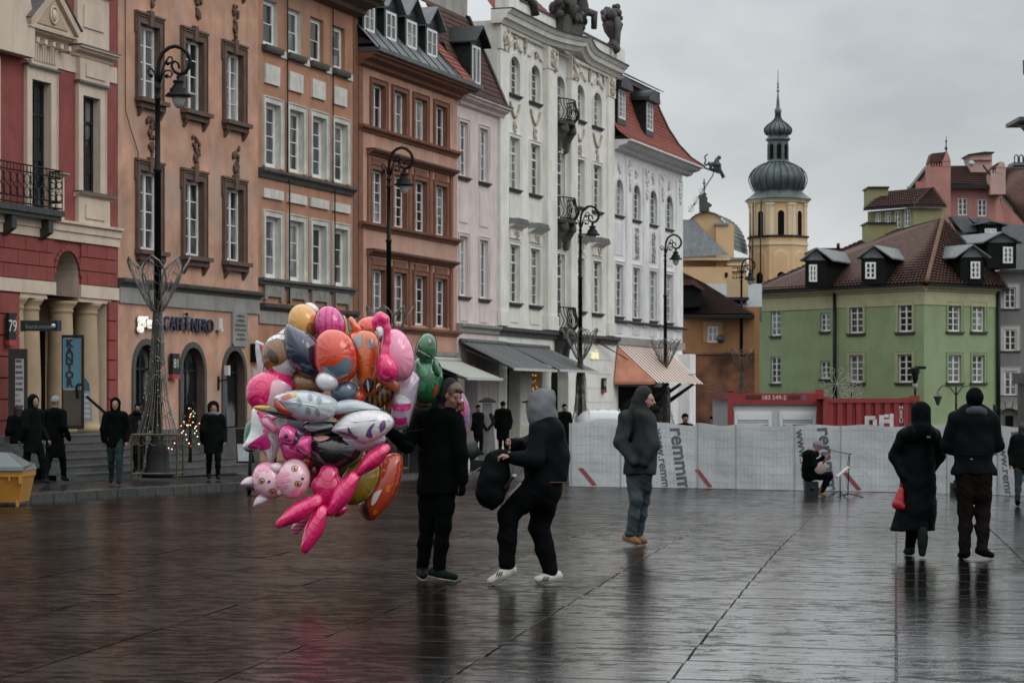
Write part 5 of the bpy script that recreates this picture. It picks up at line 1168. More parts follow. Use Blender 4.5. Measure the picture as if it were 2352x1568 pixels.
for k, zz in enumerate((255, 300, 345)): H.pbox('drum_cornice', YEC if k else COPG, *Z8(505, zz), *Z8(662, zz + 16), 208.7, 4)
H.pbox('slit_window', DARKIN, *Z8(490, 372), *Z8(512, 412), 207.9, .2)
mb = MB(); mb.prism([(H.loc(at(*Z6(x, y), 210)).x, H.loc(at(*Z6(x, y), 210)).z) for x, y in ((290, 1270), (362, 1268), (360, 1235), (382, 1228), (378, 1215), (345, 1195), (348, 1165), (335, 1150), (342, 1135), (322, 1120), (298, 1140), (288, 1150))], -8.8, -7.6)
o = mb.build('stone_finial', SCULP, H.root); mb = MB(); mb.tube([H.loc(at(*Z6(327, 1125), 209.6)), H.loc(at(*Z6(326, 1012), 209.6))], .06, 6).tube([H.loc(at(*Z6(313, 1045), 209.6)), H.loc(at(*Z6(339, 1045), 209.6))], .05, 6); mb.build('cross', IRON, o)
# tower
H = Far('bell_tower', 'yellow bell tower crowned by two dark green copper onion domes', (at(1786.9, 700, 215).x, 215, -.6))
qz = PXM(215) * .29297; zt = lambda y: EYE + (HY - (114.8 + .29297 * y)) * PXM(215) + .6
PR = lambda L_: [(r * qz, zt(y)) for y, r in L_]
A8 = R(22.5)
shaft = MB().lathe(PR([(2400, 238), (1480, 238)]), n=8, a0=A8).lathe(PR([(1468, 228), (1205, 228)]), n=8, a0=A8).build('shaft', YEL, H.root)
MB().lathe(PR([(1482, 240), (1478, 252), (1466, 252), (1462, 230)]), n=8, a0=A8).build('string_course', SLATED, H.root); MB().lathe(PR([(1540, 240), (1540, 246), (1520, 246), (1520, 240)]), n=8, a0=A8).build('string_course', YEC, H.root)
MB().lathe(PR([(1215, 230), (1205, 248), (1192, 252), (1190, 262), (1182, 262)]), n=8, a0=A8).build('cornice', YEC, H.root)
def octa(face, u, half, y0, y1, r, m, name, proud=.05, arch=False):
    """flat piece on face `face` of the octagon at apothem r, from -half+u..half+u (zoom px)"""
    ap_ = r * math.cos(math.pi / 8) * qz; th = -math.pi / 2 + face * math.pi / 4
    z0, z1 = zt(y1), zt(y0); a, b = (u - half) * qz, (u + half) * qz
    if arch:
        po = [(a, z0), (b, z0), (b, z1 - (b - a) / 2)] + [((a + b) / 2 + (b - a) / 2 * math.cos(t_), z1 - (b - a) / 2 + (b - a) / 2 * math.sin(t_)) for t_ in frange(.3, math.pi - .3, 6)] + [(a, z1 - (b - a) / 2)]
    else: po = [(a, z0), (b, z0), (b, z1), (a, z1)]
    o_ = MB().prism(po, -ap_ - proud, -ap_ + .03).build(name, m, shaft); o_.rotation_euler = (0, 0, th + math.pi / 2); return o_
for f in (-2, -1, 0, 1, 2):
    for u in (-72, 72): octa(f, u, 17, 1222, 1465, 228, YEC, 'pilaster', .1); octa(f, u, 22, 1212, 1232, 228, YEC, 'capital', .16)
    octa(f, 0, 34, 1262, 1462, 228, YEC, 'window_frame', .05, True); octa(f, 0, 25, 1272, 1465, 228, DARKIN, 'belfry_window', .07, True)
    octa(f, 0, 60, 1575, 2100, 238, YEC, 'blind_panel', .04, True); octa(f, 0, 52, 1590, 2100, 238, YEL, 'blind_panel_field', .06, True); octa(f, 0, 30, 1750, 2000, 238, DARKIN, 'arched_window', .09, True)
ribs = 24
def ribbed(L_, m, name):
    """copper dome laid in gores: each gore swells slightly between raised seams"""
    mb = MB(); mb.smo = True; pr = PR(L_); sub = 4; nn = ribs * sub; vs = []
    for r, z in pr:
        for k in range(nn):
            a = 2 * math.pi * k / nn; w_ = 1 + (.05 if k % sub == 0 else 0) - .05 * abs(math.cos(math.pi * (k % sub) / sub))
            vs.append((r * w_ * math.cos(a), r * w_ * math.sin(a), z))
    mb.add(vs, [(i * nn + k, i * nn + (k + 1) % nn, (i + 1) * nn + (k + 1) % nn, (i + 1) * nn + k) for i in range(len(pr) - 1) for k in range(nn)])
    do_ = mb.build(name, m, H.root); sm_ = MB()
    for k in range(ribs): a = 2 * math.pi * k / ribs; sm_.tube([(r * 1.055 * math.cos(a), r * 1.055 * math.sin(a), z) for r, z in pr], .035, 4)
    sm_.build('dome_seams', SLATED, do_); return do_
MB().lathe(PR([(1184, 268), (1178, 272), (1160, 245), (1130, 210), (1108, 186)]), n=8, a0=A8).build('skirt_roof', COPD, H.root)
ribbed([(1110, 184), (1095, 190), (1075, 202), (1040, 216), (1005, 218), (970, 205), (935, 178), (905, 135), (888, 98)], COPD, 'onion_dome')
MB().lathe(PR([(888, 95), (882, 100), (876, 92), (870, 86), (720, 84), (712, 90), (708, 102), (700, 102)]), n=8, a0=A8).build('lantern', COPD, H.root)
for f in range(8):
    th = f * math.pi / 4; o_ = MB().prism([(-17 * qz, zt(860)), (17 * qz, zt(860)), (17 * qz, zt(760)), (8 * qz, zt(742)), (-8 * qz, zt(742)), (-17 * qz, zt(760))], -82 * qz, -70 * qz).build('lantern_opening', DARKIN, H.root); o_.rotation_euler = (0, 0, th)
MB().lathe(PR([(700, 100), (690, 92), (678, 80), (668, 82)]), n=8, a0=A8).build('lantern_roof', COPD, H.root)
ribs = 16
ribbed([(670, 82), (655, 98), (635, 104), (615, 102), (590, 80), (565, 48), (545, 28), (525, 20), (500, 20)], COPD, 'upper_onion')
MB().lathe(PR([(505, 20), (490, 27), (470, 27), (458, 18), (445, 14), (435, 14), (340, 5), (330, 4)]), n=12).build('spire', COPD, H.root)
MB().ball((0, 0, zt(320)), 13 * qz, 12, 8).build('gilt_ball', mat('gilt', (.45, .25, .07), .4, .1, 4, 0, metal=.6), H.root)
MB().lathe(PR([(308, 5), (290, 6), (275, 4), (266, 9), (262, 3), (155, 1.5)]), n=8).build('finial_rod', IRON, H.root)
for x, y0 in ((690, 1215), (752, 1190)):
    X = (x - 905) * qz; MB().tube([(X, -2.35, zt(y0)), (X, -2.4, zt(1460)), (X - .08, -2.6, zt(1500)), (X - .08, -2.55, zt(2000))], .07, 6).build('downpipe', SLATED, H.root)
# low roof behind the green house and a bare tree
H = Far('low_far_house', 'low flat-roofed house with a flue pipe left of the green roof', (at(1915, 700, 175).x, 176, -.6))
H.pbox('wall', PKL, *Z4(712, 92), *Z4(990, 800), 174, 6); H.pbox('roof_slab', SLATED, *Z4(705, 82), *Z4(1000, 94), 173.7, 6.5); MB().tube([H.loc(at(*Z4(891, 90), 173.6)), H.loc(at(*Z4(891, 45), 173.6))], .12, 8).build('flue_pipe', SLATED, H.root)
t = thing('bare_tree', 'leafless winter tree in front of the bell tower', 'tree', (at(1842, 800, 168).x, 168, -.55)); rn = random.Random(21)
tr = MB(); tw = MB(); tr.tube([(0, 0, 0), (.1, 0, 3.5), (0, .1, 6.5), (.2, 0, 8.6)], [.2, .16, .12, .07], 8)
def branch(p, d, ln, r, lev):
    q = p + d * ln; mid_ = p + d * ln * .5 + Vector((rn.gauss(0, .06), rn.gauss(0, .06), .05)) * ln
    (tr if lev < 1 else tw).tube([p, mid_, q], [r, r * .75, r * .5], 5)
    if lev < 4:
        for _ in range(3 if lev < 3 else 2):
            nd = (d + Vector((rn.gauss(0, .5), rn.gauss(0, .5), rn.gauss(.12, .35)))).normalized(); branch(p.lerp(q, rn.uniform(.5, 1)), nd, ln * rn.uniform(.55, .8), r * .55, lev + 1)
for k in range(7):
    a = rn.uniform(0, 6.28); branch(Vector((0, 0, 5 + k * .5)), Vector((math.cos(a) * .8, math.sin(a) * .8, .75)).normalized(), 1.9, .07, 0)
BARK = mat('bare_bark', (.05, .038, .03), .9, .3, 6, .2); tr.build('trunk', BARK, t); tw.build('crown', BARK, t)
# ================================================================ STREET FURNITURE
def lamp_post():
    q = .3333 * 53.8 / FPX
    def T(*pts, y=0): return [((x - 1095) * q, y, (1105 - zy * .3333) * 53.8 / FPX) for x, zy in pts]
    root = link('street_lamp', None)
    zc = lambda zy: (1105 - zy * .3333) * 53.8 / FPX
    MB().lathe([(.36, 0), (.36, .1), (.3, .14), (.3, .2), (.26, .24), (.25, .55), (.2, .75), (.14, .85), (.15, .92), (.11, .98), (.1, 1.6), (.12, 1.65), (.09, 1.7)], n=20).build('base', IRON, root)
    MB().lathe([(.085, 1.7), (.075, zc(1215)), (.095, zc(1210)), (.095, zc(1190)), (.065, zc(1185)), (.055, zc(720)), (.075, zc(715)), (.075, zc(700)), (.05, zc(690)), (.05, zc(650)), (.085, zc(635)), (.05, zc(620)), (.045, zc(590))], n=14).build('pole', IRON, root)
    MB().tube(T((1097, 620), (1097, 520), (1105, 450), (1130, 390), (1175, 355), (1215, 345), (1260, 358), (1300, 395), (1318, 440), (1312, 490), (1285, 525), (1245, 540), (1210, 520), (1192, 490), (1195, 462), (1215, 450), (1238, 465), (1245, 500)), [.045] * 12 + [.035, .033, .03, .028, .026, .024], 8).build('crook', IRON, root)
    for pts in (((1108, 600), (1125, 520), (1150, 455), (1172, 420), (1192, 420), (1200, 445), (1185, 462), (1165, 465)), ((1088, 600), (1075, 540), (1058, 505), (1038, 497), (1028, 515), (1035, 540), (1050, 550)), ((1110, 600), (1128, 545), (1150, 515), (1180, 512), (1198, 535), (1182, 560), (1158, 552))):
        MB().tube(T(*pts), .022, 6).ball(T(pts[-1])[0], .05, 6, 5).build('scroll', IRON, root)
    lx = (1240 - 1095) * q
    MB().lathe([(.03, zc(545)), (.06, zc(560)), (.03, zc(575)), (.12, zc(582)), (.14, zc(592)), (.1, zc(602)), (.13, zc(618)), (.16, zc(632)), (.2, zc(640)), (.2, zc(660)), (.24, zc(668)), (.3, zc(685)), (.3, zc(693)), (.16, zc(694))], lx, n=20).build('lamp_hood', IRON, root)
    MB().lathe([(.14, zc(694)), (.15, zc(715)), (.12, zc(745)), (.06, zc(768)), (.01, zc(775))], lx, n=16).build('lamp_glass', plain('frosted_lamp_glass', (.4, .4, .39), .2), root)
    return root
WIRE = mat('wire_mesh', (.2, .19, .175), .5, .3, 8, 0, metal=.4)
def wire_flower():
    root = link('wire_flower_decoration', None); z0, R1, Hh = 3.7, .72, 1.2
    for k in range(7):
        a0 = 2 * math.pi * k / 7 + .2; mb = MB(); prev = None
        def P(u, t):                  # u across -1..1, t up 0..1
            r = .12 + (R1 - .12) * t ** .85; half = math.pi / 7 * 1.25 * math.sin(math.pi * min(1, .06 + t * .94)) ** .75
            return (r * math.cos(a0 + u * half), r * math.sin(a0 + u * half), z0 + Hh * t + .05 * (1 - u * u))
        for sgn in (-1, 1): mb.tube([P(sgn, t) for t in frange(0, 1, 11)], .02, 4)
        for i in range(1, 6):
            t = i / 6.2; mb.tube([P(-1, t), P(-.3, min(1, t + .06)), P(.4, max(0, t - .03)), P(1, t)], .006, 3, caps=False)
        for u in (-.5, 0, .5): mb.tube([P(u, t) for t in (.03, .35, .65, .93)], .006, 3, caps=False)
        mb.build('petal', WIRE, root)
    rn = random.Random(4); mb = MB()
    for k in range(26):
        a = 2 * math.pi * k / 26; r1 = .46 + rn.uniform(-.04, .04)
        mb.tube([(.1 * math.cos(a), .1 * math.sin(a), z0), (.16 * math.cos(a + .2), .16 * math.sin(a + .2), 2.6), (.24 * math.cos(a), .24 * math.sin(a), 1.7), (r1 * math.cos(a), r1 * math.sin(a), .96)], .009, 3, caps=False)
    for zz, r in ((3.4, .13), (3.0, .16), (2.6, .18), (2.2, .2), (1.8, .25), (1.4, .34)):
        mb.tube([(r * math.cos(a), r * math.sin(a), zz + .1 * math.sin(3 * a)) for a in frange(0, 5.9, 16)], .008, 3, True)
    mb.build('wire_skirt', WIRE, root)
    mb = MB()
    for zz in (.96, .1): mb.tube([(.5 * x, .5 * y, zz) for x, y in ((-1, -1), (1, -1), (1, 1), (-1, 1))], .022, 4, True)
    for x, y in ((-1, -1), (1, -1), (1, 1), (-1, 1)): mb.tube([(.5 * x, .5 * y, 0), (.5 * x, .5 * y, .97)], .022, 4)
    for sx, sy in ((0, -1), (1, 0), (-1, 0), (0, 1)):
        for u in (-.3, 0, .3):
            mb.tube([(.5 * sx + (.0 if sx else u + .12 * math.cos(a)), .5 * sy + (0 if sy else u + .12 * math.cos(a)), .84 + .12 * math.sin(a)) for a in frange(0, 5.6, 9)], .012, 4, True)
    mb.build('base_frame', mat('tarnished_brass', (.09, .07, .045), .5, .3, 6, 0, metal=.5), root)
    mb = MB()
    for k in range(120):
        a = rn.uniform(0, 6.28); zz = rn.uniform(1.0, 3.6); r = .1 + .36 * ((3.7 - zz) / 2.75) ** 1.7 + .02
        mb.ball((r * math.cos(a), r * math.sin(a), zz), .013, 4, 3)
    tag(mb.build('fairy_lights', plain('clear_bulb', (.5, .5, .48), .15), root), kind='stuff')
    return root
lp0, wf0 = lamp_post(), wire_flower()
LL = ['street lamp at the steps in front of the orange cafe house', 'street lamp behind the balloons, before the terracotta house', 'street lamp in front of the white palace balconies', 'street lamp beside the copper awning at the pale corner house', 'farthest street lamp, in front of the ochre house']
for k, (px, D) in enumerate(((362, 53.8), (893, 71.7), (1333, 93), (1528, 109), (1703, 127))):
    X = (px - CX) / FPX * D; z = -.06 if k == 0 else zg(X, D) + .1
    for src, nm, cat, lab, grp in ((lp0, 'street_lamp', 'street lamp', 'black crook-necked ' + LL[k], 'crook-necked street lamps along the row'), (wf0, 'wire_flower_decoration', 'decoration', 'wire tulip decoration around the ' + LL[k].replace('street ', ''), 'wire tulip decorations on the lamps')):
        o = src if k == 0 else copy_tree(src)
        o.location = (X, D, z); o.rotation_euler = (0, 0, 0 if k == 0 else R((0, -8, 6, -5, 8)[k]))
        tag(o, lab, cat, grp)
# ---------------- sheeted site fence
SHEET = mat('white_fence_sheet', (.52, .545, .555), .5, .1, .8, .6, fine=4, bdist=.04, streak=.22)
PRINT = mat('grey_print', (.1, .112, .13), .6, .15, 4, 0); PRED = mat('red_print', (.27, .06, .07), .6, .15, 4, 0); ZINC = mat('zinc_tube', (.2, .2, .2), .45, .2, 5, 0, metal=.5)
TEXT_ROT = Matrix.Rotation(R(-82), 4, 'Z')
fpts = [gp(1308, 1117), gp(1600, 1121.5), gp(1822, 1126), gp(2095, 1131.5), gp(2290, 1137), gp(2480, 1143)]
FL = ['leftmost sheeted fence panel, its printed letters partly behind the hooded man', 'sheeted fence panel with one large upright print, right of the walking man', 'sheeted fence panel behind the busker', 'sheeted fence panel behind the woman with the red bag', 'sheeted fence panel at the right edge behind the man']
FH = 1.56
for k in range(5):
    a, b = fpts[k], fpts[k + 1]; d = b - a; W_ = math.hypot(d.x, d.y); rz = math.atan2(d.y, d.x)
    t = thing('fence_panel', FL[k], 'fence', a, rz, None); sl_ = d.z / W_
    rn = random.Random(k); nx_, nz_ = 46, 16; mb = MB(); mb.smo = True; ph = [rn.uniform(0, 6) for _ in range(6)]
    def sh(u, v):
        x = u * W_; zt_ = FH + .025 * math.sin(4.2 * u * 3.1 + ph[0]) + .03 * abs(math.sin(5 * u + ph[1])) - (.02 if v < 1 else 0)
        y = .01 * math.sin(9 * u + 3 * v + ph[2]) + .005 * math.sin(23 * u + ph[3] + 2 * math.sin(3 * v)) + .004 * math.sin(14 * v + ph[4] + 6 * u) - .02
        return (x, y - .03, .015 + v * zt_ + sl_ * x)
    for i in range(nx_ + 1):
        for j in range(nz_ + 1): mb.v.append(sh(i / nx_, j / nz_))
    for i in range(nx_):
        for j in range(nz_):
            mb.f.append((i * (nz_ + 1) + j, (i + 1) * (nz_ + 1) + j, (i + 1) * (nz_ + 1) + j + 1, i * (nz_ + 1) + j + 1)); mb.m.append(0); mb.sm.append(True)
    mb.build('sheet', SHEET, t)
    MB().tube([(.02, .03, 0), (.02, .03, FH - .01)], .02, 6).tube([(W_ - .02, .03, sl_ * W_), (W_ - .02, .03, FH - .01 + sl_ * W_)], .02, 6).tube([(.02, .03, FH - .03), (W_ - .02, .03, FH - .03 + sl_ * W_)], .02, 6).build('frame', ZINC, t)
    wm = MB(); x = .1
    WIREG = mat('sheet_grid_line', (.4, .42, .43), .6, .1, 3, 0)
    def on(x, z, e=.0025):
        p = sh(x / W_, max(0, min(1, z / FH))); return (x, p[1] - e, p[2])
    while x < W_ - .05:
        wm.tube([on(x, z, .001) for z in frange(.03, FH - .05, 10)], .0035, 3, caps=False); x += .105
    for z in frange(.15, FH - .1, 6): wm.tube([on(x, z, .001) for x in frange(.03, W_ - .03, 40)], .0035, 3, caps=False)
    tag(wm.build('wire_grid', WIREG, t), kind='stuff')
    for x in (.0, W_ * .36 + .1): MB().tube([on(min(x + .05, W_), z, .004) for z in frange(0, FH, 8)], .014, 5).build('sheet_fold', mat('sheet_seam', (.28, .29, .3), .6, .1, 3, 0), t)
    # upright printed lettering, following the sheet
    def print_on(txt, size, m, x, z, name):
        o = textmesh(txt, size, m, name, t, 0.0, 'LEFT', TEXT_ROT, .014 if size > .4 else .006)
        bmm = bmesh.new(); bmm.from_mesh(o.data); bmesh.ops.subdivide_edges(bmm, edges=[e for e in bmm.edges if e.calc_length() > .12], cuts=2); 
        for v in bmm.verts:
            v.co = Vector(on(min(max(x + v.co.x, .01), W_ - .01), min(max(z + v.co.y, .02), FH - .02), .006))
        bmm.to_mesh(o.data); bmm.free()
    def slash(x):
        mb = MB(); L_ = 7
        for i in range(L_):
            u0, u1 = i / L_, (i + 1) / L_
            mb.quad(on(x + .36 * u0, .42 - .42 * u0 + .02, .006), on(x + .36 * u1, .42 - .42 * u1 + .02, .006), on(x + .12 + .36 * u1, .44 - .42 * u1 + .02, .006), on(x + .12 + .36 * u0, .44 - .42 * u0 + .02, .006))
        mb.build('red_slash', PRED, t)
    inv = lambda px: ((px - CX) / FPX * a.y - a.x) / (math.cos(rz) - (px - CX) / FPX * math.sin(rz))
    if k == 0:
        print_on('remm', .58, PRINT, inv(1274) , 1.9, 'large_print'); slash(inv(1328)); print_on('www.remm', .3, PRINT, inv(1512), 1.42, 'small_print'); print_on('remmm', .5, PRINT, inv(1553), 1.5, 'large_print')
    if k == 1: slash(inv(1597))
    if k == 2: print_on('www.remm', .32, PRINT, inv(1838), 1.47, 'small_print'); print_on('remmm', .5, PRINT, inv(1893), 1.53, 'large_print'); slash(inv(1937))
    if k == 4: print_on('www.remm', .3, PRINT, inv(2305), 1.3, 'small_print'); print_on('remm', .5, PRINT, inv(2338), 1.5, 'large_print')
    MB().box(-.3, .3, -.1, .12, -.12, .0).build('foot', GSD, t)
# ---------------- red site containers
CRED = mat('container_red', (.24, .022, .022), .45, .15, 1.5, .05, streak=.2); CGREY = mat('container_grey_panel', (.42, .44, .45), .5, .06, 2, .02); SHUT = plain('white_shutter', (.62, .63, .64), .45)
X0, X1, D = at(1672, 900, 62).x, at(1891, 900, 62).x, 62.0; zt_ = 1.89; zb_ = zt_ - 2.55
t = thing('red_office_container', 'red framed site container numbered 183 549-2 with grey wall and shutters', 'container', (X0, D, zb_)); W_ = X1 - X0; Hc = 2.55
MB().box(0, .14, 0, .14, 0, Hc).box(W_ - .16, W_, 0, .16, 0, Hc).box(.14, W_ - .16, .01, .12, Hc - .34, Hc - .05).box(0, .16, 0, .16, Hc - .02, Hc + .03).box(W_ - .2, W_ + .01, -.01, .2, Hc - .1, Hc + .05).box(.14, W_ - .16, .01, .12, 0, .2).box(W_ - .1, W_, .16, 6, Hc - .2, Hc).box(0, .1, .16, 6, Hc - .2, Hc).build('frame', CRED, t)
MB().box(.14, W_ - .16, .09, .12, .2, Hc - .34).box(.1, W_ - .1, .12, 6, .1, Hc - .06).build('grey_wall', CGREY, t)
for a, b in ((.17, 1.13), (1.33, W_ - .19)):
    w_ = MB().box(a, b, .05, .09, Hc - .58, Hc - .5).box(a, a + .09, .05, .09, .8, Hc - .58).box(b - .09, b, .05, .09, .8, Hc - .58).box(a + .09, b - .09, .03, .09, Hc - .73, Hc - .58).build('shutter_box', SHUT, t)
    for r in range(9 if a < 1 else 2): MB().box(a + .1, b - .1, .06, .088, Hc - .79 - r * .06, Hc - .745 - r * .06).build('shutter_slat', SHUT, w_)
    MB().box(a + .09, b - .09, .086, .1, .85, Hc - .7).build('window_glass', GLASS, w_)
for a, b in ((.46, .85), (1.55, 1.85)): MB().box(a, b, .0, .0105, Hc - .2, Hc - .1).build('fork_pocket', plain('pocket_dark', (.06, .008, .008), .6), t)
textmesh('183 549-2', .155, plain('white_stencil', (.62, .62, .62), .5), 'number', t, .002, 'CENTER', Matrix.Translation((1.18, .006, Hc - .16)) @ FRONT)
MB().box(1.92, 1.99, .004, .0095, Hc - .21, Hc - .1).build('blue_label', plain('label_blue', (.05, .12, .3), .5), t)
X0, X1 = at(1893, 900, 60.5).x, at(2110, 900, 60.5).x; W_ = X1 - X0; zt_ = 1.74
t = thing('corrugated_red_container', 'corrugated red shipping container with white painted marks, right of the numbered one', 'container', (X0, 60.5, zt_ - 2.55)); rz_ = 0
mb = MB(); mb.box(0, .1, 0, .12, 0, Hc).box(W_ - .14, W_, 0, .14, 0, Hc).box(.1, W_ - .14, .0, .1, Hc - .14, Hc - .03).box(W_ - .2, W_ + .02, -.02, .2, Hc - .1, Hc + .04).box(0, .16, -.01, .16, Hc - .1, Hc + .01).box(.1, W_ - .14, 0, .1, 0, .16)
mb.build('frame', CRED, t); mb = MB(); x = .1; n = 9; p = (W_ - .24) / n; pl = []
for i in range(n): pl += [(x + i * p, .03), (x + i * p + p * .55, .03), (x + i * p + p * .65, .1), (x + i * p + p * .9, .1)]
pl.append((W_ - .14, .03))
for (xa, ya), (xb, yb) in zip(pl, pl[1:]): mb.quad((xa, ya, .16), (xb, yb, .16), (xb, yb, Hc - .14), (xa, ya, Hc - .14))
mb.build('corrugated_front', CRED, t); mb = MB(); x = .14
for i in range(24):
    for (ya, xa), (yb, xb) in (((x, W_ - .02), (x + .14, W_ - .02)), ((x + .14, W_ - .02), (x + .18, W_ - .07)), ((x + .18, W_ - .07), (x + .24, W_ - .07)), ((x + .24, W_ - .07), (x + .25, W_ - .02))): mb.quad((xa + ya * .1, ya, .1), (xb + yb * .1, yb, .1), (xb + yb * .1, yb, Hc - .1), (xa + ya * .1, ya, Hc - .1))
    x += .25
mb.quad((0, .1, Hc - .04), (W_, .1, Hc - .04), (W_ + .6, 6.1, Hc - .04), (0, 6.1, Hc - .04)); mb.build('corrugated_side', CRED, t)
MB().hexa([(W_ - .06, .1, Hc - .12), (W_ + .04, .1, Hc - .12), (W_ + .64, 6.1, Hc - .12), (W_ + .54, 6.1, Hc - .12), (W_ - .06, .1, Hc), (W_ + .04, .1, Hc), (W_ + .64, 6.1, Hc), (W_ + .54, 6.1, Hc)]).build('side_rail', CRED, t)
for i, c in enumerate('MBXU'): textmesh(c, .14, MATS['white_stencil'], 'letter', t, .002, 'CENTER', Matrix.Translation((1.93, .02, 2.28 - i * .11)) @ FRONT)
WPT = mat('white_spray', (.5, .5, .5), .6, .2, 4, 0); mb = MB()
for a, b, c, d in ((1.02, 1.12, 1.7, 2.08), (1.12, 1.28, 1.98, 2.08), (1.22, 1.32, 1.7, 2.0), (1.38, 1.5, 1.7, 2.1), (1.5, 1.64, 1.9, 2.0), (1.5, 1.62, 2.04, 2.12), (1.64, 1.74, 1.7, 2.14)): mb.box(a, b, .012, .028, c, d)
mb.build('painted_mark', WPT, t)
# ---------------- things round the square
t = thing('covered_white_van', 'white rounded vehicle roof showing above the left end of the fence', 'van', gp(1386, 1060) if False else Vector((at(1386, 950, 67).x, 67, zg(2.5, 67))))
mb = MB(); mb.smo = True; ns = 28; prof = []
for yy, sc in ((-.9, .75), (-.85, .92), (-.6, .99), (0, 1), (1.5, 1), (3.4, .97), (3.7, .8)):
    ring = []
    for i in range(ns):
        a = 2 * math.pi * i / ns; c_, s_ = math.cos(a), math.sin(a)
        ring.append((.72 * sc * math.copysign(abs(c_) ** .5, c_), yy, 1.0 + .95 * sc * math.copysign(abs(s_) ** .55, s_)))
    prof.append(ring)
mb.v = [p for r in prof for p in r]
for i in range(len(prof) - 1):
    for k in range(ns): mb.f.append((i * ns + k, i * ns + (k + 1) % ns, (i + 1) * ns + (k + 1) % ns, (i + 1) * ns + k)); mb.m.append(0); mb.sm.append(True)
mb.add([prof[0][k] for k in range(ns)], [tuple(range(ns))]); mb.build('body', mat('white_van_paint', (.62, .64, .66), .4, .05, 1, .05), t)
for x in (-.42, -.14, .14, .42): MB().tube([(x, -.88, 1.2), (x, -.9, 1.6), (x, -.84, 1.86), (x, -.5, 1.955), (x, 1, 1.962)], .012, 5).build('roof_seam', mat('van_seam', (.4, .42, .44), .5, .1, 2, 0), t)
for x, y in ((-.65, -.3), (.65, -.3), (-.65, 2.6), (.65, 2.6)): MB().tube([(x - .08, y, .32), (x + .08, y, .32)], .32, 16).build('wheel', PDARK, t)
p = gp(28, 1160); t = thing('grit_bin', 'yellow grit bin with grey-green lid at the left edge', 'bin', p); q = PXM(p.y)
YLW = mat('yellow_plastic', (.42, .19, .028), .45, .12, 2, .08, streak=.25); LIDM = mat('green_grey_lid', (.1, .125, .125), .3, .2, 2, .05)
MB().hexa([(-45 * q, -.35, .06), (26 * q, -.35, .06), (26 * q, .45, .06), (-45 * q, .45, .06), (-54 * q, -.45, .47), (36 * q, -.45, .47), (36 * q, .55, .47), (-54 * q, .55, .47)]).box(-58 * q, 38 * q, -.48, .58, .47, .57).box(20 * q, 25 * q, -.4, -.3, .0, .1).box(-42 * q, -36 * q, -.4, -.3, 0, .1).box(29 * q, 36 * q, -.5, -.42, .36, .48).box(6 * q, 10 * q, -.5, -.42, .4, .48).build('tub', YLW, t)
MB().hexa([(-47 * q, -.383, .262), (31 * q, -.383, .262), (31 * q, .5, .262), (-47 * q, .5, .262), (-47 * q, -.405, .285), (31 * q, -.405, .285), (31 * q, .5, .285), (-47 * q, .5, .285)]).build('rib', YLW, t)
MB().hexa([(-60 * q, -.52, .57), (40 * q, -.52, .57), (40 * q, .6, .57), (-60 * q, .6, .57), (-60 * q, -.5, .63), (40 * q, -.5, .63), (36 * q, .55, .66), (-60 * q, .6, .66)]).hexa([(-60 * q, -.49, .63), (38 * q, -.49, .63), (36 * q, .5, .64), (-60 * q, .5, .64), (-60 * q, -.2, .86), (-6 * q, -.2, .84), (-10 * q, .3, .84), (-60 * q, .3, .86)]).build('lid', LIDM, t)
# Christmas tree with lights on the steps
p = at(437, 1042, 56.5); D = p.y; t = thing('christmas_tree', 'small lit Christmas tree in front of the middle cafe arch', 'tree', p)
rn = random.Random(9); mb = MB(); MB().tube([(0, 0, -.2), (0, 0, 1.2)], [.05, .015], 6).build('trunk', BARK, t)
for k in range(2600):
    h_ = rn.random() ** .8; zz = .05 + h_ * 1.15; r = (1 - h_) * .5 * rn.uniform(.35, 1.08) + .02; a = rn.uniform(0, 6.28); c = Vector((r * math.cos(a), r * math.sin(a), zz - r * .2))
    d = Vector((math.cos(a + rn.gauss(0, .5)), math.sin(a + rn.gauss(0, .5)), rn.uniform(-.3, .4))) * rn.uniform(.05, .1); s_ = Vector((-d.y, d.x, rn.uniform(-.05, .05))).normalized() * .008
    mb.quad(c - s_, c + s_, c + d + s_ * .3, c + d - s_ * .3)
mb.build('crown', mat('fir_needles', (.012, .035, .022), .6, .4, 6, 0), t)
for nm, cc, n, st in (('warm_lights', (1, .85, .6), 40, 2.2), ('red_baubles', (.5, .04, .02), 14, .6)):
    mb = MB()
    for k in range(n):
        h_ = rn.random(); zz = .1 + h_ * 1.0; r = (1 - h_) * .5 + .03; a = rn.uniform(3.3, 6.2); mb.ball((r * math.cos(a), r * math.sin(a), zz), .013 if st > 1 else .022, 6, 4)
    tag(mb.build(nm, emit(nm, cc, st), t), kind='stuff')  # baubles get a small glow of their own too, though no lamps
p = at(553, 1057, 65.5); p.z = -.03; t = thing('pavement_sign', 'leaning white A-board with a picture beside the red-hooded man', 'sign board', p, R(-12))
MB().hexa([(-.1, 0, 0), (.28, 0, 0), (.28, .06, 0), (-.1, .06, 0), (-.24, .25, .92), (.14, .25, .92), (.14, .29, .92), (-.24, .29, .92)]).build('frame', PDARK, t)
MB().hexa([(-.07, -.012, .05), (.25, -.012, .05), (.25, -.002, .05), (-.07, -.002, .05), (-.2, .23, .79), (.11, .23, .79), (.11, .24, .79), (-.2, .24, .79)]).build('poster', mat('poster_white', (.45, .5, .54), .5, .25, 3, 0, patch=(.3, .25, .15)), t)
MB().hexa([(-.05, .45, 0), (.25, .45, 0), (.25, .48, 0), (-.05, .48, 0), (-.2, .28, .8), (.12, .28, .8), (.12, .3, .8), (-.2, .3, .8)]).build('rear_leg', PDARK, t)
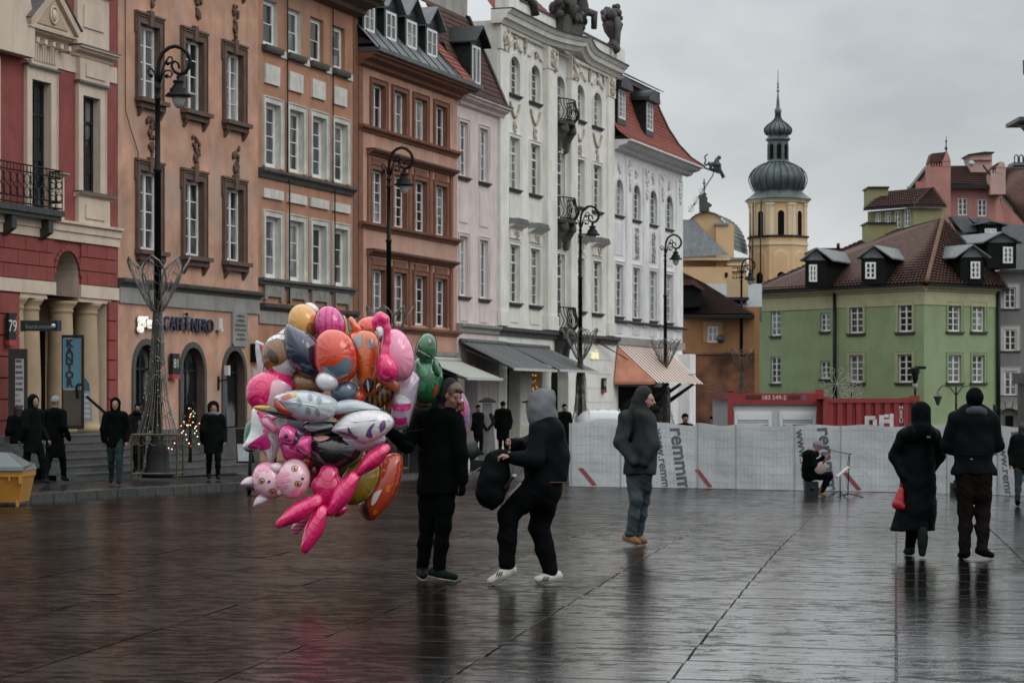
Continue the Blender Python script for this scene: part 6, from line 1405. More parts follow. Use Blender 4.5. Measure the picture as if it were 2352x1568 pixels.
def scooter(p, rz, label):
    t = thing('electric_scooter', label, 'scooter', p, rz, 'electric scooters on the kerb')
    for x in (0, .85): MB().tube([(x, -.025, .11), (x, .025, .11)], .11, 16).build('wheel', IRON, t)
    MB().box(.1, .8, -.08, .08, .1, .16).build('deck', PDARK, t); MB().tube([(0, 0, .11), (.06, 0, .3), (.16, 0, 1.15)], [.03, .04, .03], 8).build('stem', IRON, t); MB().tube([(.16, -.25, 1.15), (.16, .25, 1.15)], .02, 6).build('handlebar', IRON, t)
    MB().box(-.07, .07, -.06, .06, .2, .3).build('mudguard', plain('scooter_white', (.5, .5, .5), .4), t)
p = gp(572, 1134); scooter(p, R(-70), 'electric scooter at the kerb left of the balloons'); p = gp(628, 1120); scooter(p, R(-60), 'electric scooter half hidden behind the pink balloons')
t = thing('patio_heater', 'pyramid patio heater under the charcoal awning', 'heater', Vector((at(1119, 950, 80).x, 80, zg(-.8, 80) + .13)))
MB().hexa([(-.3, -.3, .1), (.3, -.3, .1), (.3, .3, .1), (-.3, .3, .1), (-.16, -.16, 2.0), (.16, -.16, 2.0), (.16, .16, 2.0), (-.16, .16, 2.0)]).build('body', mat('brushed_steel', (.16, .16, .16), .35, .2, 4, 0, metal=.6), t); MB().lathe([(.42, 2.02), (.42, 2.06), (.1, 2.18)], n=4, a0=R(45)).build('hood', IRON, t); MB().box(-.32, .32, -.32, .32, 0, .1).build('foot', IRON, t)
t = thing('menu_board', 'pale menu board beside the hooded man with the backpack', 'sign board', Vector((at(1211, 1000, 82).x, 82, zg(.5, 82) + .13)))
MB().box(-.2, .2, -.02, .02, .75, 1.25).build('board', mat('menu_paper', (.5, .48, .4), .6, .15, 4, 0), t); MB().tube([(0, .02, 0), (0, .02, .8)], .03, 6).build('post', IRON, t)
t = thing('string_lights', 'warm string lights hanging in the palace doorway behind the hooded man', 'lights', fw(89.9, -.2, 0), RZ); rn = random.Random(2); mb = MB()
for k in range(70): mb.ball((rn.uniform(-.25, .25), rn.uniform(-.1, .1), rn.uniform(.2, 2.9)), .022, 5, 4)
tag(mb.build('bulbs', emit('amber_bulb', (1, .5, .12), .9), t), kind='stuff'); MB().tube([(0, 0, 0), (.1, 0, 1.5), (0, 0, 3)], .01, 4).build('cord', IRON, t)
p = gp(1085, 1113); t = thing('pushchair', 'dark pushchair standing behind the balloon seller', 'pushchair', p)
mb = MB(); mb.tube([(-.3, 0, .45), (-.15, 0, .8), (.15, 0, .95)], [.18, .26, .2], 10).build('hood', PDARK, t); MB().hexa([(-.3, -.22, .35), (.3, -.22, .35), (.3, .22, .35), (-.3, .22, .35), (-.34, -.24, .62), (.34, -.24, .62), (.34, .24, .62), (-.34, .24, .62)]).build('carrycot', PDARK, t)
for x, y in ((-.3, -.25), (.3, -.25), (-.3, .25), (.3, .25)): MB().tube([(x, y - .02, .11), (x, y + .02, .11)], .11, 14).build('wheel', IRON, t)
MB().tube([(-.3, -.25, .11), (.3, -.25, .5), (.45, -.2, 1.0), (.45, .2, 1.0), (.3, .25, .5), (-.3, .25, .11)], .015, 5).build('frame', ZINC, t)
def lantern_post(px, ytop, ybot, D, label, arms):
    p = at(px, ytop, D); z0 = zg(p.x, D); t = thing('lantern_post', label, 'street lamp', (p.x, D, z0)); h_ = p.z - z0
    MB().tube([(0, 0, 0), (0, 0, h_ * .9), (0, 0, h_)], [.06, .035, .02], 8).build('pole', IRON, t)
    for s in arms:
        MB().tube([(0, 0, h_ - .55), (s * .25, 0, h_ - .2), (s * .55, 0, h_ - .12), (s * .75, 0, h_ - .35)], .022, 6).build('arm', IRON, t)
        MB().lathe([(.05, .0), (.18, .35), (.2, .37), (.06, .5), (.02, .58)], s * .75, 0, h_ - .95, 6).build('lantern', mat('smoky_lantern', (.05, .05, .05), .2, .2, 4, 0), t)
    if not arms: MB().lathe([(.05, -.55), (.12, -.35), (.13, -.2), (.17, -.18), (.17, .02), (.05, .05)], 0, 0, h_, 10).box(-.02, .4, -.06, .06, h_ - .02, h_ + .08).build('lantern', IRON, t); MB().lathe([(.02, -.78), (.1, -.68), (.11, -.56)], 0, 0, h_, 10).build('glass', plain('frosted_lamp_glass', (.4, .4, .39), .2), t)
lantern_post(2196, 878, 930, 100, 'double-armed dark lantern post behind the man in the dark jacket', (-1, 1)); lantern_post(2102, 846, 905, 90, 'single lantern post rising behind the corrugated container', ())
for px, py, D, r, lab in ((1922, 882, 72, .42, 'larger white wire wheel decoration above the numbered container'), (1956, 897, 72, .26, 'smaller white wire wheel decoration above the numbered container')):
    p = at(px, py, D); t = thing('wire_wheel_decoration', lab, 'decoration', (p.x, D, zg(p.x, D))); h_ = p.z - zg(p.x, D); mb = MB()
    for k in range(10):
        a = 2 * math.pi * k / 10; mb.tube([(0, 0, h_), (r * math.cos(a), 0, h_ + r * math.sin(a))], .006, 4); mb.tube([(r * math.cos(a) + .08 * math.cos(b), 0, h_ + r * math.sin(a) + .08 * math.sin(b)) for b in frange(0, 5.5, 7)], .007, 4, True)
    mb.build('wheel', mat('white_wire', (.36, .36, .34), .5, .1, 3, 0), t); MB().tube([(0, .02, 0), (0, .02, h_)], .02, 5).build('stake', IRON, t)

for lab, a, b, sag in (('upper thin cable slung from the palace to the pale corner house', fw(97.5, .1, 4.3), fw(109.5, 1.5, 2.9), .5), ('lower thin cable slung from the palace lamp to the ochre house', fw(97.6, .1, 4.15), (14.2, 126.5, 1.9), .7)):
    a, b = Vector(a), Vector(b); t = thing('overhead_cable', lab, 'cable', a); MB().tube([(b - a) * (k / 8) - Vector((0, 0, sag * 4 * (k / 8) * (1 - k / 8))) for k in range(9)], .018, 5).build('wire', IRON, t)
# ================================================================ PEOPLE (bodies and clothes grown as smooth continuous surfaces)
V = Vector
class Sdf:
    """smooth union of tapered limbs and ellipsoids, polygonised with surface nets"""
    def __init__(s): s.p = []
    def cap(s, a, b, r1, r2, k=.03, flat=None):       # tapered limb; flat=(axis, factor) squashes it along an axis
        s.p.append(('c', np.array(a, float), np.array(b, float), r1, r2, k, flat)); return s
    def chain(s, pts, rs, k=.03, flat=None):
        for i in range(len(pts) - 1): s.cap(pts[i], pts[i + 1], rs[i], rs[i + 1], k, flat)
        return s
    def ell(s, c, r, k=.03, rot=None):                # ellipsoid; rot = 3x3 local axes
        s.p.append(('e', np.array(c, float), np.array(r, float), rot, 0, k, None)); return s
    def cut(s, n, d):                                 # keep n.x <= d
        s.p.append(('x', np.array(n, float), d, 0, 0, 0, None)); return s
    def carve(s, c, r, k=.01):
        s.p.append(('v', np.array(c, float), np.array(r, float), None, 0, k, None)); return s
    def mesh(s, name, m, h=.02, fold=0, ff=14, seed=0, parent=None, loc=(0, 0, 0)):
        lo = np.full(3, 1e9); hi = -lo
        for q in s.p:
            if q[0] == 'c': R_ = max(q[3], q[4]) * 1.15; lo = np.minimum(lo, np.minimum(q[1], q[2]) - R_); hi = np.maximum(hi, np.maximum(q[1], q[2]) + R_)
            elif q[0] == 'e': R_ = max(q[2]); lo = np.minimum(lo, q[1] - R_); hi = np.maximum(hi, q[1] + R_)
        lo -= 3 * h; hi += 3 * h; n = np.ceil((hi - lo) / h).astype(int) + 1
        ax = [lo[i] + h * np.arange(n[i]) for i in range(3)]
        D = np.full(n, .25)
        def sub(a, b):
            i0 = np.maximum(0, np.floor((a - lo) / h).astype(int)); i1 = np.minimum(n, np.ceil((b - lo) / h).astype(int) + 1)
            return tuple(slice(i0[i], i1[i]) for i in range(3))
        def grid(sl): return np.meshgrid(*[ax[i][sl[i]] for i in range(3)], indexing='ij', sparse=True)
        for q in s.p:
            t, k = q[0], q[5]; mg = k + 4 * h
            if t == 'c':
                a, b, r1, r2, fl = q[1], q[2], q[3], q[4], q[6]; R_ = max(r1, r2) * 1.15 + mg
                S_ = sub(np.minimum(a, b) - R_, np.maximum(a, b) + R_); x, y, z = grid(S_)
                ba = b - a; L2 = max(1e-9, ba @ ba); px, py, pz = x - a[0], y - a[1], z - a[2]
                tt = np.clip((px * ba[0] + py * ba[1] + pz * ba[2]) / L2, 0, 1)
                px, py, pz = px - tt * ba[0], py - tt * ba[1], pz - tt * ba[2]
                if fl is not None:
                    nn, f = np.array(fl[0], float), 1 / fl[1] - 1; dp = px * nn[0] + py * nn[1] + pz * nn[2]
                    px, py, pz = px + nn[0] * dp * f, py + nn[1] * dp * f, pz + nn[2] * dp * f
                d = np.sqrt(px * px + py * py + pz * pz) - (r1 + (r2 - r1) * tt)
            elif t in 'ev':
                c, r, rot = q[1], q[2], q[3]; R_ = max(r) + mg; S_ = sub(c - R_, c + R_); x, y, z = grid(S_); px, py, pz = x - c[0], y - c[1], z - c[2]
                if rot is not None: px, py, pz = [px * rot[i][0] + py * rot[i][1] + pz * rot[i][2] for i in range(3)]
                d = (np.sqrt((px / r[0]) ** 2 + (py / r[1]) ** 2 + (pz / r[2]) ** 2) - 1) * min(r)
            else:
                x, y, z = grid((slice(None),) * 3); nn = q[1]; D = np.maximum(D, x * nn[0] + y * nn[1] + z * nn[2] - q[2]); continue
            E_ = D[S_]
            if t == 'v': D[S_] = np.maximum(E_, -d); continue
            if k > 0:
                hh = np.clip(.5 + .5 * (E_ - d) / k, 0, 1); D[S_] = E_ * (1 - hh) + d * hh - k * hh * (1 - hh)
            else: D[S_] = np.minimum(E_, d)
        if fold:
            x, y, z = grid((slice(None),) * 3); g_ = seed * 1.7
            D = D + fold * (np.sin(ff * z + 3.1 * np.sin(5 * x + g_) + 2.2 * np.sin(6 * y - g_) + 1.5 * np.sin(13 * (x - y))) * .55 + np.sin(ff * .6 * (x + y) + 2.5 * np.sin(7 * z + g_)) * .35 + np.sin(ff * 2.3 * (z + .6 * x - .4 * y) + 3 * np.sin(9 * y + 4 * x)) * .3)
        s0 = D < 0
        c8 = [(i, j, k) for i in (0, 1) for j in (0, 1) for k in (0, 1)]; m_ = n - 1
        cnt = sum(s0[i:i + m_[0], j:j + m_[1], k:k + m_[2]].astype(np.int8) for i, j, k in c8)
        I = np.argwhere((cnt > 0) & (cnt < 8))
        acc = np.zeros((len(I), 3)); num = np.zeros(len(I))
        for c in c8:
            for a_ in range(3):
                if c[a_]: continue
                e = list(c); e[a_] = 1
                v0 = D[I[:, 0] + c[0], I[:, 1] + c[1], I[:, 2] + c[2]]; v1 = D[I[:, 0] + e[0], I[:, 1] + e[1], I[:, 2] + e[2]]
                cr = (v0 < 0) != (v1 < 0); tt = np.where(cr, v0 / np.where(cr, v0 - v1, 1), 0)
                P = np.repeat(np.array([c], float), len(I), 0); P[:, a_] += tt
                acc[cr] += P[cr]; num[cr] += 1
        verts = lo + h * (I + acc / num[:, None])
        vid = np.full(m_, -1); vid[I[:, 0], I[:, 1], I[:, 2]] = np.arange(len(I)); F_ = []
        for a_ in range(3):
            b_, c_ = (a_ + 1) % 3, (a_ + 2) % 3
            A0 = np.moveaxis(s0, (a_, b_, c_), (0, 1, 2)); Vd = np.moveaxis(vid, (a_, b_, c_), (0, 1, 2))
            ch = A0[:-1, 1:-1, 1:-1] != A0[1:, 1:-1, 1:-1]; J = np.argwhere(ch)
            q0, q1, q2, q3 = Vd[J[:, 0], J[:, 1], J[:, 2]], Vd[J[:, 0], J[:, 1] + 1, J[:, 2]], Vd[J[:, 0], J[:, 1] + 1, J[:, 2] + 1], Vd[J[:, 0], J[:, 1], J[:, 2] + 1]
            Q = np.stack([q0, q1, q2, q3], 1); ins = A0[:-1, 1:-1, 1:-1][tuple(J.T)]
            Q[~ins] = Q[~ins][:, ::-1]; F_.append(Q[(Q >= 0).all(1)])
        F_ = np.concatenate(F_); me = bpy.data.meshes.new(name)
        me.vertices.add(len(verts)); me.vertices.foreach_set('co', verts.ravel()); me.loops.add(F_.size); me.loops.foreach_set('vertex_index', F_.ravel())
        me.polygons.add(len(F_)); me.polygons.foreach_set('loop_start', np.arange(0, F_.size, 4)); me.polygons.foreach_set('loop_total', np.full(len(F_), 4))
        me.polygons.foreach_set('use_smooth', np.ones(len(F_), bool)); me.update(); me.validate()
        me.materials.append(m); return link(name, me, parent, loc)

def cloth(name, col, rough=.85, var=.3, fine=90, bump=.3):
    return mat(name, col, rough, var, 6, bump, fine=fine, bdist=.006, spec=.06)
SKIN = mat('skin', (.3, .165, .125), .5, .08, 12, .05); SKIND = mat('skin_shaded', (.27, .15, .115), .5, .08, 12, .05)
BLK = cloth('black_coat_cloth', (.0018, .0028, .003)); BLK2 = cloth('black_trousers_cloth', (.0022, .0032, .0036)); BLK3 = cloth('black_down_cloth', (.002, .0034, .0038), .6)
EYEB = plain('eye_dark', (.01, .01, .012), .2); SHOE = cloth('dark_shoe', (.008, .012, .012), .6); SOLE = plain('white_sole', (.45, .45, .44), .6)

def hand(S, w_, d, n, sc=1.0, curl=.6, side=1):
    """palm and five fingers into Sdf S: wrist w_, direction d, palm normal n, thumb on `side`"""
    w_, d, n = V(w_), V(d).normalized(), V(n); n = (n - d * n.dot(d)).normalized(); x = d.cross(n) * side
    S.cap(w_ + d * .02 * sc, w_ + d * .075 * sc, .026 * sc, .033 * sc, .015, (tuple(n), .55))
    for i, (u, ln) in enumerate(((-.028, .06), (-.01, .075), (.01, .08), (.028, .07))):
        b = w_ + d * .085 * sc + x * u * sc; m_ = b + (d * math.cos(curl * .5) + n * math.sin(curl * .5)) * ln * .5 * sc; e = m_ + (d * math.cos(curl * 1.6) + n * math.sin(curl * 1.6)) * ln * .5 * sc
        S.chain([b - d * .02 * sc, m_, e], [.0095 * sc, .0088 * sc, .0075 * sc], .004)
    b = w_ + d * .035 * sc + x * .03 * sc; S.chain([b, b + (d * .6 + x * .7 + n * .3).normalized() * .035 * sc, b + (d * .9 + x * .45 + n * .5).normalized() * .065 * sc], [.012 * sc, .0105 * sc, .0085 * sc], .006)
def shoe(t, ankle, toe, m, h, sole=None, low=0.0, hi=.1, name='shoe', wd=.05):
    a, b = V(ankle), V(toe); f = (b - a); f.z = 0; f.normalize(); up = V((0, 0, 1)); ax = (b - a).normalized(); up = (up - ax * up.dot(ax)).normalized()
    S = Sdf(); S.cap(a - ax * .05 - up * .0, a + ax * .04, wd, wd, .02).cap(a + ax * .04, b - ax * .04, wd * .98, wd * .82, .03, (tuple(up), .8)).cap(a, a + V((0, 0, hi)), wd * .95, wd * .85, .02)
    n_ = -up; d_ = n_.dot(a - up * wd * .82); S.cut(n_, d_)
    o = S.mesh(name, m, h, parent=t)
    if sole:
        S2 = Sdf(); S2.cap(a - ax * .05, a + ax * .04, wd * 1.1, wd * 1.08, .02).cap(a + ax * .04, b - ax * .04, wd * 1.08, wd * .95, .03); S2.cut(-up, (-up).dot(a - up * wd * 1.0)); S2.cut(up, up.dot(a - up * wd * .6)); S2.mesh('sole', sole, h * .8, parent=o)
    return o
def head(S, c, f, sc=1.0, jaw=1.0):
    """skull, jaw, nose, brow, ears, lips on centre c facing f (f may tilt)"""
    c, f = V(c), V(f).normalized(); r_ = f.cross(V((0, 0, 1))).normalized(); u = r_.cross(f); A = [tuple(r_), tuple(f), tuple(u)]
    S.ell(c + u * .02 * sc - f * .01 * sc, (.073 * sc, .092 * sc, .092 * sc), .03, A)
    S.ell(c - u * .045 * sc + f * .025 * sc, (.056 * sc, .062 * sc, .07 * sc), .03, A); S.ell(c - u * .1 * sc + f * .055 * sc, (.028 * sc, .024 * sc, .02 * sc * jaw), .02, A)
    S.cap(c + f * .082 * sc + u * .012 * sc, c + f * .108 * sc - u * .028 * sc, .009 * sc, .014 * sc, .012)
    for q in (-1, 1):
        S.cap(c + f * .076 * sc + u * .028 * sc + r_ * .012 * q * sc, c + f * .066 * sc + u * .026 * sc + r_ * .045 * q * sc, .012 * sc, .01 * sc, .012)
        S.ell(c + r_ * .075 * q * sc - u * .005 * sc, (.012 * sc, .022 * sc, .032 * sc), .008, A); S.ell(c + f * .058 * sc - u * .03 * sc + r_ * .035 * q * sc, (.022 * sc,) * 3, .02)
    S.cap(c + f * .083 * sc - u * .06 * sc + r_ * .018 * sc, c + f * .083 * sc - u * .06 * sc - r_ * .018 * sc, .008 * sc, .008 * sc, .008)
    return A
def eyes(t, c, f, sc=1.0):
    c, f = V(c), V(f).normalized(); r_ = f.cross(V((0, 0, 1))).normalized(); u = r_.cross(f)
    for q in (-1, 1): MB().ball(c + f * .078 * sc + r_ * .03 * q * sc + u * .004 * sc, .011 * sc, 8, 6).build('eye', EYEB, t)
def person(label, base, J, coat, trou, h=.02, skin=None, hood=None, hat=None, hair=None, hem=None, coatr=1.0, arms=True, shoes=None, sole=None, face=(0, -1, 0), headc=None, hands='skin', legr=1.0, scarf=None, group=None, fold=.006, hsc=1.0, flare=1.0, torso=None, quilt=0, hipw=1.0, finger=.7, cat='person', collar=.17, tend=.97):
    """J: joints in metres from base: neck, shL/R, elL/R, haL/R, hip, knL/R, anL/R, toL/R; face = looking direction"""
    t = thing('person', label, cat, base, 0, group); j = {k: V(v) for k, v in J.items()}; sk = skin or SKIN; f = V(face).normalized(); fh = V((f.x, f.y, 0)).normalized()
    hc = V(headc) if headc else j['neck'] + V((0, 0, .15)) + fh * .03
    ch = (j['shL'] + j['shR']) / 2; hp = j['hip']; sw = (j['shR'] - j['shL']); swl = sw.length; sx = sw.normalized(); dirs = sx.cross(V((0, 0, 1))).normalized(); fl = (tuple(dirs), .68)
    hL, hR = hp - sx * .085 * hipw, hp + sx * .085 * hipw
    B = Sdf(); head(B, hc, f, hsc); B.cap(hc - V((0, 0, .06)) - fh * .02, ch + V((0, 0, .02)), .05, .06); B.cap(ch, hp, .11, .11, .03, fl)
    for q in 'LR':
        B.chain([j['sh' + q], j['el' + q], j['ha' + q]], [.045, .036, .024], .03); B.chain([hL if q == 'L' else hR, j['kn' + q], j['an' + q]], [.07, .05, .034], .03); B.cap(j['an' + q], j['an' + q].lerp(j['to' + q], .55), .028, .02)
        if hands == 'skin': d = (j['ha' + q] - j['el' + q]); hand(B, j['ha' + q], d, -fh if abs(d.normalized().dot(fh)) < .8 else V((0, 0, -1)), 1.0, finger, 1 if q == 'L' else -1)
    B.mesh('body', sk, h, parent=t); eyes(t, hc, f, hsc)
    if hands == 'glove':
        for q in 'LR':
            G = Sdf(); d = (j['ha' + q] - j['el' + q]); hand(G, j['ha' + q], d, -fh, 1.12, finger, 1 if q == 'L' else -1); G.mesh('glove', BLK2, min(h, .012), parent=t)
    T = Sdf()
    T.cap(hp + V((0, 0, .12)), hp - V((0, 0, .02)), .135 * hipw * legr, .14 * hipw * legr, .05, fl)
    for q, hh in (('L', hL), ('R', hR)):
        T.chain([hh, hh.lerp(j['kn' + q], .5), j['kn' + q], j['kn' + q].lerp(j['an' + q], .4), j['kn' + q].lerp(j['an' + q], tend)], [.105 * legr, .088 * legr, .07 * legr, .063 * legr, .056 * legr], .04)
    T.mesh('trousers', trou, h, fold * .8, 34, 3, t)
    C = Sdf(); cr = coatr
    if torso:
        for a in torso: C.cap(a[0], a[1], a[2], a[3], .06, (tuple(dirs), a[4]))
    else:
        C.cap(ch - sx * (swl / 2 - .06), ch + sx * (swl / 2 - .06), .085 * cr, .085 * cr, .05); C.cap(ch - V((0, 0, .08)), ch.lerp(hp, .6), .165 * cr, .165 * cr, .06, fl); C.cap(ch.lerp(hp, .6), hp, .165 * cr, .17 * cr, .05, fl)
    if hem is not None:
        hb = V((hp.x, hp.y, hem)) if not isinstance(hem, (tuple, list)) else V(hem); C.cap(hp, hb, .175 * cr, .175 * cr * flare, .05, fl); C.cut((0, 0, -1), -hb.z - .01)
    else: C.cut((0, 0, -1), -(hp.z - .06))
    C.cap(ch, hc - V((0, 0, collar)) - fh * .02, .1, .08, .04)
    if arms:
        for q in 'LR': C.chain([j['sh' + q], j['el' + q], j['ha' + q]], [.078 * cr, .064 * cr, .047 * cr], .035)
    co = C.mesh('coat', coat, h, fold if not quilt else fold, 14 if not quilt else quilt, 1, t)
    if hood:
        S = Sdf(); A = [tuple(f.cross(V((0, 0, 1))).normalized()), tuple(f), tuple(f.cross(V((0, 0, 1))).normalized().cross(f))]; up = V(A[2])
        S.ell(hc + up * .025 - f * .03, (.108 * hsc, .125 * hsc, .132 * hsc), .03, A); S.cap(hc - V((0, 0, .09)) - fh * .04, ch + V((0, 0, .03)) - fh * .03, .1, .12, .05)
        S.carve(hc + f * .115 - up * .005, (.074 * hsc, .1 * hsc, .108 * hsc)) if True else 0
        # open the face by carving an ellipsoid in the looking direction
        S.mesh('hood', hood, h, fold, 18, 5, t)
    if hat:
        m_, kind = hat; S = Sdf(); A = [tuple(f.cross(V((0, 0, 1))).normalized()), tuple(f), tuple(f.cross(V((0, 0, 1))).normalized().cross(f))]; up = V(A[2])
        cn = (-up + f * (.35 if kind == 'knit' else .7)).normalized(); S.ell(hc + up * .03 - f * .012, (.09 * hsc, .108 * hsc, .108 * hsc), .02, A); S.cut(cn, cn.dot(hc + up * (.012 if kind == 'knit' else -.03))); S.mesh('hat', m_, h, .002, 60, 1, t)
    if hair:
        S = Sdf(); A = [tuple(f.cross(V((0, 0, 1))).normalized()), tuple(f), tuple(f.cross(V((0, 0, 1))).normalized().cross(f))]; up = V(A[2]); S.ell(hc + up * .03 - f * .02, (.082 * hsc, .095 * hsc, .095 * hsc), .02, A)
        if hair[1] == 'long': S.cap(hc - f * .03, hc - V((0, 0, .22)) - f * .05, .085, .06, .04); S.cap(hc + V(A[0]) * .06, hc + V(A[0]) * .07 - V((0, 0, .25)), .035, .03); S.cap(hc - V(A[0]) * .06, hc - V(A[0]) * .07 - V((0, 0, .25)), .035, .03)
        S.carve(hc + f * .12 - up * .03, (.07, .1, .1)); S.mesh('hair', hair[0], h, .003, 50, 2, t)
    if scarf:
        S = Sdf(); n0 = hc - V((0, 0, .115)) - fh * .015
        for k in range(10): a0, a1 = 2 * math.pi * k / 10, 2 * math.pi * (k + 1) / 10; S.cap(n0 + V((.095 * math.cos(a0), .1 * math.sin(a0), .01 * math.sin(3 * a0))), n0 + V((.095 * math.cos(a1), .1 * math.sin(a1), .01 * math.sin(3 * a1))), .045, .045, .02)
        S.mesh('scarf', scarf, h, .004, 40, 1, t)
    sh_ = [shoe(t, j['an' + q] + V((0, 0, -.005)), j['to' + q], shoes or SHOE, min(h, .014), sole) for q in 'LR']
    t.location.z -= min(v.co.z for o in sh_ for ob in [o] + list(o.children) for v in ob.data.vertices)   # soles on the ground
    return t, j, hc
def zj(zx, zy, bx, by, mm, dy=0.0):          # zoomed photo px -> metres from the figure's foot point
    return ((zx - bx) * mm, dy, (by - zy) * mm)
# ---------------- the balloon seller
def placed(px, py): return gp(px, py)
HEATH = cloth('heather_hood_knit', (.03, .033, .036), .9, .6, 60, .5); FUR = mat('brown_fur', (.13, .07, .035), .9, .5, 30, .6, fine=60, bdist=.02); HAIRB = mat('sandy_hair', (.12, .075, .045), .6, .4, 30, .3)
base = gp(1010, 1334); mm = base.y / FPX * .348; Jz = lambda x, y, d=0: zj(x, y, 427, 1442, mm, d)
J = dict(neck=Jz(490, 330, 0), shL=Jz(305, 385, .08), shR=Jz(525, 390, -.1), elL=Jz(205, 560, .0), haL=Jz(112, 480, -.1), elR=Jz(567, 620, -.12), haR=Jz(577, 790, -.14), hip=Jz(410, 850, 0), knL=Jz(345, 1090, .05), anL=Jz(308, 1395, .1), toL=Jz(322, 1424, -.06), knR=Jz(450, 1095, -.06), anR=Jz(420, 1400, -.05), toR=Jz(548, 1428, -.1))
t, j, hc = person('person in a long black coat with fur-trimmed hood holding the balloon bunch', base, J, BLK, BLK2, .0125, hands='glove', hem=Jz(405, 893)[2], face=(.62, -.62, -.34), headc=Jz(513, 232, -.08), coatr=1.12, flare=1.0, sole=SOLE, finger=1.1, legr=1.02, tend=.92)
f = V((.62, -.62, -.34)).normalized(); r_ = f.cross(V((0, 0, 1))).normalized(); u = r_.cross(f); A = [tuple(r_), tuple(f), tuple(u)]
S = Sdf(); S.ell(hc + u * .035 - f * .012, (.079, .09, .087), .02, A).cap(hc + u * .098 + f * .03 - r_ * .03, hc + u * .088 + f * .075 + r_ * .03, .024, .02, .02).cap(hc + u * .1 + f * .0, hc + u * .075 + f * .085 - r_ * .02, .025, .016, .02); S.carve(hc + f * .12 - u * .03, (.08, .1, .085)); S.mesh('hair', HAIRB, .0125, .003, 60, 2, t)
S = Sdf(); S.ell(hc - u * .096 + f * .036, (.036, .03, .022), .012, A).ell(hc - u * .06 + f * .012, (.06, .038, .04), .02, A).cap(hc + f * .08 - u * .047 - r_ * .018, hc + f * .08 - u * .047 + r_ * .018, .004, .004, .004); S.carve(hc + f * .095 - u * .025, (.05, .055, .036)); S.mesh('beard', mat('reddish_beard', (.13, .065, .04), .8, .3, 40, .3), .0125, .002, 80, 1, t)
S = Sdf(); S.ell(hc + u * .03 - f * .055 - r_ * .0, (.1, .09, .118), .03, A).cap(hc - f * .07 - u * .06, hc - f * .08 - u * .19, .085, .09, .05).ell(hc - u * .15 - f * .01, (.1, .09, .05), .04, A); S.carve(hc + f * .085 + u * .01, (.087, .12, .13)); S.mesh('hood', HEATH, .0125, .003, 60, 3, t)
for pts, rs in ((((265, 300), (300, 270), (350, 285)), .048), (((545, 330), (570, 310), (575, 290)), .03)):
    S = Sdf(); S.chain([Jz(*p, -.12 if rs < .04 else -.05) for p in pts], [rs * .8, rs, rs * .8], .02); S.mesh('fur_trim', FUR, .012, .008, 90, 1, t)
SELLER_HAND = base + V(Jz(100, 470, -.1))
# ---------------- hooded person rummaging in the rucksack
GHOOD = cloth('grey_marl_hood', (.14, .145, .155), .9, .25, 90, .3); DNAVY = cloth('blue_black_jacket', (.0035, .005, .0065), .7); SNEAK = mat('white_sneaker', (.45, .44, .41), .6, .2, 10, .1); CAPM = cloth('grey_cap', (.12, .13, .15))
base = gp(1185, 1342); mm = base.y / FPX * .348; Jz = lambda x, y, d=0: zj(x, y, 930, 1464, mm, d)
J = dict(neck=Jz(1140, 400, 0), shL=Jz(1080, 470, -.16), shR=Jz(1165, 465, .18), elL=Jz(1050, 650, -.28), haL=Jz(905, 630, -.3), elR=Jz(985, 575, .12), haR=Jz(905, 548, -.06), hip=Jz(1110, 815, 0), knL=Jz(880, 1010, -.1), anL=Jz(868, 1385, -.1), toL=Jz(742, 1456, -.14), knR=Jz(1085, 1110, .1), anR=Jz(1170, 1425, .06), toR=Jz(1050, 1446, .0))
tor = [(Jz(1130, 480), Jz(1128, 640), .185, .21, .85), (Jz(1128, 640), Jz(1118, 770), .215, .205, .9), (Jz(1170, 470, -.1), Jz(1170, 470, .12), .1, .1, 1.0), (Jz(1150, 560), Jz(1170, 760), .17, .15, .9)]
t, j, hc = person('person in grey hood and dark jacket bending over a rucksack', base, J, DNAVY, BLK2, .0125, hands='skin', face=(-.9, .22, -.35), headc=Jz(1075, 280, 0), torso=tor, coatr=1.2, legr=1.3, hipw=1.3, shoes=SNEAK, sole=plain('sneaker_sole', (.3, .3, .28), .6), finger=1.0, hem=Jz(1110, 812)[2], fold=.009, tend=.87)
f = V((-.9, .22, -.35)).normalized(); r_ = f.cross(V((0, 0, 1))).normalized(); u = r_.cross(f); A = [tuple(r_), tuple(f), tuple(u)]
S = Sdf(); S.ell(Jz(1092, 275), (.108, .118, .122), .04, A).ell(Jz(1130, 255), (.085, .075, .075), .04).cap(Jz(1090, 310), Jz(1120, 375), .11, .12, .05).cap(Jz(1060, 330, -.05), Jz(1070, 385, -.05), .08, .08, .05).cap(Jz(1150, 240), Jz(1165, 215), .05, .03, .03); S.carve(hc + f * .17, (.07, .1, .1)); S.mesh('hood', GHOOD, .0125, .005, 24, 4, t)
S = Sdf(); S.cap(Jz(1010, 262, -.04), Jz(985, 268, -.04), .03, .022, .02, ((0, 0, 1), .4)).cap(Jz(1010, 262, .04), Jz(985, 268, .04), .03, .022, .02, ((0, 0, 1), .4)).cap(Jz(1010, 265, 0), Jz(980, 272, 0), .03, .025, .02, ((0, 0, 1), .4)); S.mesh('cap_brim', CAPM, .0125, parent=t)
WH = plain('white_stripe', (.4, .4, .4), .6)
for k in range(2): MB().tube([Jz(968 - k * 8, 800, -.235), Jz(930 - k * 8, 840, -.235), Jz(890 - k * 8, 880, -.225)], .004, 4).build('trouser_stripe', WH, t)
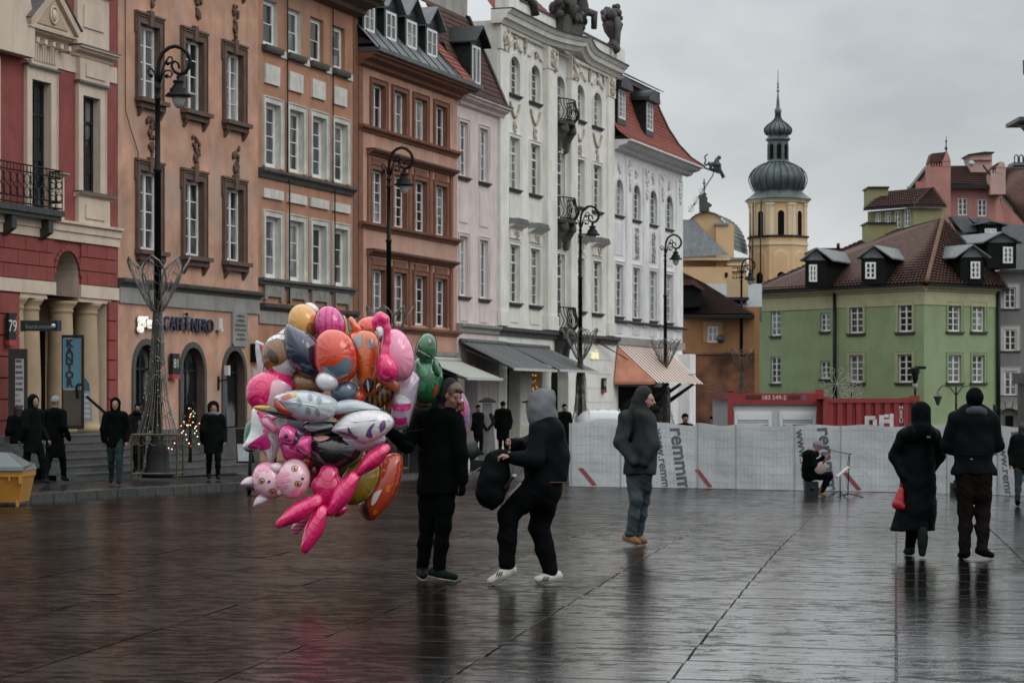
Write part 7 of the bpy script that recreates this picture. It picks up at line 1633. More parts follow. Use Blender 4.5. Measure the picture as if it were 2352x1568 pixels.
for cx_, cy_, dd, sg in ((835, 1400, -.165, -1), (1140, 1440, -.035, -1)):
    for k in range(3): MB().tube([Jz(cx_ - 22 + k * 14, cy_ - 18, dd), Jz(cx_ - 34 + k * 14, cy_ + 12, dd - .008)], .0045, 4).build('shoe_stripe', SHOE, t)
MB().tube([Jz(1150, 795, -.3), Jz(1265, 800, -.1)], .004, 4).build('hem_piping', plain('red_piping', (.12, .02, .01), .6), t)
rk = thing('rucksack', 'large black rucksack held open by the hooded person', 'rucksack', base + V(Jz(770, 935, -.2)))
P = lambda x, y, d=0: V(Jz(x, y, d)) - V(Jz(770, 935, -.2))
S = Sdf(); S.cap(P(765, 850, -.2), P(800, 650, -.2), .14, .11, .05, ((0, 1, 0), .8)).cap(P(790, 720, -.22), P(835, 610, -.22), .1, .06, .04).cap(P(730, 850, -.25), P(760, 760, -.28), .07, .07, .05).cap(P(830, 700, -.2), P(855, 800, -.2), .07, .05, .05); S.mesh('sack', cloth('black_rucksack_cloth', (.0035, .005, .0055), .7), .0125, .009, 18, 2, rk)
MB().tube([P(835, 600, -.2), P(822, 570, -.22), P(832, 560, -.25), P(845, 590, -.22)], .008, 6).build('grab_loop', IRON, rk); MB().tube([P(860, 820, -.28), P(910, 750, -.32), P(935, 725, -.32)], .014, 5).build('strap', cloth('brown_strap', (.04, .03, .028)), rk); MB().tube([P(760, 965, -.2), P(800, 945, -.2), P(830, 905, -.2)], .012, 5).build('loose_strap', IRON, rk); MB().box(*(lambda p: (p[0] - .018, p[0] + .018, p[1] - .012, p[1], p[2] - .013, p[2] + .013))(P(922, 735, -.33))).build('buckle', SIGNM, rk)
# ---------------- walking person in the charcoal parka
PARK = cloth('charcoal_parka', (.026, .03, .031), .6, .4, 60, .4); JEAN = cloth('blue_grey_jeans', (.05, .065, .075), .85, .4, 40, .2); BOOT = mat('tan_suede_boot', (.2, .1, .045), .85, .2, 12, .2)
base = gp(1465, 1253); mm = base.y / FPX * .29297; Jz = lambda x, y, d=0: zj(x, y, 590, 1335, mm, d)
J = dict(neck=Jz(640, 285, 0), shL=Jz(505, 345, .14), shR=Jz(655, 345, -.12), elL=Jz(455, 535, .0), haL=Jz(550, 680, -.18), elR=Jz(700, 560, -.2), haR=Jz(640, 690, -.22), hip=Jz(600, 760, 0), knL=Jz(575, 985, -.04), anL=Jz(530, 1285, .0), toL=Jz(612, 1318, -.05), knR=Jz(640, 985, .12), anR=Jz(595, 1290, .2), toR=Jz(672, 1318, .15))
tor = [(Jz(600, 370), Jz(608, 560), .195, .22, .85), (Jz(608, 560), Jz(612, 740), .215, .185, .9), (Jz(515, 355, .1), Jz(660, 355, -.08), .095, .095, 1.0)]
t, j, hc = person('person walking in a charcoal hooded parka, grey jeans and tan boots', base, J, PARK, JEAN, .0135, face=(.95, -.28, -.05), headc=Jz(655, 205, -.02), torso=tor, hem=Jz(605, 790)[2], hands='none', shoes=BOOT, sole=plain('cream_sole', (.35, .32, .27), .7), fold=.008, coatr=1.22, legr=1.0, tend=.9)
f = V((.95, -.28, -.05)).normalized(); r_ = f.cross(V((0, 0, 1))).normalized(); u = r_.cross(f); A = [tuple(r_), tuple(f), tuple(u)]
S = Sdf(); S.ell(Jz(628, 185), (.108, .105, .13), .04, A).cap(Jz(605, 230), Jz(600, 320), .105, .15, .05).ell(Jz(640, 145), (.1, .085, .075), .03, A); S.carve(hc + f * .11 - u * .012, (.085, .115, .115)); S.mesh('hood', PARK, .0135, .004, 20, 2, t)
S = Sdf(); S.cap(Jz(640, 270), Jz(690, 265, -.02), .08, .06, .04).cap(Jz(690, 270, -.03), Jz(730, 270, -.03), .05, .03, .03); S.mesh('collar', cloth('black_collar', (.01, .012, .013)), .0135, .006, 25, 2, t)
S = Sdf(); S.cap(hc + f * .06 - u * .085, hc + f * .02 - u * .07, .045, .05, .02); S.mesh('beard', mat('dark_beard', (.03, .018, .012), .8, .3, 40, .2), .0135, parent=t)
MB().tube([Jz(545, 270, -.19), Jz(552, 340, -.225), Jz(545, 430, -.21), Jz(520, 520, -.17)], .026, 6).build('rucksack_strap', SHOE, t)
for q in ('L', 'R'): MB().lathe([(.062, -.03), (.066, 0), (.06, .03)], *(j['an' + q] + V((-.0, 0, .055))), 14).build('turn_up', JEAN, t)
# ---------------- couple walking away
base = gp(2105, 1278); mm = base.y / FPX * .31139; Jz = lambda x, y, d=0: zj(x, y, 1050, 1432, mm, d)
J = dict(neck=Jz(1080, 460, 0), shL=Jz(955, 550, 0), shR=Jz(1180, 540, 0), elL=Jz(893, 690, .05), haL=Jz(945, 835, -.05), elR=Jz(1225, 690, .05), haR=Jz(1170, 800, .1), hip=Jz(1065, 860, 0), knL=Jz(1035, 1130, .05), anL=Jz(1022, 1395, .2), toL=Jz(1020, 1410, .42), knR=Jz(1080, 1130, -.05), anR=Jz(1072, 1295, -.2), toR=Jz(1066, 1420, -.22))
tor = [(Jz(1065, 560), Jz(1065, 760), .185, .165, .72), (Jz(1065, 760), Jz(1060, 900), .165, .175, .75), (Jz(1060, 900), Jz(1050, 1080), .175, .2, .8), (Jz(1050, 1080), Jz(1000, 1250), .2, .21, .8), (Jz(1050, 1080), Jz(1070, 1270), .17, .12, .8), (Jz(985, 540), Jz(1150, 535), .09, .09, 1), (Jz(1010, 520, -.1), Jz(1125, 520, -.1), .09, .09, 1)]
t, j, hc = person('person walking away in a long black quilted coat, carrying a red bag', base, J, BLK3, BLK2, .014, face=(.05, 1, -.05), headc=Jz(1082, 385, 0), torso=tor, hem=Jz(1050, 1245)[2], hands='none', fold=.0045, quilt=42, hair=(mat('dark_hair', (.012, .008, .006), .6, .4, 30, .2), 'long'), hsc=1.0)
S = Sdf(); S.ell(Jz(1083, 352), (.104, .125, .1), .03).ell(Jz(1083, 395, -.02), (.102, .118, .085), .03).cap(Jz(1080, 450, -.04), Jz(1075, 500, -.08), .1, .13, .05); S.mesh('hood', BLK, .014, .003, 30, 1, t)
MB().box(*(lambda p: (p[0] - .022, p[0] + .022, p[1] - .006, p[1], p[2] - .01, p[2] + .01))(Jz(1117, 545, -.19))).build('small_logo', plain('grey_logo', (.12, .12, .12), .6), t)
bg_ = thing('red_bag', 'red hand bag hanging at the left side of the long-coated walker', 'bag', base + V(Jz(908, 1090, -.1)))
P = lambda x, y, d=0: V(Jz(x, y, d)) - V(Jz(908, 1090, -.1))
S = Sdf(); S.cap(P(925, 935, -.1), P(905, 1035, -.1), .03, .062, .03, ((0, 1, 0), .7)).cap(P(885, 1045, -.1), P(940, 1060, -.1), .038, .038, .03); S.mesh('bag_body', mat('red_leather', (.36, .012, .02), .35, .15, 5, .1), .012, .004, 30, 2, bg_); MB().tube([P(912, 940, -.1), P(928, 890, -.08), P(940, 940, -.1)], .008, 6).build('handle', MATS['red_leather'], bg_)
base = gp(2235, 1284); mm = base.y / FPX * .31139; Jz = lambda x, y, d=0: zj(x, y, 1460, 1445, mm, d)
J = dict(neck=Jz(1468, 330, 0), shL=Jz(1330, 405, 0), shR=Jz(1590, 405, 0), elL=Jz(1275, 600, .06), haL=Jz(1350, 640, .2), elR=Jz(1650, 600, .06), haR=Jz(1560, 640, .2), hip=Jz(1465, 800, 0), knL=Jz(1410, 1100, .05), anL=Jz(1405, 1395, .05), toL=Jz(1395, 1418, .24), knR=Jz(1540, 1100, .05), anR=Jz(1525, 1375, -.02), toR=Jz(1622, 1415, .1))
tor = [(Jz(1465, 430), Jz(1465, 600), .22, .205, .62), (Jz(1465, 600), Jz(1465, 800), .205, .2, .66), (Jz(1350, 410), Jz(1580, 410), .09, .09, 1), (Jz(1380, 800), Jz(1550, 800), .12, .12, .9)]
t, j, hc = person('person walking away in a dark hip-length jacket, knit hat and brown trousers', base, J, DNAVY, cloth('dark_brown_trousers', (.009, .006, .0055)), .014, face=(-.05, 1, -.03), headc=Jz(1470, 265, 0), torso=tor, hem=Jz(1465, 820)[2], hands='none', hat=(BLK, 'low'), scarf=cloth('grey_scarf', (.06, .068, .072), .9, .3, 60, .3), fold=.009, coatr=1.12, legr=1.08, hipw=1.05, shoes=BLK, hsc=1.02)
MB().tube([Jz(1300, 660, -.12), Jz(1465, 670, -.15), Jz(1620, 660, -.12)], .006, 4).build('jacket_seam', BLK, t); MB().box(*(lambda p: (p[0] - .012, p[0] + .012, p[1] - .01, p[1], p[2] - .003, p[2] + .003))(Jz(1428, 694, -.15))).build('label', SIGNM, t)
# ---------------- seated busker with guitar
base = gp(1868, 1140); mm = base.y / FPX * .31139; Jz = lambda x, y, d=0: zj(x, y, 290, 990, mm, d)
J = dict(neck=Jz(285, 655, 0), shL=Jz(240, 680, .12), shR=Jz(280, 680, -.14), elL=Jz(320, 750, .1), haL=Jz(362, 700, .0), elR=Jz(285, 760, -.2), haR=Jz(335, 750, -.2), hip=Jz(255, 835, 0), knL=Jz(415, 830, .12), anL=Jz(345, 965, .1), toL=Jz(388, 980, .08), knR=Jz(410, 835, -.1), anR=Jz(340, 965, -.1), toR=Jz(385, 982, -.12))
BUSK, j, hc = person('person seated on a black box playing guitar, grey hat', base, J, BLK, BLK2, .02, face=(.8, -.3, -.6), headc=Jz(318, 618, 0), hands='skin', shoes=BOOT, coatr=1.15, hat=(cloth('pale_grey_beanie', (.22, .225, .235)), 'knit'), finger=1.0)
bx_ = thing('cajon_box', 'black box seat under the busker', 'box', base + V(Jz(275, 990)) + V((0, 0, .0))); MB().box(-.14, .14, -.17, .17, 0, .335).build('shell', PDARK, bx_); MB().tube([(0, -.171, .18), (0, -.175, .18)], .05, 14).build('sound_hole', IRON, bx_)
gt = thing('guitar', 'pale guitar in the busker\'s lap', 'guitar', base + V(Jz(340, 775, -.24))); P = lambda x, y, d=0: V(Jz(x, y, d)) - V(Jz(340, 775, -.24))
S = Sdf(); S.ell(P(330, 785, -.24), (.13, .045, .12), .03).ell(P(348, 760, -.24), (.1, .045, .09), .03); S.mesh('soundbox', mat('pale_guitar_top', (.3, .22, .2), .3, .15, 6, 0), .014, parent=gt); MB().tube([P(350, 745, -.27), P(398, 665, -.2)], [.025, .02], 6).build('neck', mat('guitar_neck_wood', (.12, .07, .04), .4, .2, 8, 0), gt); MB().box(*(lambda p: (p[0] - .03, p[0] + .03, p[1] - .015, p[1] + .015, p[2] - .04, p[2] + .06))(P(400, 658, -.2))).build('headstock', MATS['guitar_neck_wood'], gt)
ms = thing('microphone_stand', 'black boom microphone stand in front of the busker', 'microphone stand', base + V(Jz(540, 990, -.1))); P = lambda x, y, d=0: V(Jz(x, y, d)) - V(Jz(540, 990, -.1))
MB().tube([P(540, 985, -.1), P(552, 672, -.1)], .012, 6).build('pole', IRON, ms); MB().tube([P(572, 677, -.1), P(480, 662, -.1), P(405, 645, -.1)], .009, 6).build('boom', IRON, ms); MB().tube([P(405, 645, -.1), P(372, 632, -.1)], [.012, .022], 8).build('microphone', IRON, ms)
for ex, d in ((657, -.1), (450, -.3), (520, .2)): MB().tube([P(540, 965, -.1), P(ex, 993, d)], .011, 5).build('leg', IRON, ms)
MB().tube([P(545, 690, -.12), P(530, 800, -.12), P(535, 930, -.12)], .005, 4).build('cable', IRON, ms)
st = thing('music_stand', 'folding music stand with white sheets beside the microphone stand', 'music stand', base + V(Jz(478, 990, -.2))); P = lambda x, y, d=0: V(Jz(x, y, d)) - V(Jz(478, 990, -.2))
MB().tube([P(478, 985, -.2), P(478, 845, -.2)], .01, 6).build('pole', IRON, st)
for ex, d in ((385, -.2), (510, -.4), (495, .0)): MB().tube([P(478, 945, -.2), P(ex, 993, d)], .009, 5).build('leg', IRON, st)
a, b = P(455, 845, -.2), P(540, 772, -.2); MB().hexa([a + V((0, -.18, 0)), b + V((0, -.18, 0)), b + V((0, .18, 0)), a + V((0, .18, 0)), a + V((-.01, -.18, .02)), b + V((-.01, -.18, .02)), b + V((-.01, .18, .02)), a + V((-.01, .18, .02))]).build('sheet_music', mat('sheet_paper', (.6, .6, .58), .6, .05, 4, 0), st); a = a - V((0, 0, .012)); b = b - V((0, 0, .012)); MB().hexa([a + V((0, -.16, 0)), b + V((0, -.16, 0)), b + V((0, .16, 0)), a + V((0, .16, 0)), a + V((0, -.16, .008)), b + V((0, -.16, .008)), b + V((0, .16, .008)), a + V((0, .16, .008))]).build('desk', IRON, st)
p = gp(2194, 1136); ab = thing('amplifier_box', 'small black amplifier on the ground before the fence', 'amplifier', p); MB().box(-.11, .11, -.1, .1, 0, .28).build('cabinet', PDARK, ab); MB().tube([(0, -.101, .15), (0, -.108, .15)], .07, 14).build('speaker_cone', IRON, ab); MB().box(-.04, .04, -.02, .02, .28, .34).build('handle', IRON, ab)
# ---------------- passers-by, same builder with other poses
def walker(label, px, pyfeet, H_, face, coat, trou, step=.3, phase=1, hood=None, hat=None, hair=None, hem=.42, lift=.0, D=None, h=.026, group='passers-by in front of the houses', skin=None, scarf=None, coatr=1.05, swing=.12, shoes=None, zfix=None, bag=None, hands='skin', arms_in=0):
    if D is None: b = gp(px, pyfeet, lift)
    else: b = at(px, pyfeet, D)
    if zfix is not None: b.z = zfix
    s = H_ / 1.78; f = V(face).normalized(); fh = V((f.x, f.y, 0)).normalized(); sx = V((-fh.y, fh.x, 0)) * -1
    def Q(side, fwd, up): return sx * side * s + fh * fwd * s + V((0, 0, up * s))
    st = step * phase
    J = dict(neck=Q(0, .01, 1.5), shL=Q(-.18, 0, 1.42), shR=Q(.18, 0, 1.42), elL=Q(-.25, -swing * phase * .6, 1.13), haL=Q(-.24 + arms_in * .12, swing * phase * .9 + .05 + arms_in * .12, .9 + arms_in * .05), elR=Q(.25, swing * phase * .6, 1.13), haR=Q(.24 - arms_in * .12, -swing * phase * .9 + .05 + arms_in * .12, .9 + arms_in * .05), hip=Q(0, 0, .92), knL=Q(-.09, .5 * st + .04, .5), anL=Q(-.09, st * .95, .085 + (.05 if st < 0 else 0)), toL=Q(-.1, st * .95 + .17, .045), knR=Q(.09, -.5 * st + .04, .5), anR=Q(.09, -st * .95, .085 + (.05 if st > 0 else 0)), toR=Q(.1, -st * .95 + .17, .045))
    return person(label, b, J, coat, trou, h, hood=hood, hat=hat, hair=hair, hem=hem * 1.78 / 1.78 * s if hem else None, face=face, headc=Q(0, .03, 1.64), hsc=1.02 * s, coatr=coatr * s, legr=s, group=group, skin=skin or SKIND, scarf=scarf, shoes=shoes, hands=hands)
GK = cloth('dark_green_black_coat', (.003, .0055, .005)); CHR = cloth('charcoal_wool', (.011, .012, .013)); TEAL = cloth('teal_jeans', (.02, .03, .032)); REDL = cloth('red_lining', (.2, .02, .015))
walker('person in a black hooded coat nearest the grit bin, facing right', 76, 1110, 1.8, (.75, -.65, -.1), GK, BLK2, .26, 1, hood=GK, hem=.62, lift=.13)
walker('person with long dark coat and grey knit hat by the entrance steps', 126, 1106, 1.82, (.3, .95, 0), BLK, BLK2, .24, -1, hat=(cloth('pale_grey_beanie', (.22, .225, .235)), 'knit'), hem=.5, lift=.13)
t, j, hc = walker('person with a dark shoulder bag at the far left, partly behind the hooded one', 42, 1098, 1.66, (-.3, .95, 0), BLK, CHR, .2, 1, hair=(MATS['dark_hair'], 'long'), hem=.6, lift=.13)
walker('person in black hoodie and blue-green jeans walking towards the square', 265, 1110, 1.78, (.08, -1, -.05), BLK, TEAL, .2, 1, hood=BLK, hem=.76, lift=.13, shoes=SHOE, swing=.06)
walker('person with black hat and long hair behind the first street lamp', 318, 1085, 1.62, (-.15, -1, -.02), CHR, CHR, .1, 1, hat=(BLK, 'knit'), hair=(MATS['dark_hair'], 'long'), hem=.45, D=55.0, scarf=CHR, arms_in=1)
t, j, hc = walker('person in a dark parka with red-lined hood walking past the Christmas tree', 490, 1100, 1.8, (.25, -1, -.05), GK, BLK2, .14, 1, hem=.6, lift=.13, coatr=1.25, scarf=cloth('pale_blue_scarf', (.16, .18, .2)), hair=(MATS['dark_hair'], 'short'))
f = V((.25, -1, -.05)).normalized(); r_ = f.cross(V((0, 0, 1))).normalized(); u = r_.cross(f); A = [tuple(r_), tuple(f), tuple(u)]
for nm, m_, e, off in (('hood', GK, 1.0, .0), ('hood_lining', REDL, .93, .006)):
    S = Sdf(); S.ell(hc + u * .03 - f * .03, (.14 * e, .125 * e, .15 * e), .03, A).cap(hc - f * .05 - u * .08, hc - f * .05 - u * .16, .13 * e, .15 * e, .05); S.carve(hc + f * (.1 + off) - u * .01, (.112 * e, .13, .125 * e)); S.mesh(nm, m_, .022, .003, 20, 2, t)
walker('person seen from behind in a dark coat under the charcoal awning', 1155, 1044, 1.85, (.1, 1, 0), BLK, BLK2, .05, 1, hat=(BLK, 'knit'), hem=.5, D=82, h=.032, coatr=1.2, group='people under the awnings', hands='none')
walker('hooded person in a dark quilted jacket beside the patio heater', 1121, 1044, 1.68, (-.8, -.5, 0), CHR, BLK2, .05, 1, hood=CHR, hem=.7, D=80, h=.032, group='people under the awnings', hands='none')
walker('dark figure just right of the balloon seller under the awnings', 1098, 1044, 1.66, (.6, -.7, 0), BLK, BLK2, .05, 1, hat=(BLK, 'knit'), hem=.6, D=79, h=.032, group='people under the awnings', hands='none')
walker('dark figure between the hooded man and the fence end', 1296, 1046, 1.7, (.3, -.9, 0), BLK, BLK2, .05, 1, hat=(BLK, 'knit'), hem=.6, D=78, h=.032, group='people under the awnings', hands='none')
for lab, px, top, D, ht, cc, ft in (('person in a black knit hat behind the fence, left of the copper awning post', 1573, 946, 66, (BLK, 'knit'), BLK, (.3, -1, 0)), ('person with dark bobble hat and pale collar behind the fence', 1637, 952, 68, (BLK, 'knit'), cloth('pale_grey_jacket', (.2, .2, .205)), (-.3, -1, 0)), ('person in red and black behind the fence beside the red container', 1660, 953, 70, (BLK, 'knit'), REDL, (-.6, -.8, 0))):
    p = at(px, top, D); walker(lab, px, 1000, p.z - zg(p.x, D), ft, cc, BLK2, .05, 1, hat=ht, hem=.6, D=D, zfix=zg(p.x, D), h=.032, group='people behind the fence', hands='none')
walker('person in a dark puffer jacket cut by the right edge of the picture', 2350, 1162, 1.68, (.3, 1, 0), GK, TEAL, .3, -1, hair=(MATS['dark_hair'], 'long'), hem=.78, coatr=1.2, group='people on the square', h=.022)
# ================================================================ FOIL BALLOONS (bunch held by the seller)
def foilm(name, col, rough=.16, metal=.0, var=.08, dots=None, bands=None):
    m = mat(name, col, rough, var, 3, .25, metal=metal, spec=.6, coat=1, fine=9, bdist=.012); t = m.node_tree; b = t.nodes['Principled BSDF']; b.inputs['Coat Roughness'].default_value = .04
    old = b.inputs['Base Color'].links[0].from_socket; tc_ = t.nodes.new('ShaderNodeTexCoord')
    if dots:
        v = t.nodes.new('ShaderNodeTexVoronoi'); v.inputs['Scale'].default_value = dots[1]; t.links.new(tc_.outputs['Object'], v.inputs['Vector']); v.inputs['Randomness'].default_value = .55
        lt = t.nodes.new('ShaderNodeMath'); lt.operation = 'LESS_THAN'; t.links.new(v.outputs['Distance'], lt.inputs[0]); lt.inputs[1].default_value = dots[2]; f_ = lt.outputs[0]; c = dots[0]
    if bands:
        wv = t.nodes.new('ShaderNodeTexWave'); wv.bands_direction = bands[3] if len(bands) > 3 else 'X'; wv.inputs['Scale'].default_value = bands[1]; wv.inputs['Distortion'].default_value = 2.5; t.links.new(tc_.outputs['Object'], wv.inputs['Vector'])
        gt_ = t.nodes.new('ShaderNodeMath'); gt_.operation = 'GREATER_THAN'; t.links.new(wv.outputs['Fac'], gt_.inputs[0]); gt_.inputs[1].default_value = bands[2]; f_ = gt_.outputs[0]; c = bands[0]
    if dots or bands:
        x = t.nodes.new('ShaderNodeMix'); x.data_type = 'RGBA'; t.links.new(f_, x.inputs[0]); t.links.new(old, x.inputs[6]); x.inputs[7].default_value = (*c, 1); t.links.new(x.outputs[2], b.inputs['Base Color'])
    return m
F = {k: foilm('foil_' + k, c) for k, c in dict(gold=(.66, .33, .06), brown=(.25, .105, .03), dkbrown=(.05, .028, .015), white=(.72, .72, .74), navy=(.022, .03, .065), red=(.68, .055, .02), orange=(.68, .14, .025), rust=(.46, .05, .015), bluegrey=(.12, .18, .235), hot=(.82, .018, .17), hot2=(.62, .012, .13), pink=(.85, .3, .46), pale=(.82, .5, .58), magenta=(.62, .02, .22), green=(.015, .14, .055), dkgreen=(.012, .05, .025), black=(.008, .008, .01), silver=(.5, .57, .62), lilac=(.42, .34, .44), yellow=(.52, .34, .03), gold2=(.3, .2, .02), purple=(.16, .08, .22), skinp=(.6, .35, .28), grey=(.25, .28, .3)).items()}
F['dots'] = foilm('foil_pink_dots', (.72, .06, .28), dots=((.012, .015, .05), 13, .28)); F['tiger'] = foilm('foil_tiger', (.33, .16, .03), bands=((.02, .012, .008), 7, .6)); F['candy'] = foilm('foil_candy_stripe', (.72, .42, .52), bands=((.62, .05, .25), 9, .55, 'Z')); F['lattice'] = foilm('foil_pink_lattice', (.66, .05, .27), bands=((.4, .015, .14), 5, .78)); F['goldot'] = foilm('foil_gold_dots', (.45, .33, .05), dots=((.65, .55, .2), 40, .3))
BD = 21.6; BM = BD / FPX * .40296
def bz(x, y, dy=0): return V(((551.2 + .40296 * x - CX) * BD / FPX, BD + dy, EYE + (HY - 660.3 - .40296 * y) * BD / FPX))
def smooth_loop(pts, n=96):
    P_ = np.array(pts, float); m_ = len(P_); out = []
    for i in range(m_):
        p0, p1, p2, p3 = P_[i - 1], P_[i], P_[(i + 1) % m_], P_[(i + 2) % m_]
        for s in range(max(1, n // m_)):
            t = s / max(1, n // m_); out.append(.5 * (2 * p1 + (p2 - p0) * t + (2 * p0 - 5 * p1 + 4 * p2 - p3) * t * t + (3 * p1 - p0 - 3 * p2 + p3) * t ** 3))
    return np.array(out)
def ellipse(cx, cy, rx, ry, rot=0, n=14):
    c, s = math.cos(R(rot)), math.sin(R(rot)); return [(cx + rx * math.cos(a) * c - ry * math.sin(a) * s, cy + rx * math.cos(a) * s + ry * math.sin(a) * c) for a in [2 * math.pi * k / n for k in range(n)]]
def rod(x0, y0, x1, y1, r0, r1, n=5, belly=1.0):
    a = math.atan2(y1 - y0, x1 - x0); o = []
    for k in range(n + 1): b = a + math.pi / 2 + math.pi * k / n; o.append((x0 + r0 * math.cos(b), y0 + r0 * math.sin(b)))
    if belly > 1: q = (r0 + r1) / 2 * belly; o.append(((x0 + x1) / 2 + q * math.sin(a), (y0 + y1) / 2 - q * math.cos(a)))
    for k in range(n + 1): b = a - math.pi / 2 + math.pi * k / n; o.append((x1 + r1 * math.cos(b), y1 + r1 * math.sin(b)))
    if belly > 1: o.append(((x0 + x1) / 2 - q * math.sin(a), (y0 + y1) / 2 + q * math.cos(a)))
    return o
class Foil:
    """inflated foil: outline (zoomed px) swells to half-thickness T metres, puckered along a welded seam"""
    def __init__(s, pts, dy, T, m, parent=None, org=None, name='lobe', c=None, pw=(2.2, .55), puck=.16):
        o = smooth_loop(pts); cc = np.array(c) if c is not None else o.mean(0); o = cc + (o - cc) * 1.075; s.c, s.o, s.dy, s.T, s.pw = cc, o, dy, T, pw; s.org = org
        nk = len(o); d = o - cc; ang = np.arctan2(d[:, 1], d[:, 0]); s.ang, s.rad = ang, np.hypot(d[:, 0], d[:, 1]); idx = np.argsort(ang); s.ia, s.ir = ang[idx], s.rad[idx]
        per = np.cumsum(np.hypot(*(np.roll(o, -1, 0) - o).T)); rho = [0, .25, .45, .62, .76, .86, .93, .975, 1.0]; vs, fs = [], []
        ph = random.uniform(0, 6)
        for side in (-1, 1):
            b0 = len(vs)
            for r in rho:
                for k in range(nk):
                    w_ = 1 + puck * math.sin(per[k] * .42 + ph + 1.5 * math.sin(per[k] * .09)) * r ** 7 + .05 * math.sin(per[k] * .11 + ph * 2) * r ** 3
                    p = cc + r * d[k]; y = side * T * (max(0, 1 - r ** pw[0]) ** pw[1]) * w_ if r < 1 else 0
                    w = bz(p[0], p[1], dy + y); vs.append(w - org)
            for i in range(len(rho) - 1):
                for k in range(nk):
                    l = (k + 1) % nk; q = (b0 + i * nk + k, b0 + i * nk + l, b0 + (i + 1) * nk + l, b0 + (i + 1) * nk + k)
                    fs.append(q if side < 0 else q[::-1])
        b0 = len(vs)                  # welded seam
        for e in (0, 1):
            for k in range(nk):
                p = cc + d[k] * (1 + e * 3.2 / max(12, s.rad[k])); vs.append(bz(p[0], p[1], dy + e * .006 * math.sin(per[k] * .42 + ph)) - org)
        for k in range(nk): l = (k + 1) % nk; fs.append((b0 + k, b0 + l, b0 + nk + l, b0 + nk + k))
        mb = MB(); mb.smo = True; mb.add(vs, fs); me = mb.mesh(name, m); bm = bmesh.new(); bm.from_mesh(me); bmesh.ops.remove_doubles(bm, verts=bm.verts, dist=.0006); bmesh.ops.recalc_face_normals(bm, faces=bm.faces); bm.to_mesh(me); bm.free()
        for p in me.polygons: p.use_smooth = True
        s.ob = link(name, me, parent)
    def y(s, p):
        d = np.array(p) - s.c; a = math.atan2(d[1], d[0]); R_ = np.interp(a, s.ia, s.ir, period=2 * math.pi); r = min(.999, math.hypot(*d) / max(1, R_))
        return -s.T * max(0, 1 - r ** s.pw[0]) ** s.pw[1]
    def patch(s, pts, m, name='print', e=.004, par=None):
        """printed area lying on the front of the foil"""
        o = smooth_loop(pts, 48); c = o.mean(0); vs = []; nk = len(o); rho = [0, .35, .7, 1]
        for r in rho:
            for k in range(nk):
                p = c + r * (o[k] - c); vs.append(bz(p[0], p[1], s.dy + s.y(p) - e) - s.org)
        mb = MB(); mb.smo = True; mb.add(vs, [(i * nk + k, i * nk + (k + 1) % nk, (i + 1) * nk + (k + 1) % nk, (i + 1) * nk + k) for i in range(3) for k in range(nk)])
        return mb.build(name, m, par or s.ob)
    def line(s, pts, m, r=.004, name='printed_line'):
        return MB().tube([bz(x, y, s.dy + s.y((x, y)) - .002) - s.org for x, y in pts], r, 4).build(name, m, s.ob)
def balloon(label, c, dy=0):
    org = bz(*c, dy); t = thing('foil_balloon', label, 'balloon', org, 0, 'foil balloons in the seller\'s bunch'); d = SELLER_HAND - org
    MB().tube([(0, 0, 0), d * .5 + V((0, 0, -.04)), d], .001, 3).build('string', plain('ribbon_grey', (.06, .06, .06), .5), t); return t, org
# -- back layer
t, o = balloon('golden yellow round balloon with an ear at the top left of the bunch', (350, 205), .2)
b = Foil(ellipse(352, 205, 83, 108, -12), .2, .13, F['gold'], t, o); b.patch(ellipse(402, 235, 26, 40, -10), F['brown']); Foil(ellipse(398, 112, 40, 22, 35), .26, .04, F['white'], t, o)
t, o = balloon('magenta oval balloon with a net pattern beside the golden one', (508, 208), .12)
b = Foil(ellipse(508, 210, 80, 102, -14), .1, .13, F['lattice'], t, o)
for a in ((450, 130, 470, 290), (490, 112, 515, 300), (530, 125, 560, 300)): b.line([(a[0], a[1] + 20), ((a[0] + a[2]) / 2, (a[1] + a[3]) / 2), (a[2], a[3] - 20)], F['hot2'], .005)
for yy in (160, 205, 250): b.line([(440, yy), (500, yy - 8), (570, yy + 10)], F['hot2'], .005)
t, o = balloon('small gold dotted balloon peeping out behind the magenta one', (572, 200), .3); Foil(rod(565, 180, 590, 290, 26, 22), .3, .06, F['goldot'], t, o)
t, o = balloon('orange-red round balloon behind the orange long-faced one', (745, 230), .3); b = Foil(ellipse(750, 235, 100, 72, 5), .3, .13, F['red'], t, o); b.line([(690, 235), (750, 232), (800, 215)], F['dkbrown'], .006)
t, o = balloon('green dinosaur balloon standing at the right of the bunch', (1062, 470), .3)
b = Foil([(985, 440), (1010, 405), (1060, 400), (1110, 420), (1140, 470), (1142, 540), (1120, 610), (1070, 650), (1010, 640), (980, 560)], .3, .15, F['green'], t, o, 'dinosaur_body'); b.patch(ellipse(1110, 590, 10, 42, 20), F['rust']); b.patch(ellipse(1040, 480, 30, 26), foilm('foil_green_light', (.05, .25, .12))); b.patch(ellipse(1030, 560, 26, 30), MATS['foil_green_light'])
b = Foil([(1002, 360), (1010, 310), (1040, 270), (1075, 264), (1105, 290), (1112, 345), (1095, 395), (1060, 415), (1025, 400)], .22, .1, F['green'], t, o, 'dinosaur_head'); b.patch(ellipse(1085, 310, 12, 22, 10), F['dkbrown']); b.patch([(1005, 350), (1030, 375), (1080, 392), (1085, 380), (1040, 365), (1010, 340)], F['black'])
for k in range(9): b.patch([(1012 + k * 8, 350 + k * 4.4), (1018 + k * 8, 353 + k * 4.4), (1015 + k * 8, 364 + k * 4.2)], F['white'], 'tooth', .006)
Foil(ellipse(1118, 455, 16, 48, -12), .18, .04, F['green'], t, o, 'dinosaur_arm')
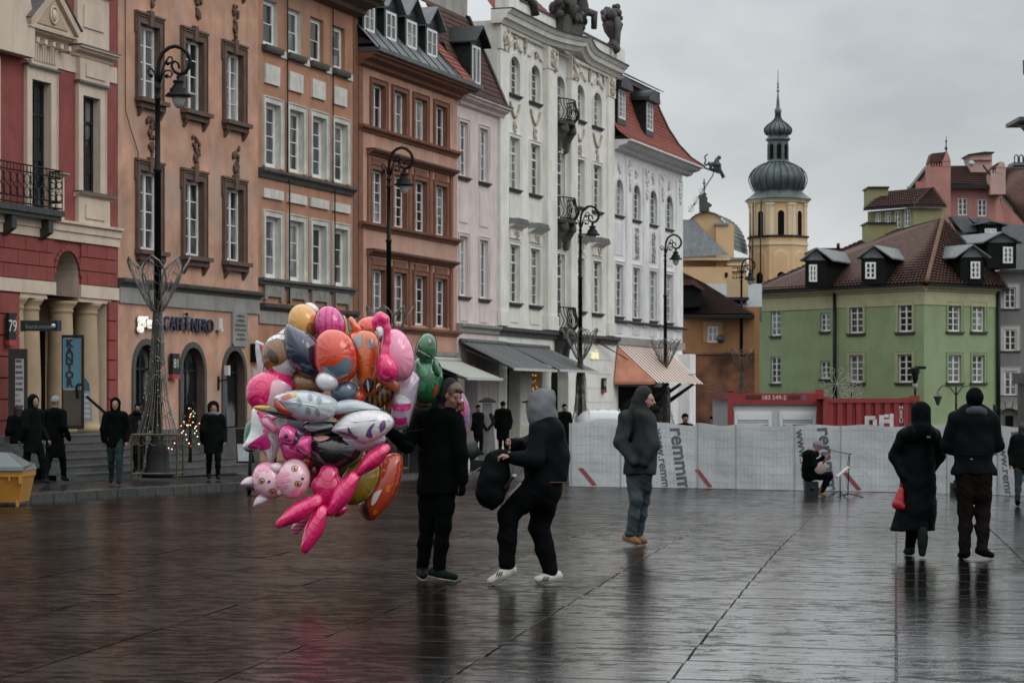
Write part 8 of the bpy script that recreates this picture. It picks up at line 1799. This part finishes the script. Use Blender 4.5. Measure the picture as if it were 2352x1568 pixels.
t, o = balloon('white frilled balloon with a pink panel at the upper left edge', (150, 400), .3); b = Foil([(78, 310), (130, 320), (200, 262), (268, 215), (275, 300), (240, 420), (180, 490), (105, 500)], .3, .08, F['white'], t, o, puck=.3); b.patch([(95, 325), (140, 330), (165, 430), (150, 440), (115, 390)], F['magenta']); b.line([(120, 440), (118, 490)], F['black'], .003); b.line([(155, 455), (150, 490)], F['black'], .003)
t, o = balloon('striped amber balloon at the heart of the bunch', (800, 610), .05); Foil(rod(760, 650, 850, 565, 46, 56), .05, .1, F['tiger'], t, o); Foil(rod(775, 270, 800, 470, 14, 22), .1, .05, F['tiger'], t, o)
t, o = balloon('dark orange balloon behind the striped one', (840, 560), .2); Foil(rod(790, 500, 880, 560, 30, 24), -.12, .05, F['orange'], t, o); Foil(ellipse(690, 610, 55, 45), .05, .08, F['rust'], t, o)
t, o = balloon('purple and orange balloon edge showing right of the seller', (1240, 730), .35); b = Foil(ellipse(1225, 750, 74, 150, 4), .45, .1, F['purple'], t, o); b.patch(ellipse(1255, 690, 34, 60, 5), F['magenta']); b.patch(ellipse(1255, 820, 32, 50, 5), F['rust'])
t, o = balloon('silver-white curved balloon edge right of the seller', (1260, 990), .35); b = Foil(ellipse(1240, 1000, 58, 110, -8), .42, .08, F['white'], t, o); b.patch([(1255, 930), (1285, 960), (1292, 1040), (1280, 1040), (1268, 970)], F['black'])
t, o = balloon('green crocodile-like balloon at the far left, behind the star', (35, 850), .3); b = Foil([(8, 800), (30, 765), (60, 760), (82, 790), (70, 850), (62, 920), (20, 930), (0, 900)], .35, .08, F['green'], t, o); b.patch(ellipse(45, 800, 18, 20), F['dkgreen']); Foil(rod(60, 545, 52, 680, 18, 12), .4, .04, F['green'], t, o)
for lab, cx_, cy_, rx, ry, k in (('dark blue balloon glimpsed between the middle ones', 470, 520, 70, 60, 'navy'), ('crimson balloon deep inside the bunch', 620, 700, 120, 70, 'rust'), ('shadowed grey balloon behind the fish', 330, 760, 90, 60, 'grey'), ('deep pink balloon behind the white flamed one', 560, 960, 110, 80, 'magenta'), ('brown balloon between the dinosaur and the striped one', 880, 680, 60, 70, 'brown'), ('plum balloon behind the star', 300, 860, 80, 90, 'purple'), ('olive balloon behind the pink torso', 600, 1000, 90, 80, 'gold2')):
    t, o = balloon(lab, (cx_, cy_), .1); Foil(ellipse(cx_, cy_, rx, ry, 15), .12, .12, F[k], t, o)
# -- middle layer
t, o = balloon('brown and white round balloon at the left', (240, 395), 0)
b = Foil(ellipse(243, 392, 108, 122, -25), .02, .15, F['brown'], t, o); b.patch([(190, 455), (240, 440), (300, 400), (335, 440), (330, 485), (280, 510), (225, 490)], F['white']); b.patch(ellipse(195, 395, 26, 45, -35), F['dkbrown']); b.patch([(160, 292), (215, 270), (268, 282), (262, 300), (205, 290), (165, 308)], F['white'])
t, o = balloon('navy blue pointed balloon above the brown one', (365, 370), -.1); b = Foil([(278, 226), (320, 235), (400, 278), (450, 330), (466, 410), (448, 490), (400, 500), (340, 470), (285, 410), (268, 320)], -.12, .15, F['navy'], t, o); b.line([(275, 300), (320, 290), (400, 285)], F['black'], .005); b.line([(300, 420), (370, 470), (440, 470)], F['black'], .005)
t, o = balloon('hot pink heart-printed balloon at the left edge', (170, 585), -.05); b = Foil([(48, 620), (60, 540), (120, 495), (210, 480), (280, 510), (312, 560), (290, 630), (220, 690), (150, 695), (80, 670)], -.02, .15, F['hot'], t, o); b.patch([(200, 530), (275, 545), (300, 580), (270, 640), (200, 680), (160, 690), (180, 610)], F['pale'])
for pts in (((90, 560), (120, 530), (160, 540), (170, 580), (130, 620)), ((70, 640), (95, 610), (140, 620), (150, 655))): b.line(pts, F['hot2'], .006)
t, o = balloon('caramel balloon under the navy one', (380, 545), .02); b = Foil(ellipse(385, 548, 98, 68, 8), .0, .11, F['brown'], t, o); b.patch(ellipse(300, 520, 16, 32, -20), F['dkbrown'])
t, o = balloon('lilac balloon with magenta bands under the flamingo', (950, 640), 0); b = Foil(rod(955, 540, 915, 745, 62, 52), -.02, .12, F['lilac'], t, o); b.patch([(868, 662), (930, 668), (975, 660), (968, 695), (915, 705), (866, 692)], F['magenta']); b.patch([(868, 738), (915, 745), (955, 738), (948, 772), (905, 782), (868, 768)], F['magenta']); b.patch([(890, 620), (925, 610), (972, 640), (965, 660), (900, 655)], F['white'])
t, o = balloon('long orange balloon with a black snout beside the flamingo', (720, 420), -.12)
b = Foil([(636, 300), (660, 268), (720, 258), (772, 278), (792, 340), (790, 430), (782, 520), (768, 588), (735, 606), (700, 585), (675, 500), (655, 400)], -.14, .14, F['orange'], t, o); b.patch(ellipse(742, 560, 30, 42, 12), F['black']); b.patch([(732, 535), (742, 532), (745, 580), (738, 592)], F['white'], e=.008); b.patch([(645, 300), (690, 272), (700, 275), (705, 335), (665, 345)], F['grey']); b.patch([(735, 300), (770, 305), (775, 345), (742, 345)], F['grey'])
Foil(rod(640, 185, 672, 245, 12, 22), -.12, .05, F['orange'], t, o, 'ear')
for pts in (((700, 425), (735, 415), (775, 430)), ((700, 445), (735, 440), (770, 450))): b.line(pts, F['rust'], .004)
# -- front layer
t, o = balloon('red domed balloon with grey-blue and white lower part in the middle', (560, 420), -.3)
b = Foil([(450, 360), (462, 300), (505, 260), (560, 254), (615, 275), (655, 325), (672, 400), (668, 470), (630, 520), (560, 540), (490, 500), (455, 440)], -.3, .17, F['red'], t, o); b.patch([(470, 465), (520, 450), (560, 450), (600, 420), (650, 395), (668, 420), (655, 480), (600, 515), (540, 520), (490, 505)], F['bluegrey']); b.line([(480, 410), (560, 395), (630, 350)], F['dkbrown'], .005)
b = Foil(ellipse(515, 535, 58, 48, 15), -.36, .09, F['white'], t, o, 'white_lobe'); Foil(ellipse(605, 590, 72, 62), -.22, .11, F['bluegrey'], t, o, 'blue_lobe'); Foil(ellipse(680, 620, 36, 38), -.18, .07, F['red'], t, o, 'red_lobe')
t, o = balloon('pink flamingo balloon with curved neck at the upper right', (885, 400), -.3)
b = Foil(ellipse(905, 388, 86, 138, -12), -.28, .14, F['pink'], t, o, 'flamingo_wing'); Foil([(797, 470), (805, 410), (835, 375), (880, 400), (912, 450), (905, 505), (870, 532), (820, 520)], -.36, .12, F['hot'], t, o, 'flamingo_body')
S = Sdf(); S.chain([tuple(bz(x, y, -.38) - o) for x, y in ((790, 235), (793, 200), (812, 178), (836, 190), (848, 240), (850, 310), (842, 370), (835, 420))], [.036, .043, .046, .042, .034, .032, .04, .06], .02); S.mesh('flamingo_neck', F['hot'], .01, parent=t)
Foil([(795, 240), (820, 235), (830, 262), (822, 300), (812, 300), (800, 270)], -.42, .03, F['white'], t, o, 'beak'); Foil([(812, 285), (824, 285), (820, 312), (812, 312)], -.44, .02, F['black'], t, o, 'beak_tip')
t, o = balloon('silver-blue fish balloon lying across the middle of the bunch', (510, 675), -.45)
b = Foil([(238, 628), (300, 602), (380, 595), (470, 608), (550, 640), (562, 690), (520, 740), (450, 756), (370, 745), (300, 705), (258, 660)], -.45, .12, F['silver'], t, o, 'fish_body'); b.patch([(262, 625), (310, 604), (325, 625), (290, 640)], F['rust']); b.patch([(320, 606), (350, 600), (352, 618), (330, 625)], F['yellow'])
for cx_, cy_, rr in ((430, 625, 20), (480, 640, 22), (420, 700, 22), (470, 710, 22), (370, 650, 26)): b.patch(ellipse(cx_, cy_, 13, rr, -15), F['grey'])
b.line([(250, 640), (350, 655), (450, 672), (550, 690)], F['white'], .006); Foil([(535, 690), (580, 655), (680, 645), (800, 690), (720, 698), (620, 712), (560, 716)], -.42, .06, F['silver'], t, o, 'fish_tail', c=(640, 682)); b = Foil([(232, 652), (252, 645), (300, 690), (330, 715), (280, 715), (240, 690)], -.5, .03, F['rust'], t, o, 'fin')
t, o = balloon('dark green and yellow tapered balloon under the fish', (240, 710), -.3); b = Foil([(130, 690), (200, 680), (280, 690), (400, 750), (330, 752), (230, 730), (160, 705)], -.34, .06, F['dkgreen'], t, o, c=(250, 712)); Foil([(104, 680), (140, 672), (205, 678), (200, 702), (150, 702), (120, 692)], -.36, .025, F['yellow'], t, o)
t, o = balloon('white star balloon with a magenta bow at the left', (150, 830), -.2)
b = Foil([(92, 700), (150, 735), (255, 720), (268, 790), (240, 860), (225, 920), (185, 988), (150, 930), (95, 915), (40, 905), (80, 820)], -.2, .1, F['white'], t, o, puck=.3); b.patch([(105, 700), (130, 740), (165, 800), (200, 760), (235, 730), (180, 730)], F['magenta']); b.patch([(62, 905), (110, 860), (165, 830), (185, 860), (190, 910), (130, 922)], F['magenta']); b.patch(ellipse(168, 815, 18, 16), F['hot2'], e=.01)
for pts in (((185, 860), (205, 900), (200, 930)), ((150, 930), (165, 960)), ((200, 850), (240, 850))): b.line(pts, F['black'], .0025)
Foil(rod(175, 760, 215, 800, 24, 20), -.34, .05, F['pink'], t, o, 'paw')
t, o = balloon('black balloon with a dotted pink bow', (480, 900), -.35)
b = Foil([(412, 870), (470, 845), (560, 838), (640, 850), (700, 890), (690, 960), (620, 1015), (540, 1032), (470, 1000), (425, 940)], -.32, .14, F['black'], t, o); b.patch([(440, 845), (500, 840), (530, 852), (480, 870), (445, 862)], F['skinp'], e=.006); Foil([(370, 800), (400, 765), (480, 755), (560, 765), (580, 810), (520, 845), (430, 850)], -.3, .09, F['black'], t, o, 'upper_lobe').patch([(385, 790), (430, 768), (500, 770), (540, 785), (480, 805), (420, 815)], F['grey'])
Foil([(252, 830), (272, 790), (310, 785), (345, 815), (350, 862), (330, 885), (285, 882), (255, 865)], -.46, .09, F['dots'], t, o, 'bow_loop'); Foil([(350, 870), (385, 848), (428, 850), (425, 900), (415, 945), (375, 930), (345, 900)], -.46, .08, F['dots'], t, o, 'bow_loop'); Foil(ellipse(348, 862, 14, 20), -.5, .03, F['navy'], t, o, 'bow_knot')
t, o = balloon('white balloon with purple flames at the right', (720, 800), -.42)
b = Foil([(560, 808), (590, 765), (640, 725), (710, 704), (790, 702), (850, 722), (878, 760), (860, 800), (800, 850), (720, 875), (650, 850), (600, 830)], -.44, .12, F['white'], t, o); Foil([(590, 860), (640, 830), (740, 860), (810, 830), (830, 870), (760, 910), (690, 925), (610, 900)], -.36, .09, F['lilac'], t, o, 'lower_lobe')
for pts in (((640, 790), (665, 830), (690, 860), (660, 850), (640, 820)), ((740, 840), (760, 790), (790, 770), (770, 810), (775, 850)), ((820, 820), (815, 780), (840, 750), (848, 790)), ((570, 812), (640, 825), (700, 850), (640, 842))): b.patch(pts, F['purple'])
b.line([(580, 780), (680, 762), (780, 752), (870, 756)], F['silver'], .006)
t, o = balloon('translucent pink ribbed balloon above the cats', (330, 920), -.2); Foil([(255, 890), (300, 875), (360, 890), (400, 930), (390, 975), (340, 985), (280, 975), (258, 930)], -.22, .09, F['magenta'], t, o)
t, o = balloon('dark red balloon behind the cat heads', (420, 1040), -.1); Foil(ellipse(425, 1040, 70, 85), -.08, .1, foilm('foil_maroon', (.2, .02, .012)), t, o); Foil(ellipse(395, 985, 36, 34), -.22, .05, F['rust'], t, o)
def cat(label, cx_, cy_, rx, ry, rot, dy, ears, eyes_, nose):
    t, o = balloon(label, (cx_, cy_), dy); b = Foil(ellipse(cx_, cy_, rx, ry, rot), dy, .12, F['pale'], t, o, 'cat_head')
    for e in ears: Foil(e, dy + .01, .035, F['pale'], t, o, 'ear').patch([(p[0] * .6 + sum(q[0] for q in e) / len(e) * .4, p[1] * .6 + sum(q[1] for q in e) / len(e) * .4) for p in e], F['white'])
    for ex, ey in eyes_:
        b.patch(ellipse(ex, ey, 19, 17, rot + 20), F['black'], 'eye_rim', .004); b.patch(ellipse(ex, ey, 15, 14, rot + 20), F['gold'], 'iris', .007); b.patch(ellipse(ex + 2, ey, 8, 10, rot), F['black'], 'pupil', .010); b.patch(ellipse(ex + 6, ey - 4, 4, 4), F['white'], 'glint', .013)
    b.patch(ellipse(nose[0], nose[1], 9, 7, rot), F['black'], 'nose', .006)
    return b, t, o
b, t, o = cat('pink tabby cat balloon, the lower left of two heads', 185, 1092, 82, 98, -20, -.34, ([(32, 1112), (60, 1080), (98, 1075), (105, 1110), (70, 1122)], [(105, 1230), (118, 1190), (150, 1172), (190, 1180), (185, 1205), (140, 1228)]), ((152, 1090), (212, 1150)), (196, 1095))
for pts in (((120, 1015), (150, 1000), (165, 1030), (135, 1035)), ((160, 1000), (185, 992), (195, 1030), (180, 1040)), ((108, 1040), (135, 1050), (130, 1070), (106, 1065)), ((120, 1135), (150, 1150), (145, 1170), (122, 1160))): b.patch(pts, F['pink'])
b, t, o = cat('pink tabby cat balloon, the upper right of two heads', 328, 1082, 84, 104, 10, -.42, ([(240, 1150), (262, 1120), (300, 1140), (285, 1165), (250, 1172)], [(200, 1010), (235, 995), (262, 1010), (250, 1040), (215, 1045)]), ((342, 1020), (362, 1106)), (386, 1078))
for pts in (((245, 1050), (300, 1040), (310, 1055), (255, 1072)), ((245, 1085), (310, 1075), (312, 1092), (250, 1105)), ((245, 1120), (300, 1110), (300, 1125), (255, 1138)), ((330, 1160), (350, 1120), (365, 1130), (350, 1170)), ((370, 1165), (385, 1130), (395, 1140), (388, 1165))): b.patch(pts, F['pink'])
t, o = balloon('small pink striped tail balloon under the cat heads', (350, 1335), -.3); Foil(rod(378, 1300, 338, 1362, 26, 26), -.3, .05, F['candy'], t, o)
t, o = balloon('gold yellow oval balloon behind the hot pink limbs', (690, 1090), -.25); Foil(ellipse(692, 1092, 90, 140, 32), -.22, .13, F['gold2'], t, o)
t, o = balloon('red balloon with orange ovals hanging lowest at the right', (815, 1150), -.1); b = Foil([(790, 1005), (850, 960), (905, 965), (918, 1020), (905, 1110), (860, 1210), (790, 1290), (745, 1310), (705, 1280), (692, 1220), (740, 1120)], -.06, .13, F['rust'], t, o); b.patch(ellipse(850, 1140, 13, 24, 20), F['orange']); b.patch(ellipse(775, 1275, 12, 18, 30), F['orange']); b.patch([(755, 1230), (770, 1170), (815, 1145), (800, 1180), (775, 1225)], F['white']); b.patch([(695, 1205), (715, 1190), (735, 1260), (745, 1300), (715, 1290)], F['navy'])
t, o = balloon('hot pink long-limbed balloon hanging at the bottom of the bunch', (520, 1130), -.45)
for nm, a, m in (('limb', (840, 915, 712, 1030, 26, 22), 'hot'), ('limb', (665, 1075, 545, 1255, 30, 24), 'hot'), ('leg', (460, 1200, 262, 1325, 30, 22), 'hot'), ('leg', (492, 1262, 400, 1460, 30, 24), 'hot'), ('torso', (525, 1065, 512, 1190, 52, 46), 'hot2')):
    b = Foil(rod(*a, belly=1.75), -.46 - (.02 if nm != 'torso' else -.06), .085, F[m], t, o, nm)
    x0, y0, x1, y1 = a[:4]; L_ = math.hypot(x1 - x0, y1 - y0)
    for k in range(1, 6):
        u = k / 6; px_, py_ = x0 + (x1 - x0) * u, y0 + (y1 - y0) * u; nx_, ny_ = -(y1 - y0) / L_, (x1 - x0) / L_; b.line([(px_ + nx_ * w_, py_ + ny_ * w_ + 4 * (1 - (w_ / 30) ** 2)) for w_ in (-28, -14, 0, 14, 28)], F['hot2'], .0025, 'crease')
Foil(ellipse(590, 1260, 42, 22, -35), -.36, .06, F['hot2'], t, o, 'tail')
